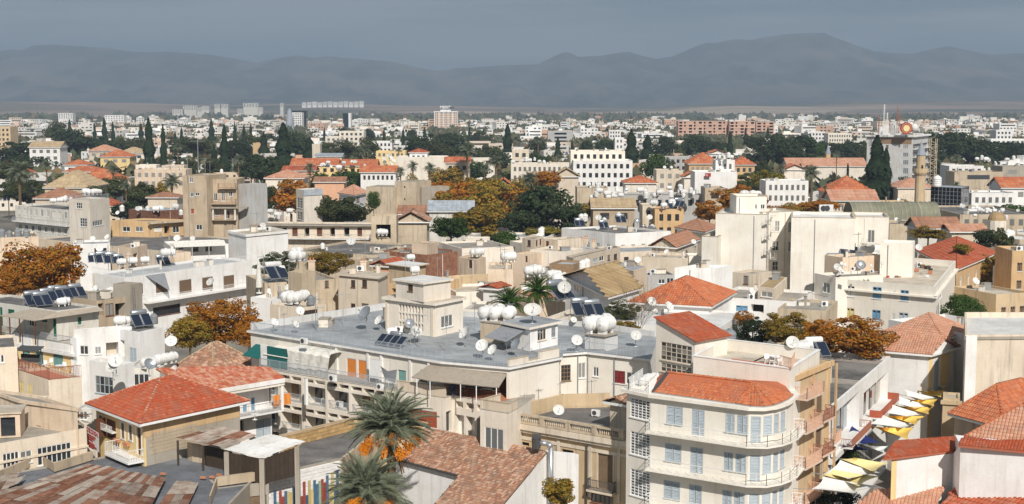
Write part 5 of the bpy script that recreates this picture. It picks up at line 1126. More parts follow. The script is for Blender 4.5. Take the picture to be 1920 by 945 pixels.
a_, b_ = G(335, 673, 12.6), G(462, 667, 12.6); ph_ = Bld('tiled_house', 'low house with a pinkish brown hipped tile roof below the rust coloured tree', [(333, 690), (400, 700), (475, 682)], 11.6, wall='beige', closed=False, cat='house'); pitched(ph_, 'hip', 2.6, .5, 'tile_old', tiles=(.28, .4), ridge_mat='tile_tan'); ph_.finish()
# ---- sheds with rusty sheets
r1 = thing('lean_to', 'ruined lean-to under rusty corrugated sheets against the yellow house', 'shed', G(400, 850, 0)); a_, b_ = G(330, 822, 11.3), G(424, 841, 11.3); sl = Slope(a_, b_, 6, True)
def sheets(root, sl, quad, nu, nv, mat, seed, lift=.03, skip=0, ribs=4):
 rr = random.Random(seed); A, B, C_, D_ = [sl.hit(*p) for p in quad]
 def at(u, v): return A.lerp(B, u).lerp(D_.lerp(C_, u), v)
 for i in range(nu):
  for j in range(nv):
   if rr.random() < skip: continue
   u0, u1, v0, v1 = i / nu, (i + 1.04) / nu, j / nv - rr.uniform(0, .02), (j + 1) / nv + rr.uniform(0, .03); z = lift + rr.uniform(0, .05) + .02 * (j % 2); m = MB(); N = sl.n if sl.n.z > 0 else -sl.n; K = ribs * 2
   for k in range(K):
    ua, ub = u0 + (u1 - u0) * k / K, u0 + (u1 - u0) * (k + 1) / K; ha, hb = (0, .035) if k % 2 == 0 else (.035, 0)
    m.poly([at(ua, v0) + N * (z + ha), at(ub, v0) + N * (z + hb), at(ub, v1) + N * (z + hb - .0), at(ua, v1) + N * (z + ha)])
   m.build('roof_sheet', mat[rr.randrange(len(mat))] if isinstance(mat, (list, tuple)) else mat, root)
RUST = ['sheet_rust', 'sheet_rust_b', 'sheet_rust_c', 'sheet_rust_b']
for n_, cc, wcol, wa in (('sheet_rust', (.19, .075, .04), (.36, .28, .22), .45), ('sheet_rust_b', (.40, .34, .28), (.19, .08, .045), .55), ('sheet_rust_c', (.27, .13, .08), (.13, .06, .04), .6)):
 mm, nt, b = newmat(n_); f = noise_fac(nt, 1.2, 7, (1, 1, 1), .46, .6); c = mixc(nt, mul(nt, f, wa), c4(cc), c4(wcol)); f = noise_fac(nt, 6, 5, None, .5, .7); c = mixc(nt, mul(nt, f, .4), c, c4(cc, .5)); c = objvar(nt, c, .3); nt.links.new(c, b.inputs['Base Color']); b.inputs['Roughness'].default_value = .85; MATS[n_] = mm
sheets(r1, sl, [(330, 822), (424, 841), (482, 817), (408, 800)], 7, 2, RUST, 5); m = MB()
for p in ((333, 824), (422, 842), (380, 833)): q = sl.hit(*p); m.bar((q.x, q.y, 7), q - Vector((0, 0, .1)), .16)
m.build('post', 'wood_dark', r1); m = MB(); q0, q1 = sl.hit(345, 824) + Vector((.3, 1.5, 0)), sl.hit(370, 828) + Vector((.3, 1.5, 0)); m.obox((q0.x, q0.y, 7.5), (q1.x - q0.x, q1.y - q0.y, 0), (-.6, .8, 0), (0, 0, 3)); m.build('back_wall', 'beige_old', r1); m = MB(); q0 = sl.hit(376, 838) ; m.obox((q0.x, q0.y + 2.2, 7.5), (2.6, -1.8, 0), (-.3, .4, 0), (0, 0, 3.2)); m.build('back_wall', 'wood_dark', r1)
r2 = thing('shed', 'boarded shed under a bright white corrugated roof', 'shed', G(490, 870, 0)); a_, b_ = G(420, 843, 11.2), G(491, 860, 11.2); sl = Slope(a_, b_, 7, True); sheets(r2, sl, [(420, 843), (491, 860), (572, 829), (503, 815)], 6, 1, 'grey_light', 8, ribs=5, lift=.01)
BX = [sl.hit(425, 845), sl.hit(491, 858), sl.hit(557, 834), sl.hit(500, 818)]
for i in range(3):
 a, b = BX[i], BX[(i + 1) % 4]; 
 if i == 2: continue
 n_ = int((Vector((b.x, b.y)) - Vector((a.x, a.y))).length / .42)
 for k in range(n_): p0, p1 = a.lerp(b, k / n_), a.lerp(b, (k + .94) / n_); m = MB(); m.obox((p0.x, p0.y, 9.0), (p1.x - p0.x, p1.y - p0.y, 0), (.02, .06, 0), (0, 0, min(p0.z, p1.z) - 9.12)); m.build('plank', 'wood_dark', r2)
for p in BX[:3]: m = MB(); m.box(p.x - .2, p.x + .2, p.y - .2, p.y + .2, 6, p.z - .1); m.build('post', 'concrete', r2)
# painted brick wall
br = thing('brick_wall', 'white painted block wall with leaning coloured planks', 'wall', G(560, 900, 0)); A, B = G(500, 894, 9.0), G(638, 862, 9.0); A0, B0 = Vector((A.x, A.y, 0)), Vector((B.x, B.y, 0)); e = (B0 - A0).normalized(); nf = Vector((e.y, -e.x, 0)); Lw = (B0 - A0).length; m = MB(); m.obox(A0, e * Lw, -nf * .3, (0, 0, 8.95)); m.build('wall_core', 'brick_white', br)
rr = random.Random(4); j = 0; z = 5.2
meb = MB(); meb.box(0, .62, -.03, .03, 0, .27); mesh_b = None
while z < 8.9:
 u = (j % 2) * .33
 while u < Lw - .6:
  if mesh_b is None: o = meb.build('block', 'brick_white', br, origin=(0, 0, 0)); mesh_b = o.data
  else: o = bpy.data.objects.new('block', mesh_b); COL.objects.link(o); o.parent = br
  p = A0 + e * u + nf * (.01 + rr.uniform(0, .012)) + Vector((0, 0, z)); o.location = p - parent_origin(br); o.rotation_euler = (0, 0, math.atan2(e.y, e.x)); u += .66
 z += .31; j += 1
m = MB(); m.obox(A0 + e * 3.6 + Vector((0, 0, 8.96)), e * (Lw - 3.6), -nf * .35, (0, 0, .12)); m.build('coping', 'concrete', br)
for i in range(26):
 u = .3 + i * (Lw - .6) / 26; h = (1.9 + 1.3 * abs(math.sin(i * 1.7))) * (1 + .18 * i / 26); m = MB(); p = A0 + e * u + nf * .12 + Vector((0, 0, 4.4)); m.obox(p, e * .26, nf * .04, (0, 0, h)); m.build('plank', ['pl_blue', 'pl_red', 'pl_yellow', 'pl_blue', 'pl_red', 'pl_yellow', 'pl_green', 'pl_blue'][(i * 3) % 8], br)
yd = Bld('yard_roof', 'dark cluttered yard roof behind the white block wall', [(504, 892), (640, 861), (720, 800), (590, 800)], 8.6, closed=True, wall='beige_old', roof='roof_dark', par=.1, cat='roof'); yd.finish()
# yellow stone wall with separate stones
sw = thing('stone_wall', 'yellow rubble stone parapet behind the white corrugated shed', 'wall', G(640, 800, 0)); A, B = G(530, 819, 9.6), G(668, 785, 9.6); B2 = G(822, 795, 9.6)
for (A_, B_) in ((A, B), (B, B2)):
 A0, B0 = Vector((A_.x, A_.y, 0)), Vector((B_.x, B_.y, 0)); e = (B0 - A0).normalized(); nf = Vector((e.y, -e.x, 0)); Lw = (B0 - A0).length; m = MB(); m.obox(A0, e * Lw, -nf * .4, (0, 0, 9.6)); m.build('wall_core', 'sandstone', sw); m = MB(); m.obox(A0 + Vector((0, 0, 9.603)) + nf * .1, e * Lw, -nf * .6, (0, 0, .1)); m.build('coping', 'concrete_warm', sw)
 z = 8.2
 while z < 9.5:
  u = rr.uniform(0, .2)
  while u < Lw - .6: w_ = rr.uniform(.4, .8); m = MB(); m.obox(A0 + e * u + nf * .0 + Vector((0, 0, z)), e * (w_ - .05), nf * rr.uniform(.04, .09), (0, 0, .28)); m.build('stone', 'stone_yellow', sw); u += w_
  z += .32
# ---- grey membrane and rusty roofs bottom left
lr = Bld('workshop', 'low workshop under a patchwork of rusty corrugated sheets', [('w', -43.0, 112), ('w', -43.0, 96), ('w', -22.5, 96), ('w', -21.3, 111.5), ('w', -31.5, 121.5)], 9.1, closed=True, wall='concrete', roof='membrane', par=.12, cat='workshop'); lr.finish()
sl = Slope(G(161, 872, 9.35), G(275, 893, 9.35), -2, True); sheets(lr.root, sl, [(-190, 985), (230, 1050), (310, 899), (161, 872)], 18, 7, RUST, 11, lift=.04, skip=.0)
sl = Slope(G(-40, 960, 9.3), G(40, 925, 9.3), 3, True); sheets(lr.root, sl, [(-60, 965), (20, 925), (60, 880), (-40, 905)], 5, 3, RUST, 12, lift=.1, skip=.1)
sheets(lr.root, Slope(G(330, 930, 9.3), G(380, 910, 9.3), 1, True), [(290, 960), (352, 950), (372, 908), (330, 905)], 3, 2, RUST, 14, lift=.1)
for (a, b) in (((-5, 902), (76, 868)), ((76, 868), (102, 885)), ((102, 885), (175, 862)), ((395, 948), (408, 912)), ((408, 912), (480, 902))): A, B = G(*a, 9.1), G(*b, 9.1); m = MB(); m.obox(A, B - A, (-.15, .25, 0), (0, 0, .75)); m.build('parapet', 'concrete_warm', lr.root)
for x, y in ((375, 897), (392, 896), (405, 892), (450, 897), (300, 890), (322, 955 - 30), (410, 899), (470, 897), (343, 925)): b_ = thing('loose_brick', None, 'brick', G(x, y, 9.15), 'loose bricks weighing down the membrane roof'); m = MB(); m.obox(G(x, y, 9.15), (.42, -.2, 0), (.1, .2, 0), (0, 0, .16)); m.build('brick', 'terra', b_); pend(b_, 'loose brick', 'weighing down the dark membrane roof')
cw = Bld('outbuilding', 'grey plastered outbuilding with a wooden gate at the lower edge', [(409, 916), (504, 904)], 9.0, depth=3, wall='concrete', roof='roof_concrete', par=.3, cat='outbuilding'); cw.door(0, 458, 930, 500, 975, 'wood_old'); cw.finish()
# ---- beige building with broken flat roof, left
bl_ = Bld('office_building', 'pale beige building with glazed window strips and rubble on its flat roof', [(-60, 843), (162, 803), (163, 796), (90, 742), (-80, 738)], 11.6, closed=True, wall='cream_warm', roof='roof_concrete', par=.35, cat='building')
bl_.win(0, 5, 848, 36, 880, 'g', nx=4); bl_.win(0, 38, 845, 60, 868, 'g', nx=2); bl_.win(0, 70, 834, 134, 868, 'g', nx=7); bl_.band(0, 9.9, 10.1, .1); bl_.finish()
hut = Bld('x', '', [(-30, 778), (37, 775)], 13.4, base=11.3, depth=3, wall='peach', roof='roof_beige', par=0, slab=.15, slabz=.12); bpy.data.objects.remove(hut.root); hut.root = bl_.root; hut.hole(0, hut.faces[0].w - 1.6, hut.faces[0].w - .4, 11.4, 13.1, .3, 'glass'); hut.finish()
rr = random.Random(9)
for i in range(26):
 p = G(rr.uniform(42, 135), rr.uniform(782, 800), 11.3); m = MB(); a = rr.uniform(-.7, .5); v = Vector((math.cos(a), math.sin(a), rr.uniform(-.05, .12))) * rr.uniform(1.2, 3); m.obox(p + Vector((0, 0, rr.uniform(.02, .35))), v, Vector((-v.y, v.x, 0)).normalized() * rr.uniform(.12, .35), (0, 0, .04)); b_ = thing('scrap_board', None, 'board', p, 'scrap boards heaped on the flat roof'); m.build('board', rr.choice(['wood_old', 'sheet_rust_c', 'wood_dark', 'sheet_grey']), b_); pend(b_, 'scrap board', 'heaped on the broken flat roof')
gl_ = Bld('annex', 'small glazed roof room between the beige building and the yellow house', [(139, 768), (180, 768.5)], 11.6, depth=3, wall='white_old', roof='roof_white', par=.2, cat='annex'); gl_.win(0, 142, 771, 164, 787, 'gl', nx=3); gl_.finish()
wl2 = Bld('wall_block', 'long peach party wall behind the rubble covered flat roof', [(-30, 727), (70, 742), (145, 765)], 13.6, depth=5, wall='peach', roof='roof_concrete', par=.25, closed=False, cat='building'); wl2.finish()
# ---- barbecue terrace block
bt = Bld('roof_terrace_house', 'beige block with a rust red railed terrace beside teal shutters', [(28, 693), (91, 713), (153, 707)], 13.0, wall='cream_warm', roof='terrace_red', par=.3, cat='house')
for k in (0, 1): F_ = bt.faces[k]; railing([F_.p(0, 13.0, -.1), F_.p(F_.w, 13.0, -.1)], 'rail_rust', bt.root, 1.2, .14)
bt.winr(0, 1, 2, 10.5, 12, 's_shutter_yellow'); bt.winr(0, 2.8, 3.8, 10.4, 12, 's_shutter_yellow'); bt.finish(); put('table', 112, 697, 12.75, 'on the rust railed terrace'); putn('chair', [(84, 690), (95, 686), (120, 694)], 12.75, 'on the rust railed terrace')
mc = thing('garden_swing', 'black canopied garden swing on the rust railed terrace', 'garden swing', G(52, 688, 12.75)); P_ = G(52, 688, 12.75); m = MB(); m.obox(P_ + Vector((-1.3, 0, 1.7)), (2.6, -.6, 0), (.3, 1.2, .3), (0, 0, .08)); m.build('canopy', 'metal_dark', mc); m = MB(); m.obox(P_ + Vector((-1.1, .3, .5)), (2.2, -.5, 0), (.15, .6, 0), (0, 0, .12)); m.build('seat', 'metal_dark', mc); m = MB(); m.obox(P_ + Vector((-1.0, .9, .62)), (2.2, -.5, 0), (.02, .1, 0), (0, 0, .6)); m.build('backrest', 'metal_dark', mc)
for dx in (-1.25, 1.25):
 for dy in (0, 1.1): m = MB(); m.bar(P_ + Vector((dx, dy, 0)), P_ + Vector((dx, .5, 1.75)), .07); m.build('leg', 'metal_dark', mc)
gb = Bld('house', 'small beige house at the far left edge with a dark slatted roof', [(-50, 655), (32, 650)], 15.6, depth=8, wall='cream_warm', roof='roof_dark', par=.3, cat='house'); gb.win(0, 1, 665, 8, 680, 'g', nx=1); gb.finish()
# ---- house with canopy terrace and teal shutters
tv = Bld('apartment_house', 'white house with ochre front, teal shutters and a canopied roof terrace', [(-60, 610), (13, 627), (138, 646), (200, 630)], 13.9, closed=False, depth=14, wall='ochre_w', roof='roof_beige', par=.3) if False else None
tv = Bld('apartment_house', 'ochre fronted house with teal shutters under a brown canopied terrace', [(-70, 614), (137, 648), (200, 628)], 13.7, wall='yellow', roof='roof_beige', par=.2, cat='house')
F_ = tv.faces[0]
for x0, x1 in ((18, 30), (43, 56), (68, 81), (100, 118)): tv.win(0, x0, 648 + (x0 - 18) * .08, x1, 682 + (x0 - 18) * .08, 's_shutter_tealight', nx=2, fr='shutter_tealight', sill=False)
for x0, x1 in ((18, 36), (40, 62), (66, 86), (90, 132)): u0, u1 = F_.hit(x0, 640)[0], F_.hit(x1, 640)[0]; m = MB(); F_.box(m, u0, u1, 12.9, 13.75, .05, .25); m.build('planter_parapet', 'white', tv.root)
tv.band(0, 12.55, 12.85, .4, 'white'); railing([F_.p(.2, 13.75, .1), F_.p(F_.w, 13.75, .1)], 'rail_blue', tv.root, .9, .18); F1 = tv.faces[1]; m = MB(); F1.box(m, -.01, F1.w, .3, 14.5, -.3, .012); m.build('side_wall', 'white', tv.root)
tv.balcony(0, F_.hit(30, 690)[0], F_.w, 10.5, out=1.4, rail='rail_rust', slab='white'); tv.finish()
tp_ = Bld('x', '', [(-60, 560), (105, 583), (184, 574)], 17.0, base=13.6, wall='white_old', roof='roof_dark', par=.25); bpy.data.objects.remove(tp_.root); tp_.root = tv.root
for x0, y0, x1, y1, st in ((0, 576, 5, 612, 's_shutter_green'), (15, 580, 27, 592, 's_shutter_green'), (54, 594, 68, 612, 'g'), (79, 597, 88, 604, 's_shutter_green'), (100, 598, 107, 632, 's_shutter_green')): tp_.win(0, x0, y0, x1, y1, st, nx=1 if st != 'g' else 3)
tp_.win(1, 146, 594, 153, 609, 's_shutter_green', nx=1); tp_.finish(); F_ = tp_.faces[0]
m = MB(); A, B = F_.p(F_.hit(62, 582)[0], 16.9, .05), F_.p(F_.w + .3, 16.9, .05); A2, B2 = F_.p(F_.hit(42, 590)[0], 16.3, 2.9), F_.p(F_.w + .3, 16.3, 2.9); m.poly([A2, B2, B, A]); m.poly([p - Vector((0, 0, .08)) for p in (A, B, B2, A2)]); m.poly([A2 - Vector((0, 0, .08)), B2 - Vector((0, 0, .08)), B2, A2]); F1 = tp_.faces[1]; C2 = F1.p(5.5, 16.6, 1.5); m.poly([B2, F1.p(5.2, 16.6, 1.2), F1.p(5.2, 16.95, 0), B]); cn = m.build('awning', 'awning_brown', tv.root)
for t in (.02, .27, .55, .98): p = A2.lerp(B2, t); m = MB(); m.bar((p.x, p.y, 13.6), p - Vector((0, 0, .06)), .12); m.build('awning_post', 'wood_brown', cn)
sc_ = MB(); F_.box(sc_, F_.hit(14, 600)[0], F_.hit(36, 600)[0], 13.7, 16.0, 2.3, 2.4)
for k in range(8): F_.box(sc_, F_.hit(14, 600)[0], F_.hit(36, 600)[0], 13.75 + k * .28, 13.9 + k * .28, 2.4, 2.46)
sc_.build('slatted_screen', 'shutter_green', tv.root)
put('table', 82, 625, 13.6, 'under the brown terrace canopy'); putn('chair', [(75, 624), (91, 626)], 13.6, 'under the brown terrace canopy')
RT = 'on the roof above the brown canopy'
for i, (x, y) in enumerate(((62, 573), (78, 574), (105, 560), (118, 561), (143, 557), (90, 566))): put('heat', x, y, 16.8, RT, 1.0, .7)
putn('tank', [(116, 574, .9), (123, 572, .9)], 16.8, RT, rz=.4)
# white side house with arch window and tanks
ws = Bld('house', 'white house with a glass tiled window, blue shuttered door and two satellite dishes', [(139, 617), (170, 618), (247, 612)], 15.4, depth=9, wall='white', roof='roof_white', par=.9, closed=False, cat='house')
r_ = ws.faces[1].rect(199, 642, 222, 667); ws.hole(1, *r_, 1.2, 'beige'); ws.win(1, 178, 650, 190, 664, 'gl'); ws.winr(0, .6, 1.6, 12.6, 13.6, 'g'); ws.finish()
wt_ = Bld('house', 'white house carrying a solar heater with three tanks, beside the rust coloured tree', [(206, 614), (259, 623), (308, 613)], 15.2, wall='white', roof='roof_dark', par=.2, cat='house')
wt_.win(0, 199 + 10, 645, 221 + 3, 666, 'dk') if False else wt_.hole(0, .4, 2.6, 12.2, 14, .5, 'cream'); wt_.win(0, 243, 652, 256, 690, 's_shutter_blue', nx=2); wt_.finish()
RT = 'on the white house beside the rust coloured tree'
putn('tank', [(225, 611, .95), (237, 609, .95), (272, 603, .9)], 15.1, RT, rz=.4); put('heat', 264, 612, 15.1, RT, 1.2, .6); put('gtank', 289, 607, 15.1, RT, .9)
fw_ = Bld('house', 'low white front house with a pale blue paned window and two dishes', [(167, 676), (232, 684), (252, 679)], 13.2, wall='white', roof='roof_white', par=.5, cat='house')
fw_.win(0, 179, 706, 212, 738, 'grid', nx=4, ny=2, fr='shutter_blue'); fw_.finish(); put('dish', 218, 704, 13, 'in front of the low white front house', 1.4, .2); put('dish', 212, 712, 12.6, 'in front of the low white front house', 1.2, -.2)
pk = Bld('house', 'white wall block joining the low front house to the faded roof', [(236, 690), (300, 690)], 12.6, depth=6, wall='white_old', roof='roof_white', par=.3, cat='house'); pk.winr(0, .8, 2.4, 10.5, 12, 'g', nx=3); pk.finish()
putn('tank', [(275, 690, .95), (288, 688, 1.0), (301, 685, 1.0), (314, 682, 1.0), (322, 680, .95)], 12.6, 'clustered at the corner of the faded red roof', rz=1.0)
put('dish', 322, 662, 13.0, 'above the pinkish hipped roof', 1.2, .1); put('dish', 328, 710, 13.5, 'on the faded red roof', .9, -.6); put('dish', 280, 705, 12.8, 'on the faded red roof', 1.2, .8)
# ---- right hand roofs
cr_ = thing('house', 'white walled house with a red tiled roof at the lower right', 'house', G(1750, 870, 0)); a_, b_ = G(1655, 861, 11.2), G(1797, 842, 11.2)
sl = Slope(a_, b_, 17, True); px_roof(cr_, [(1655, 861), (1787, 846), (1800, 833), (1810, 817), (1679, 827)], sl, 'tile_red', (.24, .34)); A0 = G(1672, 861, 11.0); B0 = G(1787, 849, 11.0); e = (B0 - A0).normalized(); m = MB(); m.obox((A0.x, A0.y, 0), Vector((e.x, e.y, 0)) * (B0 - A0).length, Vector((.45, .9, 0)) * 4, (0, 0, 10.95)); m.build('wall', 'white', cr_)
m = MB(); m.obox(A0 + Vector((-.02, -.02, -10.9)), Vector((e.x, e.y, 0)) * .5, Vector((e.y, -e.x, 0)) * .03, (0, 0, 10.8)); m.build('corner_quoin', 'yellow', cr_)
A1 = G(1801, 834, 12.4); B1 = G(1960, 852, 12.4); e = (B1 - A1).normalized(); m = MB(); m.obox((A1.x, A1.y, 0), Vector((e.x, e.y, 0)) * (B1 - A1).length, Vector((.2, .95, 0)) * 4, (0, 0, 12.3)); m.build('wall', 'white', cr_)
m = MB(); m.poly([(B0.x, B0.y, 0), (A1.x, A1.y, 0), (A1.x, A1.y, 12.3), (B0.x, B0.y, 10.95)]); m.build('wall', 'white', cr_)
sl = Slope(A1 + Vector((-.3, -.3, .1)), B1 + Vector((0, -.3, .1)), 14, True); px_roof(cr_, [(1797, 835), (1960, 851), (1960, 825), (1860, 826), (1808, 817)], sl, 'tile_red', (.24, .34))
# lower neighbour roofs
lw_ = thing('house', 'house whose faded and red pantile roofs fill the lower right corner', 'house', G(1750, 930, 0)); a_, b_ = G(1786, 918, 8.0), G(1640, 952, 8.0)
sl = Slope(G(1680, 903, 8.2), G(1772, 912, 8.2), -12, False); px_roof(lw_, [(1632, 925), (1645, 918), (1772, 912), (1740, 975), (1560, 985), (1600, 950)], sl, 'tile_pink', (.3, .5)); a_, b_ = G(1803, 906, 8.6), G(1920, 935, 8.6); sl = Slope(a_, b_, -20, False); px_roof(lw_, [(1803, 906), (1960, 944), (1960, 1010), (1730, 1000), (1786, 918)], sl, 'tile_red', (.36, .6)); m = MB(); P_ = [G(1632, 925, 6.0), G(1560, 985, 6), G(1740, 1000, 6), G(1960, 1000, 6), G(1960, 950, 6), G(1800, 915, 6)]
prism(lw_, P_, 0, 'salmon')
# mid right roofs A and B
ra = Bld('house', 'house with a wide orange pantile roof and small white gable', [(1790, 776), (1880, 800), (1990, 770)], 10.6, wall='peach', cat='house'); pitched(ra, 'hip', 2.8, .5, 'tile_orange_old', tiles=(.3, .45)) if False else pitched(ra, 'hip', 3.0, .5, 'tile_orange', tiles=(.3, .45)); ra.finish()
rb = Bld('house', 'orange walled house with a pinkish old hipped roof above the white wall', [(1822, 822), (1960, 838), (2040, 790)], 11.0, wall='orange', cat='house'); rb.win(0, 1855, 828, 1890, 850, 'gb', nx=2); pitched(rb, 'hip', 2.7, .7, 'tile_pink', tiles=(.3, .42), ridge_mat='tile_orange', along=1, ridge_in=4.2); rb.finish()
kb = Bld('house', 'narrow ochre house front with a pierced parapet above the lane', [(1766, 772), (1808, 786)], 9.2, depth=5, wall='ochre', roof='roof_beige', par=.3, cat='house'); kb.finish()
tw = Bld('house', 'cream roof block with a stepped cornice beside the lane', [(1768, 746), (1800, 748)], 11.4, depth=3, wall='sandstone', roof='roof_beige', par=.2, cat='house'); tw.band(0, 10.8, 11.2, .2, 'sandstone'); tw.finish()
be = Bld('tall_house', 'blank beige rendered house wall at the right edge', [(1810, 628), (2050, 626), ('w', 66, 160), ('w', 53.6, 160)], 15.5, closed=True, wall='cream_warm', roof='roof_white', par=.6, cat='house'); F_ = be.faces[0]; m = MB(); F_.box(m, .01, 1.2, 2, 15.4, .003, .25); m.build('corner_pier', 'white', be.root); be.band(0, 15.0, 15.3, .12, 'concrete'); be.finish()
# white wall house and tiled roofs behind the lane
tw2 = Bld('house', 'whitewashed house with a wavering old tile roof beside the first yellow sails', [(1655, 657), (1742, 664), (1790, 650)], 12.0, wall='white', cat='house'); pitched(tw2, 'gable', 1.6, .5, 'tile_pink', tiles=(.3, .42), along=0); F1 = tw2.faces[1]; m = MB(); F1.box(m, .1, .9, 0, 11.9, .002, .04); F1.box(m, 3, 5, 8, 11.5, .002, .04); m.build('painted_band', 'yellow', tw2.root); tw2.winr(1, 1.4, 2.6, 6, 11, 's_shutter_blue'); tw2.finish()
tw3 = Bld('house', 'house with a low brown pantile roof in front of the cream corner building', [(1665, 622), (1765, 634), (1818, 620)], 12.6, wall='yellow', cat='house'); pitched(tw3, 'hip', 2.2, .5, 'tile_pink', tiles=(.3, .45)); tw3.finish()
# ---- shade sails
def sail(pts, mat, col, z=None, d=None, sag=.45):
 P = [G(x, y, 7.6 + (.5 if i % 2 else 0)) for i, (x, y, dd) in enumerate(pts)]; c = sum(P, Vector()) / len(P); s_ = thing('shade_sail', None, 'shade sail', c, 'shade sails over the lane'); m = MB(); N = 8
 if len(P) == 3: P = [P[0], P[1], P[2], P[0].lerp(P[2], .02)]
 g_ = {}
 def at(u, v):
  bu = u * (1 - u) * 4; bv = v * (1 - v) * 4; uu = .5 + (u - .5) * (1 - .13 * bv); vv = .5 + (v - .5) * (1 - .13 * bu); p = P[0].lerp(P[1], uu).lerp(P[3].lerp(P[2], uu), vv); return p - Vector((0, 0, sag * bu * bv))
 for i in range(N):
  for j in range(N): m.poly([at(i / N, j / N), at((i + 1) / N, j / N), at((i + 1) / N, (j + 1) / N), at(i / N, (j + 1) / N)])
 cl = m.build('fabric', mat, s_, smooth=True)
 for p in P: q = MB(); q.bar(p, p + (p - c).normalized() * 1.6 + Vector((0, 0, .2)), .04); q.build('rope', 'metal_grey', s_); pend(s_, f'{col} shade sail', 'stretched over the lane'); return s_
for p, m_, c_ in ((((1522, 917, 121), (1542, 893, 127), (1650, 912, 127), (1600, 925, 121)), 'sail_white', 'white'), (((1540, 890, 122), (1560, 880, 125), (1650, 893, 126), (1610, 912, 122)), 'sail_cream', 'pale yellow'), (((1545, 888, 126), (1575, 862, 133), (1655, 887, 133), (1590, 898, 126)), 'sail_white', 'white'), (((1575, 860, 131), (1602, 858, 136), (1666, 868, 134), (1640, 887, 129)), 'sail_cream', 'pale yellow'),
 (((1575, 827, 136), (1597, 798, 146), (1650, 830, 143), (1610, 835, 136)), 'sail_blue', 'dark blue'), (((1575, 820, 134), (1640, 838, 136), (1665, 836, 140), (1660, 850, 133)), 'sail_white', 'white'), (((1575, 823, 134), (1590, 833, 134), (1640, 845, 134), (1580, 836, 132)), 'sail_blue', 'dark blue'),
 (((1630, 797, 141), (1655, 802, 147), (1714, 801, 146), (1703, 825, 141)), 'sail_yellow', 'bright yellow'), (((1630, 795, 145), (1650, 776, 155), (1718, 799, 150), (1690, 802, 146)), 'sail_white', 'white'), (((1655, 778, 150), (1680, 780, 156), (1738, 779, 154), (1718, 797, 150)), 'sail_yellow', 'bright yellow'), (((1664, 775, 155), (1672, 758, 163), (1738, 778, 159), (1700, 781, 155)), 'sail_white', 'white'),
 (((1672, 759, 159), (1700, 763, 165), (1750, 763, 163), (1742, 777, 159)), 'sail_yellow', 'bright yellow'), (((1684, 757, 164), (1684, 743, 172), (1750, 762, 168), (1715, 766, 164)), 'sail_white', 'white'), (((1686, 745, 168), (1710, 750, 174), (1760, 748, 172), (1752, 762, 168)), 'sail_yellow', 'bright yellow'), (((1700, 742, 172), (1695, 730, 180), (1762, 747, 178), (1730, 750, 172)), 'sail_white', 'white'),
 (((1712, 730, 178), (1735, 735, 184), (1775, 730, 182), (1765, 745, 178)), 'sail_yellow', 'bright yellow'), (((1705, 726, 184), (1715, 714, 192), (1770, 728, 190), (1750, 733, 184)), 'sail_white', 'white'), (((1725, 714, 190), (1745, 718, 196), (1792, 716, 194), (1770, 728, 190)), 'sail_yellow', 'bright yellow'),
 (((1832, 625, 260), (1838, 610, 275), (1858, 612, 275), (1856, 625, 262)), 'sail_yellow', 'far yellow'), (((1842, 603, 280), (1846, 585, 300), (1866, 590, 300), (1864, 606, 282)), 'sail_yellow', 'far yellow'), (((1845, 578, 305), (1848, 562, 325), (1870, 566, 325), (1868, 582, 307)), 'sail_yellow', 'far yellow')): sail(p, m_, c_)
lane = MB(); lane.poly([(27, 100, .012), (40, 100, .012), (80, 220, .012), (112, 330, .012), (100, 330, .012), (60, 220, .012)]); lane.build('lane', 'paving', None, kind='structure')
# palms in front
palm(733, 813, 0, 208, 'tall date palm with orange date clusters in front of the tiled house', 112, 96, dates=True, seed=3)
palm(688, 930, 0, 200, 'nearer date palm standing below and left of the first palm', 99, 90, dates=True, seed=9)
tree(1585, 825, 905, 78, 'leaf_green', 'bushy green tree under the pale shade sails', 129, name='street_tree'); tree(1568, 912, 975, 95, 'leaf_dark', 'dark tree beneath the nearest white shade sail', 116, name='street_tree')
tree(1050, 892, 950, 62, 'leaf_autumn_mix', 'sparse red and green shrub before the white gable wall', 108, name='shrub', cat='shrub', coarse=True, z=2)
# ================================================================ MIDDLE DISTANCE
def Hs(label, pts, d=None, wall='cream', roof='roof_concrete', wins=(), z=None, name='house', cat='house', rt=None, rise=1.6, tiles=(.5, .8), along=None, depth=10, par=.4, wr=None, bal=(), **k):
 b = Bld(name, label, pts, z, d, depth=depth, wall=wall, roof=roof, par=par if not rt else 0, cat=cat, **k)
 for w in wins:
  f, x0, y0, x1, y1, s_ = w[:6]; kw = w[6] if len(w) > 6 else {}
  if s_ == 'd': b.door(f, x0, y0, x1, y1, kw or 'wood_brown')
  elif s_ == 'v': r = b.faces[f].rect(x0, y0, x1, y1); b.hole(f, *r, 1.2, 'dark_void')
  else: kw.setdefault('lou', False); b.win(f, x0, y0, x1, y1, s_, **kw)
 for r in (wr or ()): b.rows(*r[:4], st=r[4] if len(r) > 4 else 'g', lou=False, **(r[5] if len(r) > 5 else {}))
 for q in bal: b.balc_px(q[0], q[1], q[2], q[3], rail=q[4] if len(q) > 4 else 'rail_white', gap=.2, out=q[5] if len(q) > 5 else 1.2)
 if rt: pitched(b, rt, rise, .5, roof, tiles=tiles, along=along)
 b.finish(); pipe(b)
 if not rt and d is None: clutter(b)
 return b
GB = 's_shutter_brown'
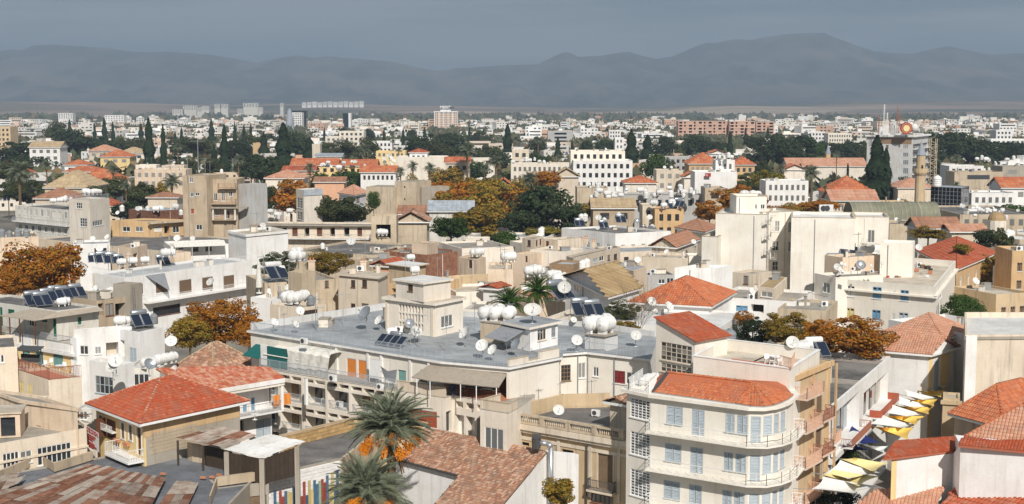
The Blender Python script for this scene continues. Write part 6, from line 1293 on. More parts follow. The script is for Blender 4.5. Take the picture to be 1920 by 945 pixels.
b = Hs('long white two storey block with brown shutters behind the canopied terrace house', [(173, 512), (233, 521), (472, 488)], z=12, wall='white', roof='roof_grey', wins=[(1, 254, 532, 269, 553, 'r_shutter_brown'), (1, 292, 528, 315, 549, 'r_shutter_brown'), (1, 336, 524, 360, 550, 'r_shutter_brown'), (1, 379, 519, 400, 544, 'r_shutter_brown'), (1, 419, 516, 440, 541, 'r_shutter_brown'), (1, 287, 573, 338, 590, 'gb'), (1, 355, 568, 378, 581, 'gb')], bal=[(1, 268, 468, 551, 'rail_white', 1.4)])
for k in (0, 1): F_ = b.faces[k]; railing([F_.p(.1, 12.0, -.1), F_.p(F_.w, 12.0, -.1)], 'rail_white', b.root, .95, .2)
m = MB(); F_ = b.faces[1]; m.poly([F_.p(F_.hit(272, 519)[0], 11.9, .1), F_.p(F_.hit(306, 540)[0], 9.0, 1.6), F_.p(F_.hit(308, 515)[0], 11.9, .1)]); m.build('awning', 'awning_grey', b.root)
T2 = 'on the long white two storey block'; putn('tank', [(228, 499, 1.25), (249, 497, 1.25), (272, 495, 1.3)], 11.6, T2, rz=.5); put('heat', 305, 498, 11.6, T2, 1.3, .6); putn('heat', [(176, 492), (192, 493), (208, 494), (222, 494)], 12, 'beside the beige roof block', sc=1.2, rz=.5); put('dish', 187, 480, 12, 'beside the beige roof block', 1.5, .3); put('dish', 396, 545, 9.5, T2, 1.5, -.5)
b = Hs('twin beige roof huts with red sheet roofs carrying a row of round tanks', [(42, 508), (62, 517), (150, 510)], z=12, wall='beige_old', roof='sheet_rust_c', par=.05, depth=5, wins=[(1, 70, 517, 80, 536, 'd'), (1, 84, 520, 94, 532, 'g'), (1, 101, 516, 112, 536, 'd'), (1, 118, 512, 130, 528, 'g'), (1, 132, 512, 142, 532, 'd')])
m = thing('tank_stand', 'dark steel stand holding the row of round tanks between two roof huts', 'tank stand', G(97, 505, 12)); q = MB(); P_ = G(97, 505, 12)
for dx in (-1.5, 1.5):
 for dy in (0, 1): q.bar(P_ + Vector((dx, dy, 0)), P_ + Vector((dx, dy, 1.7)), .08)
q.box(P_.x - 1.8, P_.x + 1.8, P_.y - .1, P_.y + 1.2, P_.z + 1.7, P_.z + 1.8); q.build('stand', 'metal_dark', m)
for i in range(5): pend(dup(T_TANK, P_ + Vector((-1.5 + i * .75, .5, 1.82)), 1.2, .95, 'white water tanks on the roofs'), 'round white water tank', 'on the dark steel stand')
b = Hs('grey concrete roof storey with open bays behind the solar panels', [(95, 552), (181, 564), (246, 556)], z=13.2, wall='concrete_warm', roof='roof_dark', wins=[(1, 184, 569, 194, 592, 'v'), (1, 198, 569, 213, 592, 'gb'), (1, 216, 568, 243, 592, 'v')]); T2 = 'on the grey concrete roof storey'
putn('tank', [(183, 556, .9), (189, 556, .9), (196, 556, .9), (208, 555, 1), (216, 554, 1), (223, 554, 1)], 12.9, T2, rz=1.1)
Hs('bare concrete lift shaft beside the long white block', [(244, 534), (266, 530)], z=15, depth=3, wall='concrete', roof='roof_concrete'); ld = thing('ladder', 'thin metal ladder leaning on the concrete lift shaft', 'ladder', Dp(255, 590, 180)); m = MB()
for dx in (-2, 2): m.bar(Dp(253 + dx, 592, 181), Dp(250 + dx, 537, 183), .06)
for i in range(12): m.bar(Dp(251 - i * .2, 588 - i * 4.3, 181), Dp(255 - i * .2, 588 - i * 4.3, 181), .04)
m.build('rungs', 'metal_dark', ld)
Hs('plain beige roof block with a dark doorway above the long white block', [(219, 462), (248, 465), (276, 458)], z=14.5, wall='peach', depth=6, wins=[(1, 250, 475, 258, 488, 'v')]); Hs('small peach roof hut behind the white tanks', [(327, 475), (358, 472)], z=13.5, depth=4, wall='peach'); putn('tank', [(311, 482, 1.3), (320, 481, 1.3)], 13.5, 'beside the small peach roof hut', rz=.5)
b = Hs('white house with a long pale awning and shaded doors', [(320, 462), (428, 458)], z=13.5, wall='white', roof='roof_beige', wins=[(0, 334, 462, 344, 468, 'g'), (0, 362, 462, 372, 471, 'gb'), (0, 385, 460, 397, 470, 'gb')]); b.awning(0, 324, 453, 420, 451, 2.4, .8, 'awning_white', 4)
b = Hs('white balconied apartment house right of the long pale awning', [(428, 432), (505, 425), (540, 432)], z=16, wall='white', roof='roof_beige', wins=[(0, 436, 462, 449, 471, 'g'), (0, 462, 459, 470, 470, 'g'), (0, 481, 458, 491, 470, 'g'), (0, 436, 437, 446, 446, 'gb'), (0, 475, 436, 490, 446, 'gb')], bal=[(0, 428, 503, 474, 'rail_blue'), (0, 428, 503, 449, 'rail_blue')]); b.awning(0, 430, 453, 458, 451, 1.2, .5, 'awning_brown'); b.awning(0, 463, 451, 495, 450, 1.2, .5, 'awning_brown')
Hs('low building under a broad dark gravel roof left of the white awning house', [(70, 447), (300, 470)], z=11, wall='beige', roof='roof_dark', depth=26, par=.3); Hs('white block with a paved roof behind the autumn tree', [(137, 458), (206, 456)], z=12.2, wall='white', roof='roof_grey', depth=8, wins=[(0, 177, 465, 200, 478, 'gb')]); Hs('peach wall house behind the big autumn tree at the left edge', [(-40, 447), (72, 443)], z=12.8, wall='peach', roof='roof_dark', depth=12)
for x in (4, 18, 34, 50): put('gtank', x, 446, 12.5, 'on the peach house at the left edge', 1.35)
b = Hs('white stair tower house with grid windows and tanks behind a roof fence', [(129, 373.5), (168, 376), (205, 371)], 285, wall='cream', roof='roof_beige', wins=[(1, 174, 413, 193, 423, 'g', dict(nx=6)), (0, 143, 380, 154, 391, 'g', dict(nx=3, ny=2)), (0, 150, 409, 163, 425, 'g', dict(nx=3, ny=3))], name='apartment_house', cat='apartment block')
for k in (0, 1): F_ = b.faces[k]; railing([F_.p(.1, b.z, -.1), F_.p(F_.w, b.z, -.1)], 'rail_blue', b.root, 1.0, .25)
putn('tank', [(161, 366, 1.2), (169, 366, 1.2), (177, 366, 1.2), (185, 365, 1.2)], b.zr, 'on the white stair tower house', rz=1.0)
b = Hs('long grey apartment house left of the white stair tower house', [(28, 385), (131, 394)], 320, wall='white_old', roof='roof_dark', name='apartment_house', cat='apartment block', wr=[(0, [(40 - 320 * .084, 1.6)], 9, 1.0, ['gl', 's_awning_white']), (0, [(40 - 320 * .096, 1.4)], 8, 1.3, 'g')], bal=[(0, 30, 131, 418, 'metal_grey')])
b = Hs('ochre long house with white windows and a cluttered terrace behind the awning house', [(207, 413), (286, 415), (347, 411)], 300, wall='ochre', roof='roof_dark', wins=[(0, 230, 425, 244, 434, 'g'), (0, 254, 425, 268, 434, 'g'), (1, 289, 424, 303, 434, 's_awning_white'), (1, 308, 424, 318, 438, 'v'), (1, 324, 424, 336, 436, 'g')]); b.band(1, 14.2 - .4, 14.2, 1.2, 'beige_old')
Hs('dark rust red tin shed before the bare concrete tower', [(288, 396), (345, 392)], 315, wall='sheet_rust_c', roof='roof_metal_grey', par=.05, name='shed', cat='shed')
b = Hs('weathered bare concrete apartment tower with broken balconies', [(342, 329), (387, 329.6)], 300, wall='concrete_warm', roof='roof_concrete', depth=10, par=.3, wins=[(0, 355, 332, 362, 342, 'g'), (0, 357, 361, 363, 369, 'g'), (0, 366, 361, 374, 367, 'g'), (0, 368, 421, 379, 431, 'g'), (0, 358, 391, 364, 401, 's_roller_red')], name='apartment_tower', cat='apartment block'); TW = b
b2 = Bld('x', '', [(386, 336), (444, 336)], d=303, wall='concrete_warm', roof='roof_concrete', depth=9); bpy.data.objects.remove(b2.root); b2.root = b.root
for x0, y0, x1, y1 in ((429, 359, 436, 368), (415, 359, 422, 377), (401, 362, 408, 376), (389, 338, 396, 350), (404, 395, 412, 404), (421, 395, 431, 410), (441, 395, 452, 412)): b2.win(0, x0, y0, min(x1, 443), y1, 'g', nx=2)
for x0, x1, y in ((380, 444, 381), (399, 444, 411), (410, 444, 352)): b2.balc_px(0, x0, x1, y, rail='rail_rust', slab='concrete_warm', gap=.3)
for x in (402, 425, 443): u = b2.faces[0].hit(x, 400)[0]; m = MB(); b2.faces[0].box(m, u - .2, u + .2, 40 - 303 * .0845, 40 - 303 * .0765, 1.2, 1.5); m.build('post', 'white_old', b.root)
m = MB(); b2.faces[0].box(m, b2.faces[0].hit(399, 390)[0], b2.faces[0].w + 2.5, 17.0, 17.3, .003, 1.8); m.build('canopy_slab', 'concrete', b.root); b2.finish(); b3 = Bld('x', '', [(443, 345), (465, 346)], d=303, wall='grey', roof='roof_concrete', depth=6); bpy.data.objects.remove(b3.root); b3.root = b.root; b3.finish()
for x, y, h in ((352, 330, 5), (372, 322, 7), (385, 330, 4), (394, 330, 3.5), (437, 332, 4)): put('ant', x, y, b.z, 'on the bare concrete tower', h / 3)
b = Hs('slim cream lift tower with a pale metal cap above the long gallery', [(555, 354), (569, 356), (604, 354)], 320, wall='cream', roof='roof_metal_grey', wins=[(0, 557, 371, 567, 390, 'g', dict(ny=4)), (0, 557, 397, 567, 412, 'g', dict(ny=3))], name='tower', cat='tower'); m = MB(); F_ = b.faces[1]; F_.box(m, -.05, F_.w + .05, b.z - 1.4, b.z + .05, .002, .15); m.build('cap', 'roof_metal_grey', b.root)
W = []
for x0, x1 in ((527, 538), (548, 558), (571, 580), (594, 604), (619, 628), (645, 655), (670, 679)): W.append((0, x0, 427, x1, 443, 'v' if x0 % 2 else 'd'))
b = Hs('long single storey gallery of dark doorways with a railed walk', [(470, 421), (696, 423)], 298, wall='cream_warm', roof='roof_dark', wins=W, bal=[(0, 478, 696, 446, 'metal_grey', 1.6)], depth=8); b.band(0, 13.4, 13.65, 1.0, 'concrete')
b = Bld('portal', 'bare concrete portal frame holding white tanks at the end of the gallery', [(696, 405), (743, 405)], d=285, wall='beige_old', roof='roof_concrete', depth=5, cat='ruin'); b.hole(0, 1.0, b.faces[0].w - 1.2, 40 - 285 * .0985, b.z - 1.8, 3.5, 'dark_void'); b.finish(); putn('tank', [(714, 442, 1.3), (720, 442, 1.3)], 12.6, 'inside the concrete portal', rz=.4)
RN = None
for x0, x1, y, w_ in ((686, 741, 350, 'beige_old'), (740, 780, 340, 'beige_old'), (779, 791, 350, 'concrete')): b = Hs('blank grey beige ruin of three joined wall blocks', [(x0, y), (x1, y + 1)], 365 + (x0 == 740) * -1.5, wall=w_, roof='roof_concrete', depth=9, par=.1, wins=[(0, 757, 349, 760, 353, 'v'), (0, 757, 372, 760, 376, 'v')] if x0 == 740 else []); RN = RN or b.root; (b.root is RN) or merge(RN, b)
Hs('white house under a pinkish hipped roof beside the ruin blocks', [(636, 362), (664, 366), (689, 361)], 395, wall='white', roof='tile_pink', rt='hip', rise=2.4, wins=[(1, 668, 369, 674, 379, 'gb')])
# the dense quarter in the middle
b = Hs('two storey beige plastered house with four brown windows and a chimney block', [(636, 516), (709, 523), (727, 514)], z=16.2, wall='beige', roof='roof_beige', par=0, slab=.3, slabz=.2, wins=[(0, 658, 525, 666, 539, 'gb'), (0, 679, 525, 688, 539, 'gb'), (0, 658, 569, 666, 580, 'gb'), (0, 678, 569, 691, 582, 'gb')]); put('chim', 681, 507, b.zr, 'on the two storey beige house', 1.6, .2); put('ac', 676, 509, b.zr, 'on the two storey beige house', 1.2)
b = Hs('straggling beige house with small windows and an open loggia left of the two storey one', [(496, 531), (634, 523)], z=15.0, wall='beige_old', roof='roof_concrete', wins=[(0, 521, 535, 527, 549, 'g'), (0, 535, 533, 542, 545, 'gb'), (0, 553, 532, 563, 544, 'gb'), (0, 570, 533, 592, 546, 'v'), (0, 609, 526, 616, 539, 'gb')]); T2 = 'on the straggling beige house'
Hs('squat chimney like roof block carrying steel tank stands', [(540, 509), (566, 512), (592, 508)], z=17.2, depth=4, wall='beige_old'); putn('tank', [(553, 490, 1.2), (564, 489, 1.2), (552, 478, 1.0), (561, 477, 1.0)], 18.4, 'on the steel stands above the beige roofs', rz=1.2); put('heatw', 517, 524, 15, T2, 1.6, .6); put('tank', 526, 512, 15.8, T2, 1.1, .4); put('chim', 585, 508, 17, 'beside the steel tank stands', 1.6)
m = thing('tank_stand', 'open steel frame tank stand above the straggling beige house', 'tank stand', G(558, 508, 17)); q = MB(); P_ = G(558, 508, 17)
for dx in (-1.2, 0, 1.2): q.bar(P_ + Vector((dx, 0, 0)), P_ + Vector((dx, 0, 2.4)), .07); q.bar(P_ + Vector((dx, 1, 0)), P_ + Vector((dx, 1, 2.4)), .07)
q.box(P_.x - 1.4, P_.x + 1.4, P_.y, P_.y + 1.1, P_.z + 1.3, P_.z + 1.36); q.build('frame', 'metal_grey', m)
b = Hs('low pale house with a brown shaded opening and round tanks', [(506, 570), (566, 577), (612, 571)], z=14.2, wall='cream_warm', roof='roof_concrete', wins=[(1, 569, 581, 595, 593, 'gb', dict(nx=5))]); putn('tank', [(540, 569, 1.3), (549, 570, 1.3), (559, 569, 1.3), (567, 567, 1.3)], 14.0, 'on the low pale house', rz=1.0); put('gtank', 583, 572, 14, 'on the low pale house', 1.1)
Hs('white walled terrace with a folded parasol', [(470, 557), (530, 562)], z=13.4, wall='white', roof='roof_white', depth=8); put('parasol', 486, 550, 13.4, 'on the white walled terrace', 1.7); ps = thing('person', 'person in pale clothes crouching on the white walled terrace', 'person', G(505, 556, 13.1)); figure(ps, True, 'white_paint', 'wood_old', .5)
for lb, pts, z, w_, r_, kw in (
 ('beige roof box with a white side in the middle of the town', [(772, 456), (804, 458), (821, 453)], 13.5, 'peach', 'roof_concrete', dict(depth=5)),
 ('small vermilion tiled roof among the middle flat roofs', [(700, 497), (731, 499)], 12.5, 'salmon', 'tile_red', dict(rt='gable', rise=.9, depth=5)),
 ('hut with a bright white roof sheet over ochre walls', [(729, 496), (770, 501), (798, 496)], 14.2, 'sandstone', 'roof_white', dict(par=0, slab=.5, slabz=.15, wins=[(1, 774, 503, 781, 514, 'g')])),
 ('peach cube with a brown door', [(860, 482), (893, 487), (911, 482)], 13.6, 'peach', 'roof_beige', dict(wins=[(0, 878, 487, 885, 503, 'd')])),
 ('long ochre parapet house under a white painted roof', [(800, 522), (862, 519), (915, 513)], 13.2, 'sandstone', 'roof_white', dict(depth=12)),
 ('low peach house right of the ochre parapet', [(915, 505), (962, 505)], 13.5, 'peach', 'roof_beige', {}),
 ('wide dark roofed block behind the two storey beige house', [(545, 470), (700, 478)], 11.5, 'beige_old', 'roof_dark', dict(depth=22)),
 ('grey rendered block with a torn corner below the big white dish', [(650, 484), (700, 490)], 12.6, 'beige_old', 'roof_concrete', dict(depth=8)),
 ('wide low roof with small parapets in the town centre', [(700, 470), (770, 473)], 11.5, 'beige', 'roof_beige', dict(depth=14)),
 ('low house with a long rust red fence wall', [(800, 478), (868, 470)], 11.6, 'sheet_rust_c', 'roof_dark', dict(depth=12)),
 ('flat grey roof with cream parapet right of the rust fence', [(866, 466), (962, 462)], 12.4, 'cream', 'roof_concrete', dict(depth=14)),
 ('cream house block with awnings left of the fan palms', [(855, 548), (935, 545)], 12.0, 'cream', 'roof_beige', dict(depth=9, wins=[(0, 884, 566, 893, 575, 'g')])),
 ('pale block with an air vent beside the stair tower', [(867, 580), (935, 582)], 13.0, 'ivory', 'roof_concrete', dict(depth=8, wins=[(0, 884, 588, 892, 598, 'g'), (0, 899, 590, 906, 600, 'g')])),
 ('ochre and orange stuccoed house behind the stair tower', [(728, 532), (800, 537)], 13.0, 'ochre', 'roof_concrete', dict(depth=10, wins=[(0, 735, 541, 750, 549, 'v'), (0, 754, 541, 764, 549, 'v')])),
 ('cream wall house right of the beige roof box', [(873, 448), (918, 448)], 12.2, 'cream', 'roof_concrete', dict(depth=5)),
 ('small red topped white hut left of the fan palms', [(906, 539), (932, 541)], 12.8, 'white', 'tile_red', dict(rt='gable', rise=.5, depth=3)),
 ('cream house with brown doors, the left of a close pair', [(979, 446), (1003, 449), (1019, 443)], 15, 'cream_warm', 'roof_concrete', dict(wins=[(0, 989, 450, 995, 461, 'gb'), (1, 1005, 450, 1009, 462, 'd'), (1, 1012, 448, 1016, 460, 'd')])),
 ('cream house with a lean-to roof, the right of a close pair', [(1019, 447), (1046, 450)], 14.6, 'cream_warm', 'roof_dark', dict(wins=[(0, 1023, 452, 1029, 466, 'd')], depth=6)),
 ('cream walled roof in front of the close pair of houses', [(994, 468), (1062, 472)], 13.2, 'cream', 'roof_beige', dict(depth=7)),
 ('long house under a cluttered dark roof with brick chimneys', [(1062, 480), (1075, 484), (1163, 463)], 12.8, 'beige', 'roof_dark', dict(wins=[(1, 1112, 484, 1120, 492, 's_shutter_blue'), (1, 1124, 480, 1132, 489, 'g'), (1, 1139, 478, 1144, 488, 'gb'), (1, 1151, 476, 1157, 486, 'gb')])),
 ('peach cube near the white tanks left of the tan metal roof', [(960, 476), (990, 478)], 12.8, 'peach', 'roof_beige', dict(depth=5, wins=[(0, 985, 480, 989, 492, 'd')])),
 ('grey corrugated box shed behind the tan metal roof', [(1030, 494), (1075, 496)], 13.0, 'block_bronze', 'roof_metal_grey', dict(depth=6)),
 ('low white roofed house with solar tanks left of the tan metal roof', [(985, 520), (1060, 520)], 11.6, 'beige', 'roof_concrete', dict(depth=12)),
 ('peach flat block right of the tan metal roof', [(1147, 498), (1188, 508), (1212, 500)], 13.6, 'peach', 'roof_metal_grey', dict(par=.05)),
 ('beige wall house with a terrace under the gabled brown house', [(1205, 482), (1290, 484)], 12.5, 'beige', 'roof_beige', dict(depth=8, wins=[(0, 1232, 521, 1245, 530, 'g'), (0, 1250, 519, 1263, 529, 'g')])),
 ('low grey block with two wide windows', [(1200, 516), (1265, 515)], 11.8, 'grey', 'roof_concrete', dict(depth=6, wins=[(0, 1234, 523, 1247, 532, 'g'), (0, 1250, 521, 1263, 532, 'g')])),
 ('cream retaining wall house before the tall white block', [(1292, 480), (1318, 480)], 12.8, 'ivory', 'roof_beige', dict(depth=5)),
 ('beige hut with a grey roof at the foot of the tall white block', [(1373, 510), (1412, 514)], 14.4, 'cream_warm', 'roof_concrete', dict(depth=5, wins=[(0, 1394, 517, 1403, 533, 'gb')])),
 ('cream shed with a mossy tan roof beneath the spiral stair', [(1421, 537), (1452, 541), (1476, 520)], 14.6, 'cream_warm', 'roof_tan_metal', dict(par=.03, wins=[(0, 1427, 547, 1448, 557, 'g')])),
 ('low grey roofed house in front of the tall white block', [(1336, 556), (1490, 566)], 13.2, 'white', 'roof_concrete', dict(depth=12, wins=[(0, 1380, 573, 1402, 584, 's_shutter_sky'), (0, 1408, 571, 1432, 586, 'v')])),
 ('brown roofed block left of the cream corner building', [(1458, 578), (1550, 583)], 13.0, 'beige_old', 'roof_concrete', dict(depth=10, wins=[(0, 1472, 590, 1480, 600, 'g')])),
 ('grey stepped wall house with a long terrace behind the white flat roof', [(1100, 560), (1180, 548)], 12.0, 'grey_light', 'roof_white', dict(depth=6)),
 ('cream side house with rust railings right of the fan palms', [(1020, 598), (1085, 575), (1100, 580)], 14.2, 'cream', 'roof_beige', {}),
 ('peach walled house beneath the fan palms', [(1000, 560), (1060, 556)], 13.0, 'peach', 'terrace_red', dict(depth=9)),
 ('white roofed strip house behind the cream house of the glass grids', [(1118, 603), (1345, 617)], 13.0, 'white', 'roof_white', dict(depth=15, par=.25)),
 ): Hs(lb, pts, z=z, wall=w_, roof=r_, **kw)
b = Hs('white gabled house under a wide tan sheet metal roof', [(1062, 517), (1142, 556), (1198, 540)], z=14.2, wall='white', roof='roof_tan_metal', rt='gable', rise=2.4, tiles=(1.6, 6.0), along=1, wins=[(0, 1077, 535, 1087, 546, 'g')]); putn('vtank', [(1092, 506, 1.2), (1100, 503, 1.2)], 15.2, 'behind the wide tan metal roof')
Hs('white two windowed house with a red monopitch roof edge before the tall white block', [(1265, 502), (1340, 503), (1374, 497)], z=15.8, wall='white', roof='grey_light', wins=[(0, 1271, 521, 1286, 533, 'g'), (0, 1300, 524, 1316, 535, 'g')]); m = MB()
b = Hs('house with a broad orange hipped roof behind the white flat roof', [(1185, 566), (1330, 574)], z=13.8, wall='white', roof='tile_orange', rt='hip', rise=2.7, depth=14, tiles=(.35, .5))
b = Hs('long white painted building with rooftop solar heaters', [(1053, 427), (1154, 438), (1258, 433)], z=13.2, wall='white', roof='roof_dark', wr=[(0, [(9.6, 1.2)], 5, 1.0, 'gl'), (1, [(9.6, 1.2)], 5, 1.0, 'gl')]); T2 = 'on the long white building with solar heaters'; putn('heat', [(1086, 425), (1131, 428), (1163, 418)], 13, T2, sc=1.25, rz=.1); putn('vtank', [(1090, 415, 1.3), (1097, 415, 1.3), (1133, 420), (1160, 412, 1.4)], 13.5, T2); putn('dish', [(1122, 420), (1218, 418), (1195, 425)], 13, T2, sc=1.4)
Hs('cream gabled house with a rust brown tile roof', [(1222, 461), (1266, 464), (1308, 449)], z=13.6, wall='cream_warm', roof='tile_brown', rt='gable', rise=1.7, along=1); Hs('cream hipped house with a rust brown roof behind the gabled one', [(1269, 427), (1320, 435), (1345, 426)], z=14.0, wall='cream_warm', roof='tile_brown', rt='hip', rise=1.8); Hs('beige annex with a sheltering slab beside the rust brown roofs', [(1303, 446), (1345, 444)], z=12.2, wall='beige', depth=6)
# tall white block
for lb, pts, d, kw in (('tall white office block, its blank left wing', [(1342, 400), (1438, 402)], 227, dict(depth=13)), ('tall white office block, its blank middle wing', [(1484, 407), (1604, 409)], 221, dict(depth=12)), ('tall white office block, its right wing with a balcony door', [(1603, 406), (1667, 407)], 225, dict(depth=10, wins=[(0, 1627, 431, 1640, 455, 'g', dict(nx=2))])), ('tall white office block, recessed centre with windows', [(1430, 398), (1500, 396)], 231, dict(depth=8, wins=[(0, 1453, 414, 1462, 434, 'g', dict(ny=2)), (0, 1448, 452, 1460, 470, 'g', dict(ny=2)), (0, 1448, 490, 1459, 507, 'g', dict(ny=2)), (0, 1478, 416, 1484, 436, 'g'), (0, 1478, 453, 1484, 472, 'g')])), ('lower white step at the left of the tall white block', [(1316, 443), (1344, 444)], 226, dict(depth=9)), ('white penthouse on the tall white block', [(1381, 368), (1438, 368)], 232, dict(depth=7, wins=[(0, 1415, 383, 1420, 392, 'g'), (0, 1426, 383, 1434, 392, 'g')]))):
 b = Hs('tall blank white office block with stepped wings and a window recess', pts, d, wall='ivory', roof='roof_white', name='office_block', cat='office block', coping='beige_old', **kw)
 if 'left wing' in lb: OB = b.root
 else: merge(OB, b)
put('heat', 1383, 397, 21.3, 'on the left wing of the tall white block', 1.0); putn('tank', [(1395, 372, 1.2), (1411, 371, 1.2), (1420, 371, 1.2)], 23, 'on the white penthouse', rz=.8); put('ac', 1545, 399, 21, 'on the middle wing of the tall white block', 2.2); put('ac', 1552, 399, 21, 'on the middle wing of the tall white block', 2.2)
sp = thing('spiral_staircase', 'white spiral fire stair in the recess of the tall white block', 'staircase', Dp(1445, 545, 226)); c0 = Dp(1444, 486, 226); m = MB(); m.cyl(c0, c0 + Vector((0, 0, 7.6)), .08, n=6); m.build('pole', 'white_paint', sp)
for i in range(30): a = i * .62; q = MB(); p = c0 + Vector((0, 0, .25 * i)); v = Vector((math.cos(a), math.sin(a), 0)); w_ = Vector((-v.y, v.x, 0)) * .18; q.obox(p - w_ * .4, v * 1.0, w_ * 1.6, (0, 0, .05)); q.bar(p + v, p + v + Vector((0, 0, .9)), .03); q.build('step', 'white_old', sp)
es = thing('outside_stair', 'metal outside stair up to the balcony door of the tall white block', 'staircase', Dp(1612, 482, 218)); a_, b_ = Dp(1606, 483, 217), Dp(1618, 456, 221)
for i in range(10): p = a_.lerp(b_, i / 10); m = MB(); m.box(p.x - .1, p.x + .9, p.y, p.y + .25, p.z, p.z + .05); m.build('step', 'metal_dark', es)
m = MB(); m.bar(a_ + Vector((0, 0, .9)), b_ + Vector((0, 0, .9)), .04); m.bar(a_, b_, .06); m.bar(a_ + Vector((.9, 0, .9)), b_ + Vector((.9, 0, .9)), .04); m.build('handrail', 'metal_grey', es); m = MB(); q = Dp(1622, 458, 222); m.box(q.x, q.x + 2.6, q.y - .2, q.y + 2.6, q.z - .1, q.z); m.build('landing', 'white_old', es)
# cream corner building
N = Hs('cream corner building with blue and yellow shutters and a cluttered flat roof', [(1565, 522), (1752, 538), (1792, 489)], z=15.5, wall='ivory', roof='roof_beige', par=.9, name='apartment_house', cat='apartment block', wins=[(0, 1586, 535, 1603, 556, 's_white_paint'), (0, 1636, 538, 1653, 560, 's_shutter_sky'), (0, 1688, 544, 1704, 564, 's_shutter_sky'), (0, 1673, 545, 1679, 556, 'grid', dict(nx=3, ny=4)), (0, 1585, 577, 1602, 598, 's_shutter_yellow'), (0, 1635, 581, 1651, 601, 's_shutter_sky'), (0, 1685, 586, 1703, 606, 's_shutter_blue'), (0, 1672, 588, 1678, 599, 'grid', dict(nx=3, ny=4)), (1, 1756, 570, 1762, 600, 'g'), (1, 1760, 545, 1766, 560, 'g')])
N.band(0, 14.0, 14.25, .5, 'ivory'); N.band(1, 14.0, 14.25, .5, 'ivory'); T2 = 'on the cream corner building'
b = Hs('cream balcony wing left of the blue shuttered corner building', [(1527, 512), (1567, 520)], z=15.9, wall='ivory', depth=8, wins=[(0, 1543, 530, 1556, 549, 'gl')], bal=[(0, 1527, 1565, 564, 'metal_grey')]); merge(N.root, b)
b = Hs('white roof block on the cream corner building', [(1651, 455), (1712, 457)], z=19.6, wall='ivory', depth=5, roof='roof_white'); merge(N.root, b); b = Hs('peach slanted roof block on the cream corner building', [(1580, 483), (1655, 478)], z=17.5, wall='peach', depth=4); merge(N.root, b)
putn('tank', [(1560, 492, 1.3), (1570, 496, 1.3), (1582, 494, 1.3), (1622, 480, 1.4), (1636, 479, 1.4)], 15, T2, rz=.1); putn('heat', [(1567, 506), (1591, 484)], 15, T2, sc=1.5); putn('dish', [(1642, 497), (1646, 502), (1613, 516), (1668, 512), (1585, 508)], 14.8, T2, sc=1.5); rr = random.Random(5)
for i in range(34):
 p = G(rr.uniform(1575, 1745), rr.uniform(500, 522), 14.65); b_ = thing('roof_junk', None, 'junk', p, 'junk left on the cluttered flat roof'); s_ = rr.uniform(.3, 1.0); m = MB(); v = Vector((rr.uniform(.4, 1), rr.uniform(-.6, .6), 0)) * s_; m.obox(p, v, Vector((-v.y, v.x, 0)) * rr.uniform(.3, 1), (rr.uniform(-.1, .1), 0, rr.uniform(.15, .7))); m.build('crate', rr.choice(['wood_old', 'terra', 'white_paint', 'metal_grey', 'cloth_red', 'beige', 'wood_dark']), b_); pend(b_, 'discarded crate or board', 'on the cluttered flat roof')
b = Hs('long orange stuccoed house with a red hipped roof facing the lane', [(1722, 470), (1793, 505), (1866, 474)], z=13, wall='ochre', roof='tile_red', rt='hip', rise=2.6, wr=[(1, [(8.4, 3)], 5, 1.2, 's_awning_white')], tiles=(.5, .7)); b.band(1, 7.4, 7.8, .8, 'white'); put('dish', 1722, 478, 16, 'beside the orange stuccoed house', 1.2)
for lb, pts, z, w_, r_, kw in (('ochre house end with stepped parapet at the right edge', [(1868, 552), (1932, 548)], 11.5, 'sandstone', 'roof_beige', dict(depth=10, wr=[(0, [(8, 1.5), (5, 1.5)], 3, .9, GB)])), ('white railed roof terrace at the right edge', [(1826, 630), (1935, 618)], 13.0, 'white', 'roof_white', dict(depth=14, par=.8)), ('narrow yellow tower house at the far right edge', [(1898, 470), (1945, 470)], 15.5, 'ochre', 'roof_beige', dict(depth=8, wr=[(0, [(12, 1.5), (9, 1.5)], 2, .9, GB)])), ('pale blue house front behind the far yellow sails', [(1862, 498), (1885, 500)], 12, 'grey_light', 'roof_white', dict(depth=6))): Hs(lb, pts, z=z, wall=w_, roof=r_, **kw)
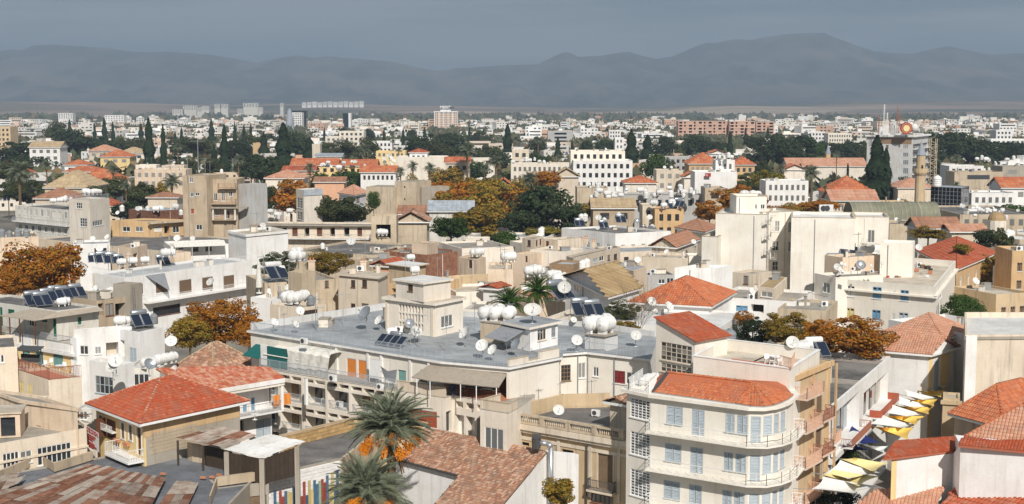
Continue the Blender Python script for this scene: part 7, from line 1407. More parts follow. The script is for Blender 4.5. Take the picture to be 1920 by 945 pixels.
# trees of the quarter
tree(75, 447, 560, 165, 'leaf_autumn', 'large rust coloured autumn tree at the left edge', 212, name='autumn_tree', z=0); tree(18, 500, 560, 95, 'leaf_autumn', 'lower rust coloured tree before the large one at the left edge', 205, name='autumn_tree')
tree(418, 553, 650, 155, 'leaf_autumn', 'rust coloured autumn tree beside the grey railed roof', 172, name='autumn_tree', z=0); tree(355, 590, 655, 90, 'leaf_autumn_mix', 'yellow green tree left of the rust coloured one', 168, name='autumn_tree'); tree(470, 590, 650, 60, 'leaf_autumn', 'small rust coloured tree touching the grey roof block', 166, name='autumn_tree')
for i, (x, a, b_, w, mt_, d_, lb) in enumerate(((515, 468, 522, 75, 'leaf_olive', 225, 'olive green tree left of the tank stand'), (615, 468, 516, 88, 'leaf_autumn_mix', 222, 'mixed green and rust tree right of the tank stand'), (845, 402, 450, 75, 'leaf_green', 290, 'round bright green tree in the town centre'), (1020, 345, 440, 130, 'leaf_dark', 330, 'great dark evergreen in the town centre'), (980, 395, 440, 80, 'leaf_dark', 315, 'dark evergreen at the foot of the great one'), (1075, 378, 440, 55, 'leaf_dark', 320, 'dark evergreen right of the great one'), (850, 332, 400, 90, 'leaf_autumn', 400, 'rust coloured tree behind the grey metal roof'), (905, 345, 420, 85, 'leaf_autumn_mix', 360, 'yellowing tree left of the great dark evergreen'), (810, 340, 395, 60, 'leaf_autumn', 390, 'rust tree beside the ruin blocks'), (880, 330, 380, 80, 'leaf_autumn_mix', 420, 'yellow brown tree below the tall date palm'), (640, 368, 415, 85, 'leaf_olive', 335, 'dark olive tree behind the gallery'), (610, 375, 415, 50, 'leaf_olive', 325, 'olive tree right of the lift tower'), (1020, 425, 445, 75, 'leaf_gold', 300, 'yellow green hedge tree before the great dark evergreen'), (950, 430, 470, 50, 'leaf_green', 285, 'small green tree left of the yellow hedge tree'), (1480, 586, 650, 112, 'leaf_autumn_mix', 160, 'orange and green tree left of the rust tree by the lane'), (1597, 588, 672, 165, 'leaf_autumn', 150, 'rust coloured tree over the dark striped roof'), (1410, 590, 650, 75, 'leaf_dark', 163, 'dark green tree beside the grey water tanks'), (1395, 580, 610, 40, 'leaf_autumn', 170, 'small rust tree behind the grey water tanks'), (1810, 545, 618, 88, 'leaf_green', 190, 'round deep green tree beside the cream corner building'), (1865, 470, 545, 75, 'leaf_autumn_mix', 240, 'brown green tree at the right edge'), (1890, 425, 500, 60, 'leaf_olive', 265, 'olive tree at the right edge'), (1850, 428, 470, 45, 'leaf_dark', 275, 'dark tree left of the olive tree at the right edge'), (1535, 598, 664, 70, 'leaf_autumn', 152, 'smaller rust tree between the mixed tree and the large rust one'), (1165, 600, 640, 85, 'leaf_autumn_mix', 158, 'low yellow green bush behind the right end of the grey roof'), (1450, 385, 400, 70, 'leaf_autumn', 300, 'rust tree behind the white penthouse'), (1530, 375, 395, 90, 'leaf_autumn', 330, 'rust tree behind the tall white block'), (1380, 350, 400, 80, 'leaf_autumn', 330, 'rust tree left of the white penthouse'), (1330, 375, 412, 60, 'leaf_autumn', 320, 'rust tree above the brown roofs'), (1120, 378, 410, 60, 'leaf_autumn_mix', 345, 'brown tree right of the great dark evergreen'), (1025, 318, 350, 60, 'leaf_autumn', 430, 'rust tree behind the great dark evergreen'), (1440, 318, 350, 60, 'leaf_gold', 420, 'bright yellow tree by the white terrace row'), (1740, 425, 450, 70, 'leaf_autumn_mix', 270, 'weedy brown bush right of the tall white block'), (1805, 456, 478, 35, 'leaf_gold', 235, 'little yellow green tree on the red hipped roof'), (1560, 400, 412, 60, 'leaf_green', 290, 'green bush between the white block and the vaulted roofs'), (700, 355, 395, 24, 'leaf_green', 350, 'thin green creeper tree on the ruin blocks'), (1170, 560, 600, 70, 'leaf_olive', 172, 'thin half bare tree by the white flat roof'), (497, 345, 400, 42, 'leaf_dark', 345, 'dark conifer left of the lift tower'))):
 tree(x, a, b_, w, mt_, lb, d_, coarse=(d_ > 230), name='autumn_tree' if 'autumn' in mt_ else 'tree')
bt_ = thing('bare_tree', 'leafless thorny tree behind the right end of the grey roof', 'tree', Dp(1185, 640, 150)); m = MB(); rr = random.Random(2)
def tw_(p, v, r, k):
 q = p + v; m.cyl(p, q, r, r * .65, 4, 0, False)
 if k:
  for _ in range(3): tw_(q, (v + Vector((rr.uniform(-1, 1), rr.uniform(-1, 1), rr.uniform(-.2, .7))) * v.length * .7) * .8, r * .65, k - 1)
tw_(Dp(1185, 650, 150) - Vector((0, 0, 1)), Vector((.1, 0, 1.35)), .07, 5); m.build('branches', 'bark', bt_)
palm(955, 570, 0, 95, 'bright green fan palm left of the pair behind the round tanks', 158, 60, mat='leaf_fan', seed=2); palm(1008, 548, 0, 90, 'bright green fan palm right of the pair behind the round tanks', 162, 60, mat='leaf_fan', seed=5)
put('dish', 658, 470, 12.5, 'standing alone on the wide dark roof', 1.8, .2); vt = put('vtank', 605, 467, 11.5, 'standing alone on the wide dark roof', 1.0)
for x, y, z in ((700, 500, 12), (760, 512, 14), (880, 510, 13), (820, 520, 13), (1000, 530, 11.6), (1110, 470, 12.6), (1140, 466, 12.6), (1230, 500, 12.5)): put('ant', x, y, z, 'among the middle flat roofs', 1.2)
T2 = 'left of the tan metal roof'; putn('tank', [(995, 519, 1.6), (1003, 518, 1.6), (1036, 526, 1.5), (1042, 525, 1.5), (1048, 534, 1.5), (1058, 533, 1.5)], 11.8, T2, rz=.3); put('heat', 1048, 562, 13, T2, 1.7, .7); put('heat', 1090, 592, 14.2, 'behind the right end of the grey roof', 1.5, .3); put('heat', 1112, 594, 14.2, 'behind the right end of the grey roof', 1.5, .3); put('dish', 1058, 565, 13, T2, 1.7)
T2 = 'on the flat roofs beyond the ochre parapet'; putn('tank', [(890, 481, 1.3), (898, 481, 1.3), (950, 491, 1.6), (957, 491, 1.6), (778, 514, 1.0), (770, 490, 1.2)], 13.6, T2, rz=.3); putn('chim', [(1089, 462, 1.4), (1099, 458, 1.4), (1113, 464, 1.4)], 12.6, 'on the long dark roof')
# ================================================================ TOWARDS THE HORIZON
def gridwin(b, f, nx, nz, w=.6, h=.55, z0=None, mat='glass', u0=.6, n1=.03, name='windows', kind='stuff', fh=3.1):
 F_ = b.faces[f]; m = MB(); top = b.z - .6; U = F_.w - 2 * u0
 for j in range(nz):
  zb = top - (j + 1) * fh + fh * (1 - h) / 2 + .2
  for i in range(nx):
   a = u0 + U * (i + .5 - w / 2) / nx; F_.box(m, a, a + U / nx * w, zb, zb + fh * h, -.02, n1)
 return m.build(name, mat, b.root, kind=kind)
def FBx(label, x0, x1, yt, d, wall='white', roof='roof_beige', depth=12, nx=0, nz=0, wm='glass', rt=None, rise=2.2, tiles=(1.2, 1.6), side=0, fh=3.1, par=.4, name='building', cat='building', w=.5, h=.5, rot=None, **k):
 """front x0..x1; side > 0 shows a right hand face too, side < 0 a left hand one"""
 dd = depth; pts = [(x0, yt), (x1, yt)]; z = Dp((x0 + x1) / 2, yt, d).z; a, c = Dp(x0, yt, d), Dp(x1, yt, d)
 if side: t = side * .4; a = Vector((a.x, a.y + (t * (c.x - a.x) if side > 0 else 0), 0)); c = Vector((c.x, c.y + (0 if side > 0 else -t * (c.x - a.x)), 0))
 b = Bld(name, label, [('w', a.x, a.y), ('w', c.x, c.y)], z, depth=dd, wall=wall, roof=roof, par=0 if rt else par, cat=cat, **k)
 if nx: gridwin(b, 0, nx, nz, w=w, h=h, mat=wm, fh=fh)
 if nx and side: gridwin(b, 1 if side > 0 else 3, max(2, nx // 3), nz, w=w, h=h, mat=wm, fh=fh)
 if rt: pitched(b, rt, rise, .6, roof, tiles=tiles)
 b.finish()
 if not rt: clutter(b)
 return b
for a in (
 ('tall ochre block cut by the left edge of the photo', -30, 19, 238, 900, 'sandstone', 'roof_beige', 14, 6, 4, 'glass'),
 ('white villa under a low ochre tile roof beyond the left date palm', 55, 112, 276, 640, 'white', 'tile_tan', 11, 4, 2, 'glass', 'gable', 2.5),
 ('house with a pinkish hipped roof left of the tallest cypress', 166, 215, 283, 720, 'cream_warm', 'tile_pink', 12, 3, 1, 'glass', 'hip', 3),
 ('yellow walled house with a bright orange hipped roof left of the tallest cypress', 188, 243, 294, 660, 'yellow', 'tile_orange', 12, 3, 1, 'glass', 'hip', 3),
 ('house under a tan hipped roof directly behind the tallest cypress', 222, 270, 287, 740, 'cream', 'tile_tan', 12, 3, 1, 'glass', 'hip', 3),
 ('small house with an orange gable roof right of the left date palm', 121, 162, 309, 560, 'white', 'tile_orange', 9, 2, 1, 'glass', 'hip', 2),
 ('white gabled house whose orange roof meets the fan palm', 150, 226, 338, 470, 'white', 'tile_orange', 9, 2, 1, 'glass', 'hip', 3.4),
 ('great grey beige hangar roofed hall at the left', 84, 165, 352, 430, 'beige_old', 'tile_tan', 20, 0, 0, 'glass', 'hip', 5),
 ('house with a brown hipped roof before the grey hall', 66, 140, 372, 385, 'beige', 'tile_brown', 10, 0, 0, 'glass', 'hip', 2.6),
 ('low red roofed house left of the bare concrete tower', 277, 332, 370, 395, 'beige', 'tile_brown', 7, 0, 0, 'glass', 'hip', 1.2),
 ('long peach two storey house left of the bare concrete tower', 252, 348, 318, 500, 'peach', 'roof_beige', 10, 7, 2, 'glass'),
 ('pale roof rooms on the long peach house', 254, 293, 309, 512, 'cream', 'roof_beige', 6, 3, 1, 'glass'),
 ('second pale roof room on the long peach house', 303, 345, 310, 514, 'cream_warm', 'roof_beige', 6, 3, 1, 'glass'),
 ('orange hipped roof house beyond the peach house', 120, 190, 322, 540, 'cream', 'tile_orange', 10, 0, 0, 'glass', 'hip', 2),
 ('yellow house with an orange gable beyond the left cypresses', 474, 500, 268, 800, 'ochre', 'roof_beige', 10, 0, 0, 'glass'),
 ('long ochre house under a red tiled roof, leftmost of the red row', 546, 632, 310, 560, 'yellow', 'tile_orange', 11, 6, 1, 'glass', 'gable', 2.6),
 ('long ochre house under a red tiled roof, rightmost of the red row', 640, 705, 311, 555, 'yellow', 'tile_orange', 11, 5, 1, 'glass', 'gable', 2.4),
 ('low house with red roof and white windows before the red row', 676, 742, 323, 500, 'white', 'tile_orange', 8, 7, 1, 'glass', 'gable', 2.2),
 ('small dark red roofed house before the red row', 530, 590, 320, 520, 'salmon', 'tile_red', 8, 3, 1, 'glass', 'gable', 1.6),
 ('house with a broad pinkish hipped roof behind the slim lift tower', 498, 568, 334, 455, 'cream', 'tile_pink', 12, 0, 0, 'glass', 'hip', 2.5),
 ('small house with a reddish brown roof before the broad pinkish one', 590, 645, 341, 440, 'salmon', 'tile_brown', 8, 0, 0, 'glass', 'gable', 1.4),
 ('grey metal roofed shed left of the red row', 592, 640, 293, 640, 'cream', 'roof_metal_grey', 11, 0, 0, 'glass', 'gable', 1.2),
 ('big blank white house behind the two palms', 742, 838, 294, 560, 'cream', 'roof_white', 14, 0, 0, 'glass'),
 ('white roof room with a small red roof on the blank white house', 768, 801, 286, 566, 'white', 'tile_red', 7, 3, 1, 'glass', 'hip', 1.5),
 ('cream stepped apartment block in the upper centre', 636, 682, 246, 900, 'cream', 'roof_white', 14, 5, 3, 'glass'),
 ('cream lower wing of the stepped apartment block', 610, 640, 256, 890, 'cream', 'roof_white', 14, 3, 3, 'glass'),
 ('white apartment house with blue grey windows in the upper centre', 695, 735, 265, 800, 'white', 'roof_white', 12, 5, 3, 'glass'),
 ('ochre trimmed low house before the blank white house', 705, 760, 283, 680, 'yellow', 'roof_beige', 10, 6, 1, 'glass'),
 ('plain cream slab between the conifer and the red row', 585, 600, 270, 660, 'beige', 'roof_beige', 6, 0, 0, 'glass'),
 ('grey sheet roofed hall between the autumn trees', 805, 885, 396, 335, 'white_old', 'roof_metal_grey', 10, 0, 0, 'glass', 'gable', 2.2),
 ('low red roofed house before the ruin blocks', 748, 808, 401, 345, 'beige', 'tile_brown', 8, 0, 0, 'glass', 'gable', 1.8),
 ('old stone house with a collapsed tile roof right of the portal', 742, 800, 416, 300, 'beige_old', 'tile_old', 9, 0, 0, 'glass', 'gable', 2.2),
 ('white house with an orange roof at the edge of the autumn trees', 926, 962, 352, 400, 'white', 'tile_orange', 9, 2, 1, 'glass', 'gable', 2.6),
 ('ochre house with orange roof beside the great dark evergreen', 835, 880, 305, 520, 'cream_warm', 'tile_orange', 9, 3, 1, 'glass', 'gable', 2),
 ('long pale two storey terrace left of the white apartment house', 958, 1075, 307, 500, 'cream', 'roof_beige', 12, 12, 2, 'glass'),
 ('cream block on the long pale terrace', 960, 992, 281, 520, 'cream_warm', 'roof_beige', 9, 2, 2, 'glass'),
 ('slim white tower house behind the white apartment house', 1153, 1170, 258, 760, 'white', 'roof_white', 8, 2, 5, 'glass'),
 ('cream hall with an orange roof before the white apartment house', 1040, 1085, 331, 430, 'beige', 'tile_tan', 9, 0, 0, 'glass', 'gable', 2.6),
 ('house with a low orange hipped roof right of the white apartment house', 1173, 1230, 343, 420, 'cream', 'tile_orange', 10, 0, 0, 'glass', 'hip', 2),
 ('beige flat house right of the low orange hip', 1231, 1281, 319, 450, 'beige', 'roof_concrete', 10, 3, 2, 'glass'),
 ('grand ochre house under the widest orange hipped roof', 1292, 1352, 307, 520, 'ochre', 'tile_orange', 14, 6, 1, 'glass', 'hip', 4),
 ('white gabled house peeping over the widest orange roof', 1330, 1362, 288, 620, 'white', 'tile_orange', 9, 2, 1, 'glass', 'gable', 1.6),
 ('orange roofed wing right of the white flag house', 1376, 1415, 309, 525, 'ochre', 'tile_orange', 10, 3, 1, 'glass', 'hip', 3),
 ('white stepped house with a bronze window and a small red flag', 1303, 1382, 322, 405, 'white', 'roof_white', 10, 0, 0, 'glass'),
 ('white roof room of the stepped flag house', 1342, 1378, 300, 415, 'white', 'roof_white', 6, 3, 1, 'glass'),
 ('small orange roof between the white houses', 1283, 1310, 332, 440, 'cream', 'tile_orange', 7, 0, 0, 'glass', 'gable', 1.6),
 ('grey house with four windows in the upper right centre', 1243, 1300, 294, 620, 'grey', 'roof_beige', 10, 5, 2, 'glass'),
 ('brown walled old house under a grey tile roof', 1112, 1190, 390, 330, 'concrete_warm', 'tile_tan', 10, 2, 1, 'glass', 'gable', 2),
 ('bright yellow old house with a wooden attic', 1228, 1282, 392, 318, 'ochre', 'tile_brown', 9, 3, 2, 'glass'),
 ('beige tower room with a slab roof', 1322, 1360, 352, 345, 'beige_old', 'roof_concrete', 8, 1, 1, 'glass'),
 ('grey beige house hung with round tanks', 1082, 1140, 352, 360, 'beige_old', 'roof_concrete', 10, 0, 0, 'glass'),
 ('low grey roofed row hung with white tanks', 1140, 1320, 366, 350, 'grey', 'roof_concrete', 12, 12, 1, 'glass'),
 ('narrow beige house left of the bright yellow one', 1205, 1228, 385, 322, 'beige', 'roof_concrete', 8, 1, 1, 'glass'),
 ('white terrace row with dark balconies and windows', 1436, 1516, 339, 400, 'white', 'roof_white', 10, 7, 2, 'glass'),
 ('long pink tiled market hall behind the small minaret', 1478, 1625, 312, 620, 'cream', 'tile_pink', 16, 0, 0, 'glass', 'gable', 3.5),
 ('orange roofed house left of the small minaret', 1470, 1510, 318, 560, 'cream', 'tile_orange', 10, 0, 0, 'glass', 'gable', 2),
 ('long pantiled arcade with a red upper slope', 1555, 1640, 362, 430, 'cream_warm', 'tile_orange', 15, 12, 1, 'glass', 'hip', 5),
 ('pink tiled hall in front of the pantiled arcade', 1560, 1645, 376, 370, 'beige', 'tile_pink', 10, 12, 1, 'glass', 'gable', 2.6),
 ('ochre house left of the tall minaret', 1655, 1716, 380, 375, 'sandstone', 'roof_beige', 10, 3, 1, 'glass'),
 ('pantiled house behind the tall minaret', 1684, 1750, 352, 450, 'cream_warm', 'tile_pink', 12, 0, 0, 'glass', 'hip', 3),
 ('white flat house row at the upper right', 1780, 1845, 311, 560, 'white', 'roof_white', 12, 5, 1, 'glass'),
 ('brown grey blank wall house at the upper right', 1790, 1880, 322, 490, 'beige_old', 'roof_concrete', 10, 1, 1, 'glass'),
 ('grey concrete house at the right edge', 1880, 1950, 312, 500, 'concrete', 'roof_concrete', 12, 2, 2, 'glass'),
 ('white gabled house with an orange roof at the right edge', 1879, 1950, 352, 400, 'white', 'tile_orange', 11, 3, 1, 'glass', 'gable', 2.8),
 ('low white house with a covered verandah and blue grey ramp', 1822, 1905, 362, 385, 'white', 'roof_white', 12, 6, 1, 'glass'),
 ('white house front left of the verandah house', 1815, 1860, 392, 350, 'white', 'roof_metal_grey', 8, 4, 1, 'glass'),
 ('brick red roofed long shed in front of the vaulted roofs', 1722, 1800, 428, 285, 'white_old', 'tile_brown', 8, 0, 0, 'glass', 'gable', 2),
 ('low brown roofed house right of the brick red shed', 1785, 1850, 434, 280, 'beige', 'tile_pink', 7, 0, 0, 'glass', 'gable', 1.2),
 ('rubble walled yard house before the vaulted roofs', 1668, 1735, 420, 300, 'beige_old', 'roof_concrete', 8, 0, 0, 'glass'),
 ('wide dark flat roof with many tanks at the right', 1800, 1945, 402, 335, 'beige_old', 'roof_dark', 30, 8, 1, 'glass'),
 ('cream ribbed apartment slab behind the dark trees', 1553, 1597, 250, 1000, 'cream', 'roof_white', 14, 9, 3, 'metal_dark'),
 ('white apartment house left of the ribbed slab', 1515, 1548, 247, 1050, 'white', 'roof_white', 14, 5, 3, 'glass'),
 ('stepped white tower house at the upper right', 1868, 1898, 244, 980, 'white', 'roof_white', 12, 4, 4, 'glass'),
 ('long white building under the stepped tower house', 1858, 1950, 261, 900, 'white', 'roof_white', 14, 10, 1, 'metal_dark'),
 ('dark framed office with a pale central column', 1027, 1075, 246, 1100, 'grey', 'roof_grey', 16, 1, 4, 'black_glass'),
 ('tall white tower with a grey crown beyond the stepped block', 670, 690, 223, 2100, 'white', 'roof_white', 16, 4, 5, 'glass'),
 ('white tower slab with balconies in the far centre', 1011, 1027, 236, 1400, 'white', 'roof_white', 12, 3, 5, 'glass'),
 ('white tower block behind the dark cypress of the right centre', 1142, 1164, 244, 1150, 'white', 'roof_white', 12, 4, 4, 'glass'),
 ('white twin slab at the far left', 109, 136, 212, 2300, 'white', 'roof_white', 16, 6, 3, 'glass'),
 ('white slab right of the far left twin', 196, 232, 216, 2200, 'white', 'roof_white', 16, 7, 3, 'glass')):
 FBx(*a)
for x, y, z_, w_ in ((30, 0, 0, 0),): pass
HR = [('pale hillside block', x0, x1, yt, 4100, 'white_old') for x0, x1, yt in ((323, 345, 205), (343, 368, 198), (369, 378, 201), (378, 392, 199), (402, 414, 195), (413, 427, 195), (445, 455, 204), (456, 483, 193), (484, 492, 201), (525, 531, 193))] + [('white block of the ridge estate', 566 + i * 9.8, 574 + i * 9.8, 192 - (i % 3) * .6 - i * .12, 5200, 'white') for i in range(12)]
for lb, x0, x1, yt, d, wl in HR:
 b = Bld('hillside_block', None, [('w', *Dp(x0, yt, d).xy), ('w', *Dp(x1, yt, d).xy)], Dp(x0, yt, d).z, depth=20, wall=wl, roof='roof_white', group='far white blocks below the mountains'); pend(b.root, lb, 'below the mountains'); gridwin(b, 0, 5, 4); b.finish()
# far tower with dark crown and glass cone
b = FBx('far office tower with white grid front and dark crown', 540, 566, 211, 1900, 'white', 'roof_grey', 18, 6, 7, 'black_glass'); b = FBx('dark slab behind the white grid front tower', 545, 574, 207.5, 1925, 'black_glass', 'roof_grey', 14); b = FBx('narrow dark tower with one white edge', 643, 653, 212.5, 1900, 'black_glass', 'roof_white', 14); FBx('white edge slab of the narrow dark tower', 653.2, 657.5, 212, 1898, 'white', 'roof_white', 14)
cn = thing('glass_cone', 'blue glass cone beside the far grid front tower', 'building', Dp(543, 230, 1850).xy.to_3d()); m = MB(); p = Dp(543, 220, 1850); m.lathe([(0, 6), (20, 5.2), (30, 3), (34, .4)], (p.x, p.y, 0), (0, 0, 1), 14); m.build('shell', 'roof_metal_grey', cn)
# hotel with rooftop lettering
h = FBx('pink and white ribbed hotel tower with rooftop lettering', 814, 858, 209, 1850, 'pinkish', 'roof_white', 22, 12, 9, 'glass', name='hotel', cat='hotel', w=.45)
F_ = h.faces[0]; 
for i in range(6): u = F_.w * i / 5.2; m = MB(); F_.box(m, u, u + 1.1, 0, h.z + .5, .05, .9); m.build('rib', 'white', h.root)
m = MB(); F_.box(m, -.3, F_.w + .3, h.z - 1.2, h.z + .4, .91, 1.2); m.build('cornice', 'white', h.root); m = MB(); a_ = F_.p(8, h.z, -8); m.obox(a_, F_.u * 14, F_.n * -8, (0, 0, 3.2)); m.build('penthouse', 'white', h.root)
text('MERIT', F_.p(14.5, h.z + 5.6, -7), F_.u, 5.2, 'sign_white', h.root, bold=.12); m = MB(); F_.box(m, 7, 24, h.z + 2.9, h.z + 3.2, -7.6, -7.2); m.bar(F_.p(17, h.z, -8), F_.p(17, h.z + 12, -8), .35); m.build('sign_frame', 'metal_dark', h.root)
text('park', F_.p(23.4, h.z + 5.2, -6.9), F_.u, 3.4, 'text_black', h.root, bold=.15)
# unfinished brick blocks
for lb, x0, x1, yt, d in (('unfinished pink brick apartment block, its left part', 1272, 1364, 227, 1380), ('unfinished pink brick apartment block, its middle part', 1368, 1416, 227.5, 1372), ('unfinished concrete framed block at the right of the pink brick one', 1418, 1452, 228.5, 1390)):
 b = Bld('unfinished_block', lb, [('w', *Dp(x0, yt, d).xy), ('w', *Dp(x1, yt, d).xy)], Dp(x0, yt, d).z, depth=18, wall='brick_pink', roof='roof_concrete', par=.2, cat='apartment block'); F_ = b.faces[0]; n = max(3, int(F_.w / 4.6))
 for j in range(7):
  zt = b.z - .3 - j * 3.05
  for i in range(n):
   if (i * 7 + j) % 5 == 4 and x0 < 1400: continue
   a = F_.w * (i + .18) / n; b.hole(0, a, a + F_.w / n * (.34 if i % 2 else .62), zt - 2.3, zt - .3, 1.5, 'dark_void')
  F_.box(b.mb, 0, F_.w, zt - .28, zt, .0, .3, b.mi('beige'))
 b.finish()
# tall white hotel slab with the round sign
Sy = Bld('hotel', 'tall whitewashed hotel slab with a round red sign and roof aerials', [(1626, 255), (1712, 256), (1741, 253)], d=530, wall='grey_light', roof='roof_white', par=.3, cat='hotel')
F_ = Sy.faces[0]; F1 = Sy.faces[1]
for y0, y1 in ((271, 279), (286, 294), (300, 309), (315, 326), (330, 338), (345, 352)): Sy.win(0, 1693, y0, 1703, y1, 'gl', nx=3, lou=False); Sy.hole(1, .6, F1.w - .6, 40 - 530 * (y1 - 195) / FOC, 40 - 530 * (y0 - 196) / FOC, .9, 'glass'); Sy.balcony(1, .2, F1.w - .2, 40 - 530 * (y1 - 195) / FOC, out=1.0, rail='rail_white', slab='white', gap=.6)
for y in (275, 290): Sy.win(0, 1661, y - 3, 1666, y + 4, 's_shutter_brown', nx=1, lou=False)
m = MB(); F_.box(m, -.6, F_.w + .6, Sy.z - .2, Sy.z + .5, -.5, 1.0); m.build('roof_slab', 'white', Sy.root); m = MB(); F_.box(m, 4, F_.w - .5, Sy.z - 3.0, Sy.z - .6, -.3, .03); m.build('top_gallery', 'block_bronze', Sy.root); m = MB(); F1.box(m, -.5, F1.w + .6, Sy.z - .2, Sy.z + .45, -.5, 1.0); m.build('roof_slab', 'white', Sy.root)
m = MB(); F_.box(m, 3.5, 11.5, Sy.z + .5, Sy.z + 3.4, -6, -2); F_.box(m, 6, 10.5, Sy.z + 3.4, Sy.z + 4.2, -6, -2.2); m.build('penthouse', 'white', Sy.root)
Sy.finish()
sg = thing('round_sign', 'round red sign with a pale sun disc on the hotel roof', 'sign', Dp(1699, 252, 528)); c = Dp(1699, 240.5, 528); m = MB(); m.cyl(c, c + Vector((0, -.5, 0)), 2.3, n=32); m.build('rim', 'text_red', sg); m = MB(); m.cyl(c + Vector((0, -.52, 0)), c + Vector((0, -.6, 0)), 1.25, n=28); m.build('disc', 'sail_cream', sg)
for i in range(20): a = i * math.pi / 10; m = MB(); p = c + Vector((math.cos(a) * 1.75, -.52, math.sin(a) * 1.75)); m.box(p.x - .13, p.x + .13, p.y - .06, p.y, p.z - .13, p.z + .13); m.build('ray', 'sail_cream', sg)
m = MB(); m.bar(c - Vector((0, 0, 2.2)), c - Vector((0, 0, 3.5)), .4); m.build('stand', 'metal_dark', sg)
dm = thing('radome', 'white lattice radar dome beside the round red sign', 'radome', Dp(1714, 250, 530)); c = Dp(1714, 240, 530); m = MB(); m.lathe([(math.cos(t) * 1.75, math.sin(t) * 1.75 + .01) for t in [math.pi * k / 8 for k in range(9)]], c, (0, 0, -1), 14); m.build('shell', 'dish_white', dm); m = MB(); m.cyl(c - Vector((0, 0, 3)), c - Vector((0, 0, 1)), .5, n=8); m.build('stand', 'white_old', dm)
for x, h_, in ((1648, 9), (1657, 14), (1663, 10), (1682, 13), (1686, 9), (1668, 7)):
 t = thing('lattice_mast', None, 'mast', Dp(x, 250, 532), 'lattice masts on the hotel roof'); q = Dp(x, 250, 532); m = MB()
 for dx, dy in ((-.3, 0), (.3, 0), (0, .4)): m.bar(q + Vector((dx, dy, 0)), q + Vector((dx * .5, dy * .5, h_ * .8)), .1)
 for k in range(int(h_)): m.bar(q + Vector((-.3, 0, k * .8)), q + Vector((.3, 0, k * .8 + .6)), .06)
 m.build('lattice', ['rail_white', 'rail_rust'][int(h_) % 2], t); pend(t, 'lattice aerial mast', 'on the tall hotel roof')
cr = thing('crane_tower', 'yellow lattice crane tower behind the hotel slab', 'crane', Dp(1750, 315, 545).xy.to_3d()); q = Dp(1750, 315, 545); H_ = Dp(1750, 260, 545).z; m = MB()
for dx in (-1.2, 1.2):
 for dy in (0, 2): m.bar((q.x + dx, q.y + dy, 0), (q.x + dx, q.y + dy, H_), .22)
for k in range(int(H_ / 1.5)): s_ = 1 if k % 2 else -1; m.bar((q.x - 1.2 * s_, q.y, k * 1.5), (q.x + 1.2 * s_, q.y, k * 1.5 + 1.5), .14); m.bar((q.x - 1.2, q.y, k * 1.5), (q.x + 1.2, q.y, k * 1.5), .14)
m.build('lattice', 'beige_old', cr)
def minaret(px, ytip, ycone, ybal, w, d, label):
 tip, co, ba = Dp(px, ytip, d), Dp(px, ycone, d), Dp(px, ybal, d); r = w * d / FOC / 2; t = thing('minaret', label, 'minaret', (tip.x, tip.y, 0)); o = (tip.x, tip.y, 0)
 m = MB(); m.lathe([(0, r * 1.3), (ba.z - 3.2 * r, r * 1.12), (ba.z - .9 * r, r * 1.15)], o, (0, 0, 1), 12); m.build('lower_shaft', 'sandstone', t); m = MB(); m.lathe([(ba.z - 1.0 * r, r * 1.1), (ba.z - .3 * r, r * 1.5), (ba.z, r * 1.55), (ba.z + .75 * r, r * 1.55), (ba.z + .75 * r, r * 1.42), (ba.z + .05, r * 1.4), (ba.z + .04, .1)], o, (0, 0, 1), 14); m.build('balcony', 'sandstone', t)
 m = MB(); m.lathe([(ba.z, r), (co.z, r)], o, (0, 0, 1), 12); m.build('upper_shaft', 'ochre' if w < 12 else 'sandstone', t); m = MB(); m.lathe([(co.z, r * 1.15), (tip.z - (tip.z - co.z) * .12, r * .08), (tip.z, .03)], o, (0, 0, 1), 12); m.build('spire', 'lead', t); m = MB(); a = Vector((tip.x - r * .15, tip.y - r * 1.02, ba.z + .1)); m.obox(a, (r * .4, 0, 0), (0, .2, 0), (0, 0, r * 1.4)); m.build('door', 'dark_void', t)
minaret(1728, 262, 291, 322, 17, 400, 'tall sandstone minaret with a grey lead spire before the hotel slab'); minaret(1553, 269, 288, 307, 9.5, 640, 'slender distant minaret left of the hotel slab')
# vaulted roofs
for k, (x0, x1) in enumerate(((1600, 1636), (1637, 1690), (1692, 1728), (1729, 1763))):
 v = thing('vault', None, 'vaulted roof', G(x0, 414, 9).xy.to_3d(), 'greenish barrel vaults of the old market'); a = Dp(x0, 412, 322); b_ = Dp(x1, 412, 322); m = MB(); r = 5.0; n = 10; zb = a.z
 for i in range(n):
  t0, t1 = math.pi * i / n, math.pi * (i + 1) / n; f = lambda p, t: (p.x, p.y + 5 - math.cos(t) * 5, zb + math.sin(t) * 3.9)
  m.poly([f(a, t0), f(b_, t0), f(b_, t1), f(a, t1)])
 m.poly([(a.x, a.y + 5 - math.cos(math.pi * i / n) * 5, zb + math.sin(math.pi * i / n) * 3.9) for i in range(n + 1)]); m.poly([(b_.x, b_.y + 5 - math.cos(math.pi * i / n) * 5, zb + math.sin(math.pi * i / n) * 3.9) for i in reversed(range(n + 1))])
 m.build('vault_shell', 'vault_green', v, smooth=False) if 'vault_green' in MATS else m.build('vault_shell', 'roof_beige', v); m = MB(); m.obox((a.x, a.y, 0), (b_.x - a.x, 0, 0), (0, 10, 0), (0, 0, zb)); m.build('wall', 'beige_old', v); m = MB()
 for s_ in range(5): x = a.x + (b_.x - a.x) * s_ / 4; [m.bar((x, a.y + 5 - math.cos(math.pi * i / n) * 5.03, zb + math.sin(math.pi * i / n) * 3.93), (x, a.y + 5 - math.cos(math.pi * (i + 1) / n) * 5.03, zb + math.sin(math.pi * (i + 1) / n) * 3.93), .12) for i in range(n)]
 m.build('ribs', 'concrete', v); pend(v, 'greenish barrel vault', 'in front of the tall minaret')
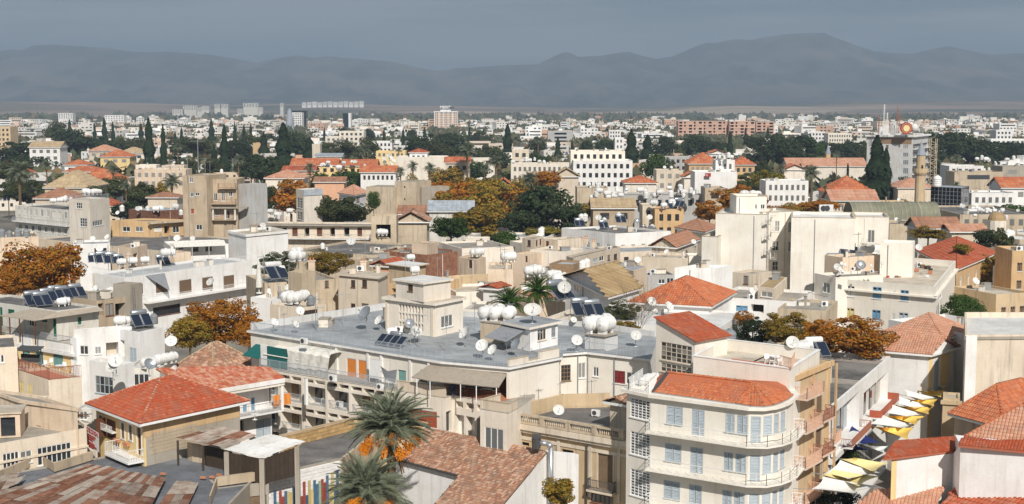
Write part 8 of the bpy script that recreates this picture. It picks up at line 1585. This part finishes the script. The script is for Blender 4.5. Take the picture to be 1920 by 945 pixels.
b = Bld('office_building', 'black glass fronted building on a cream base beside the tall minaret', [(1746, 350), (1803, 353), (1817, 349)], d=372, wall='black_glass', roof='roof_metal_grey', par=.1)
for f in (0, 1):
 F_ = b.faces[f]; m = MB(); nx = 8 if f == 0 else 3
 for i in range(nx + 1): F_.box(m, F_.w * i / nx - .06, F_.w * i / nx + .06, b.z - 5.5, b.z, .0, .07)
 for j in range(6): F_.box(m, 0, F_.w, b.z - 5.5 + j * 1.1, b.z - 5.4 + j * 1.1, .0, .065)
 m.build('mullions', 'metal_grey', b.root); m = MB(); F_.box(m, -.1, F_.w + .1, 0, b.z - 5.6, .0, .3); m.build('base', 'cream', b.root)
b.finish(); put('vtank', 1757, 350, 17, 'on the black glass fronted building', 2.6, d=376)
dmm = thing('dome', 'small tan dome on a low drum at the right', 'dome', G(1869, 420, 8).xy.to_3d()); c = Dp(1869, 413, 310); m = MB(); m.lathe([(math.sin(t) * 2.0, math.cos(t) * 2.0 + .01) for t in [math.pi / 2 * k / 5 for k in range(6)]], c, (0, 0, 1), 14); m.build('shell', 'roof_tan_metal', dmm); m = MB(); m.cyl((c.x, c.y, 0), c, 2.1, n=12); m.build('drum', 'cream', dmm)
b = FBx('broad white three storey apartment house with a glazed bay in the centre', 1075, 1186, 301, 470, 'white', 'roof_white', 14, 9, 3, name='apartment_house', cat='apartment block'); b2 = FBx('cream top storey of the broad white apartment house', 1070, 1172, 283, 478, 'cream', 'roof_beige', 12, 8, 1)
F_ = b.faces[0]; g = [(1105, 1111), (1122, 1130), (1148, 1157), (1164, 1169), (1172, 1178)]
bb = b
flg = thing('flag', 'small red flag with a white crescent on the stepped white house', 'flag', Dp(1327, 331, 403.5)); p = Dp(1322, 331.5, 404); m = MB(); m.box(p.x, p.x + 1.7, p.y - .1, p.y - .05, p.z, p.z + 1.1); m.build('cloth', 'text_red', flg); m = MB()
for i in range(7): a = rad(60 + i * 40); q0 = Vector((p.x + .6 + .28 * math.cos(a), p.y - .13, p.z + .55 + .28 * math.sin(a))); a2 = rad(100 + i * 40); q1 = Vector((p.x + .6 + .28 * math.cos(a2), p.y - .13, p.z + .55 + .28 * math.sin(a2))); m.bar(q0, q1, .06, .1)
m.build('crescent', 'sign_white', flg)
# round tanks, dishes and heaters on the far roofs
rr = random.Random(21)
def scatter(n, x0, x1, y0, y1, d, where, kinds=('vtank', 'tank', 'dish'), s=(1.4, 2.0)):
 for i in range(n): y = rr.uniform(y0, y1); put(rr.choice(kinds), rr.uniform(x0, x1), y, 0, where, rr.uniform(*s) * .68, rr.uniform(-.5, .8), d=d + rr.uniform(-6, 6))
scatter(26, 1140, 1315, 356, 374, 345, 'over the low grey roofed row'); scatter(8, 1085, 1140, 350, 376, 352, 'on the grey beige house'); scatter(8, 1225, 1280, 384, 392, 322, 'over the bright yellow old house', ('tank', 'vtank', 'heat')); scatter(14, 1820, 1915, 396, 412, 322, 'on the wide dark flat roof at the right', s=(1.0, 1.5)); scatter(12, 600, 690, 308, 320, 548, 'before the red roofed row', ('dish', 'tank'), (1.8, 2.4)); scatter(10, 715, 740, 300, 315, 540, 'beside the blank white house', ('dish',), (1.8, 2.4))
scatter(12, 210, 340, 392, 409, 318, 'on the cluttered terrace behind the ochre long house', s=(1.4, 2.0)); scatter(8, 1820, 1915, 300, 310, 520, 'on the white houses at the upper right', s=(1.6, 2.2)); scatter(7, 960, 1060, 300, 308, 505, 'on the long pale terrace', s=(1.4, 2)); scatter(8, 465, 545, 398, 412, 320, 'on the roofs left of the slim lift tower', s=(1.3, 1.8)); scatter(6, 1345, 1375, 294, 300, 415, 'on the stepped flag house', s=(1.3, 1.8))
scatter(5, 75, 135, 372, 382, 330, 'on the long grey apartment house', s=(1.6, 2.2)); scatter(6, 1255, 1310, 448, 480, 262, 'near the rust brown roofs', ('dish', 'ac', 'tank'), (1, 1.5)); scatter(10, 1560, 1660, 498, 515, 186, 'among the junk on the cream corner building', ('dish', 'ac', 'chair'), (.8, 1.2))
# cypresses, palms and dark trees
for x, a, b_, w in ((177, 232, 258, 8), (195, 221, 261, 11), (211, 229, 261, 8), (264, 232, 255, 11), (278, 223, 306, 21), (305, 235, 299, 12), (328, 246, 263, 7), (340, 240, 263, 9), (396, 225, 256, 13), (420, 236, 304, 18), (440, 229, 264, 7), (457, 235, 273, 10), (401, 273, 304, 17), (531, 232, 306, 34), (494, 251, 284, 20), (580, 258, 299, 26), (608, 240, 261, 7), (756, 242, 266, 9), (796, 239, 259, 9), (952, 233, 282, 18), (1184, 245, 299, 28), (1073, 260, 283, 7), (1046, 258, 288, 13), (1369, 247, 281, 12), (1214, 254, 292, 26), (1645, 256, 346, 40), (1662, 280, 346, 26), (1590, 307, 335, 9), (1398, 240, 262, 8), (470, 232, 262, 8), (130, 224, 250, 9), (880, 240, 262, 8), (720, 242, 262, 7), (1440, 238, 262, 9)):
 cypress(x, a, b_, w * 1.45, 'among the distant town', min(1500, 27.0 * FOC / (b_ - 195)))
for x, y, w, zb in ((36, 325, 62, 395), (87, 312, 30, 345), (212, 320, 30, 350), (322, 343, 46, 372), (333, 277, 26, 300), (447, 302, 32, 335), (580, 316, 30, 345), (684, 284, 36, 310), (737, 266, 15, 300), (748, 282, 20, 305), (774, 313, 30, 340), (751, 323, 28, 345), (806, 316, 32, 340), (876, 284, 46, 335), (930, 305, 36, 345), (909, 318, 26, 345), (1009, 264, 22, 290), (1049, 297, 16, 320), (992, 338, 44, 370), (1522, 325, 42, 370), (1656, 360, 46, 385), (1793, 347, 20, 400), (1465, 318, 30, 350), (1569, 290, 22, 315), (1793, 298, 26, 315), (60, 360, 30, 390), (236, 352, 30, 380), (1547, 352, 14, 368)):
 d = (34 if zb > 380 else 28) * FOC / (zb - 195); d = min(d, 900); palm(x, y, 0, w, None, d, 30 if w < 34 else 44, group='distant date palms', low=True, parts=False, skirt=w > 24, where='among the distant roofs')
rr = random.Random(31); TR = [(130, 240, 285, 62, 0), (170, 252, 286, 60, 0), (105, 232, 262, 40, 0), (40, 262, 302, 95, 0), (70, 288, 318, 80, 0), (20, 300, 330, 70, 1), (225, 258, 285, 52, 1), (255, 262, 284, 55, 1), (200, 262, 290, 50, 0), (345, 262, 285, 60, 1), (375, 258, 284, 45, 0), (475, 250, 290, 46, 0), (500, 290, 345, 60, 0), (470, 285, 330, 50, 0), (520, 300, 345, 40, 0), (548, 245, 296, 44, 0), (498, 245, 268, 34, 1), (650, 266, 300, 42, 1), (625, 262, 288, 36, 1), (602, 268, 290, 40, 1), (790, 252, 300, 54, 0), (830, 246, 286, 60, 0), (856, 252, 292, 54, 0), (905, 240, 262, 28, 0), (890, 246, 264, 20, 0), (915, 270, 300, 46, 1), (815, 262, 300, 60, 0), (770, 240, 264, 24, 0), (690, 240, 262, 22, 0), (642, 236, 260, 16, 0), (1130, 258, 276, 26, 3), (1146, 262, 280, 24, 0), (1228, 284, 330, 44, 3), (1244, 262, 292, 40, 0), (1302, 250, 288, 46, 0), (1330, 264, 288, 50, 0), (1265, 268, 288, 44, 0), (1352, 266, 286, 24, 0), (1424, 252, 304, 50, 0), (1456, 248, 304, 50, 0), (1500, 248, 304, 66, 0), (1528, 262, 300, 36, 3), (1555, 262, 286, 40, 0), (1600, 262, 292, 44, 0), (1478, 262, 312, 60, 0), (1625, 262, 300, 24, 0), (1770, 242, 302, 66, 0), (1800, 246, 302, 60, 0), (1838, 258, 302, 70, 0), (1876, 262, 300, 60, 0), (1910, 266, 296, 60, 0), (1752, 300, 330, 30, 0), (645, 318, 348, 66, 3), (700, 322, 352, 60, 3), (735, 326, 352, 50, 1), (600, 322, 350, 44, 3), (545, 340, 384, 60, 2), (590, 336, 360, 40, 1), (215, 335, 370, 50, 1), (255, 338, 375, 44, 1), (300, 344, 370, 40, 2), (180, 352, 385, 44, 1), (240, 378, 405, 60, 0), (280, 352, 370, 40, 1), (120, 325, 350, 36, 3), (140, 312, 332, 30, 1), (15, 335, 365, 36, 1), (620, 388, 418, 50, 1), (780, 330, 372, 40, 2), (840, 310, 350, 60, 2), (960, 322, 350, 44, 3), (1045, 330, 356, 30, 2), (1100, 316, 345, 16, 3), (1200, 330, 350, 30, 3), (1400, 318, 352, 60, 1), (1470, 345, 372, 50, 1), (1500, 376, 398, 60, 2), (1700, 330, 352, 36, 1), (1615, 325, 345, 30, 1), (1600, 340, 362, 24, 0), (1580, 330, 350, 20, 0), (1830, 385, 408, 60, 3), (1900, 380, 412, 60, 3), (1690, 372, 395, 26, 0), (1425, 300, 322, 30, 1), (1280, 320, 340, 20, 3), (360, 300, 322, 30, 1), (640, 352, 372, 30, 1), (400, 300, 325, 40, 1), (890, 300, 330, 50, 3), (940, 285, 315, 40, 0), (1000, 285, 310, 36, 0), (1020, 290, 318, 30, 3), (1120, 285, 302, 20, 1), (870, 345, 415, 110, 4), (805, 335, 395, 85, 4), (925, 330, 400, 90, 2), (840, 365, 420, 90, 2), (960, 350, 400, 80, 4), (760, 385, 415, 50, 4), (900, 385, 440, 90, 2), (985, 330, 365, 60, 2), (545, 335, 385, 80, 4), (690, 318, 350, 90, 3), (630, 365, 412, 110, 1), (1390, 345, 398, 80, 4), (1530, 372, 396, 90, 4), (1160, 395, 425, 60, 2), (1250, 252, 284, 34, 0), (55, 335, 372, 60, 1), (165, 330, 352, 60, 1), (270, 345, 378, 60, 1), (440, 262, 300, 50, 0), (360, 262, 292, 60, 1), (320, 285, 310, 50, 1), (560, 250, 300, 50, 0), (690, 262, 300, 40, 1), (1005, 255, 285, 30, 0), (1100, 262, 292, 26, 0), (1690, 300, 340, 40, 0), (1580, 268, 296, 40, 0)]
for x, a, b_, w, k in TR:
 mt_ = (('leaf_dark', 'leaf_olive')[int(x) % 2], 'leaf_olive', 'leaf_autumn_mix', 'leaf_green', 'leaf_autumn')[k]; tree(x, a, b_ + 9, w * 1.12, mt_, None, min(1500, 33.0 * FOC / (b_ - 195 + 8)), name='pine_tree' if k == 0 else 'tree', coarse=True, group='broad trees among the distant roofs', where='among the distant roofs', what=('dark spreading pine', 'olive green tree', 'brown and gold tree', 'fresh green tree', 'rust coloured tree')[k])
# ---- filling houses
class Occ:
 pts = []
def busy(x, y, r):
 for (a, b_, q) in Occ.pts:
  if abs(a - x) < r + q and abs(b_ - y) < r + q: return True
 return any(abs(b.cx - x) < 40 and abs(b.cy - y) < 40 and b.inside(x, y, r) for b in BLDS)
rr = random.Random(77); cnt = 0; TAR = 195; y = 250.0
COLN = {'white': 'white', 'white_old': 'weathered white', 'cream': 'cream', 'beige': 'beige', 'peach': 'peach', 'cream_warm': 'warm cream', 'grey_light': 'pale grey', 'yellow': 'pale yellow', 'beige_old': 'stained beige'}
NB = len(BLDS)
while cnt < TAR and y < 1150:
 y += rr.uniform(.6, 4.4) * (1 if y < 700 else 1.6); hw = y * .385; x = rr.uniform(-hw, hw); w = rr.uniform(6, 12.5); dp = rr.uniform(6, 11)
 if 60 < x / y * 300 - 40 < 75 and y < 320: continue
 if busy(x, y + dp / 2, w * .55): continue
 Occ.pts.append((x, y + dp / 2, w * .5)); col = rr.choice(list(COLN)) if y < 650 else rr.choice(['white', 'white', 'cream', 'white_old', 'grey_light']); px = 960 + x / y * FOC; red = rr.random() < (.34 if 300 < y < 750 else .03); hmax = 40 - y * (.093 if y < 420 else .068 if y < 600 else .048 if y < 800 else .034); h = max(3.5, min(rr.uniform(.72, 1) * hmax, 14)); a = rr.uniform(-.5, .5)
 e = Vector((math.cos(a), math.sin(a))); p0 = Vector((x, y)) - e * w / 2; p1 = p0 + e * w; sz = 'two storey' if h > 6 else 'low'; rn = rr.choice(['orange roofed', 'red roofed', 'brown roofed']) if red else 'flat roofed'
 b = Bld('house', None, [('w', p0.x, p0.y), ('w', p1.x, p1.y)], h, depth=dp, wall=col, roof={'orange': 'tile_orange', 'red': 'tile_red', 'brown': 'tile_pink'}[rn.split()[0]] if red else rr.choice(['roof_beige', 'roof_concrete', 'roof_white', 'roof_grey']), par=0 if red else .4, cat='house', group='closely packed houses of the old town'); n = max(2, int(w / 3))
 for f in ((0,) if abs(a) < .2 else (0, 1) if a < 0 else (0, 3)):
  for j in range(max(1, int(h / 3.1))):
   zb = h - 2.3 - j * 3.0
   if zb > 0:
    for i in range(n if f == 0 else 2): F_ = b.faces[f]; c = F_.w * (i + .5) / (n if f == 0 else 2); b.hole(f, c - .5, c + .5, zb, zb + 1.3, .2, 'glass')
 if red: pitched(b, 'hip', rr.uniform(1.4, 2.6), .5, b.roofmat, tiles=(.7, .9) if y < 500 else (1.4, 1.8))
 b.finish(); pend(b.root, f'{COLN[col]} {rn} {sz} house', 'among the ' + ('near middle roofs' if y < 420 else 'upper middle roofs' if y < 700 else 'distant roofs')); cnt += 1
 if not red and rr.random() < .75:
  for _ in range(rr.randint(1, 3)):
   k = rr.choice(('tank', 'vtank', 'dish', 'heat')); what = {'tank': 'ribbed water tank', 'vtank': 'upright water tank', 'dish': 'white satellite dish', 'heat': 'silver solar heater'}[k]; T_ = {'tank': T_TANK, 'vtank': T_VTANK, 'dish': T_DISH, 'heat': T_HEAT}[k]
   q = p0 + e * rr.uniform(1.5, w - 1.5) + Vector((-e.y, e.x)) * rr.uniform(1.5, dp - 1.5); pend(dup(T_, (q.x, q.y, b.zr), rr.uniform(0, 3) if k != 'dish' else rr.uniform(-.5, .5), 1.3, 'rooftop things of the packed houses'), what, 'on a packed old town house')
# ---- the mass of the far town (nobody could count it)
rr = random.Random(5); m = MB(); wmb = MB(); tmb = MB(); cell = {}
def fbox(x, y, w, dp, h, a, win=True):
 e = Vector((math.cos(a), math.sin(a), 0)); n = Vector((-e.y, e.x, 0)); o = Vector((x, y, 0)) - e * w / 2; P = [o, o + e * w, o + e * w + n * dp, o + n * dp]; U = Vector((0, 0, h)); k = len(m.v)
 m.v += [tuple(p) for p in P] + [tuple(p + U) for p in P]
 for q in ((0, 1, 5, 4), (1, 2, 6, 5), (3, 0, 4, 7), (4, 5, 6, 7)): m.f.append(tuple(k + i for i in q)); m.m.append(0)
 if rr.random() < .5: s_ = rr.uniform(.2, .5); q = o + e * w * rr.uniform(.1, .5) + n * dp * .3 + U; m.obox(q, e * w * s_, n * dp * .4, (0, 0, rr.uniform(1.5, 2.8)))
 if win and y < 2400:
  nf = max(1, int(h / 3.2)); nw = max(2, int(w / 3.4))
  for j in range(nf):
   zb = h - 2.4 - j * 3.1
   if zb < 0: continue
   if rr.random() < .35:
    q = o - n * .06 + e * w * .08 + Vector((0, 0, zb)); wmb.poly([q, q + e * w * .84, q + e * w * .84 + Vector((0, 0, 1.2)), q + Vector((0, 0, 1.2))])
   else:
    for i in range(nw):
     if rr.random() < .25: continue
     q = o - n * .06 + e * w * (i + .25) / nw + Vector((0, 0, zb)); wmb.poly([q, q + e * w * .5 / nw, q + e * w * .5 / nw + Vector((0, 0, 1.3)), q + Vector((0, 0, 1.3))])
def fblob(x, y, w, h, z=0):
 n = 10 if y > 1500 else 26
 for _ in range(n): v = rv_(rr); s_ = w * .22; card2(tmb, Vector((x + v.x * w * .5, y + v.y * w * .5, z + h * .55 + v.z * h * .45)), s_, rr)
def rv_(q):
 while True:
  v = Vector((q.uniform(-1, 1), q.uniform(-1, 1), q.uniform(-1, 1)))
  if v.length < 1: return v
def card2(mb, p, s_, q):
 n = rv_(q) + Vector((0, -.6, .3)); n.normalize(); a = n.cross(Vector((0, 0, 1))).normalized() * s_; b_ = n.cross(a).normalized() * s_; mb.poly([p - a, p - b_ * 1.1, p + a * .9, p + b_])
y = 620.0
while y < 2700:
 step = 11 + (y - 620) * .0085; hw = y * .40; x = -hw + rr.uniform(0, 15)
 while x < hw:
  w = rr.uniform(11, 27); px_ = 960 + x / y * FOC; dens = (.62 if y > 900 else .5) * (.5 if y > 2300 else 1)
  nx_ = noise.noise(Vector((x * .004, y * .004, 0)))
  if rr.random() < dens and nx_ > -.16 and not (y < 1200 and busy(x, y + 5, w * .5)) and not any(a < y < b_ and c < px_ < d_ for a, b_, c, d_ in ((1040, 1400, 1258, 1462), (1250, 1880, 800, 872), (1300, 1930, 530, 582), (1300, 1930, 634, 664))):
   hcap = 40 - y * .0150 if y > 1300 else 40 - y * .036 if y < 900 else 40 - y * .027; h = rr.choice((4, 6.5, 6.5, 9.6, 12)) if rr.random() > .03 else rr.uniform(14, 20)
   h = min(h, max(5, hcap)) if y < 1300 else h; fbox(x, y + rr.uniform(-3, 3), w * .85, rr.uniform(9, 14), h, rr.uniform(-.45, .45))
  elif rr.random() < .85: fblob(x, y, rr.uniform(8, 15), rr.uniform(7, 13))
  if rr.random() < .42: fblob(x + w * .5, y - 6, rr.uniform(5, 11), rr.uniform(5, 10))
  x += w
 y += step
for _ in range(520): y = rr.uniform(2700, 4600); x = rr.uniform(-.4, .4) * y; (fbox(x, y, rr.uniform(10, 26), 12, rr.uniform(4, 8), 0, False) if rr.random() < .3 else fblob(x, y, rr.uniform(20, 60), rr.uniform(5, 9)))
ft_ = m.build('far_town', 'far_walls', None, kind='stuff'); wmb.build('far_windows', 'glass', ft_, kind='stuff'); tmb.build('far_trees', 'far_foliage', None, kind='stuff')
# village lights on the slope
settle()
# ---------------------------------------------------------------- haze
hz = MB(); hz.box(-6500, 6500, -350, 12500, -6, 640); ho = hz.build('haze', [], None, kind='stuff')
hm = bpy.data.materials.new('haze_air'); hm.use_nodes = True; nt = hm.node_tree; nt.nodes.clear(); pv = nt.nodes.new('ShaderNodeVolumePrincipled'); pv.inputs['Density'].default_value = 1.6e-4; pv.inputs['Color'].default_value = (.50, .63, .79, 1)
oo = nt.nodes.new('ShaderNodeOutputMaterial'); nt.links.new(pv.outputs[0], oo.inputs['Volume']); ho.data.materials.append(hm)
for o in PROTO_UNUSED.copy():
 r = bpy.data.objects.get(o)
 if r:
  for c in list(r.children_recursive): bpy.data.objects.remove(c)
  bpy.data.objects.remove(r)
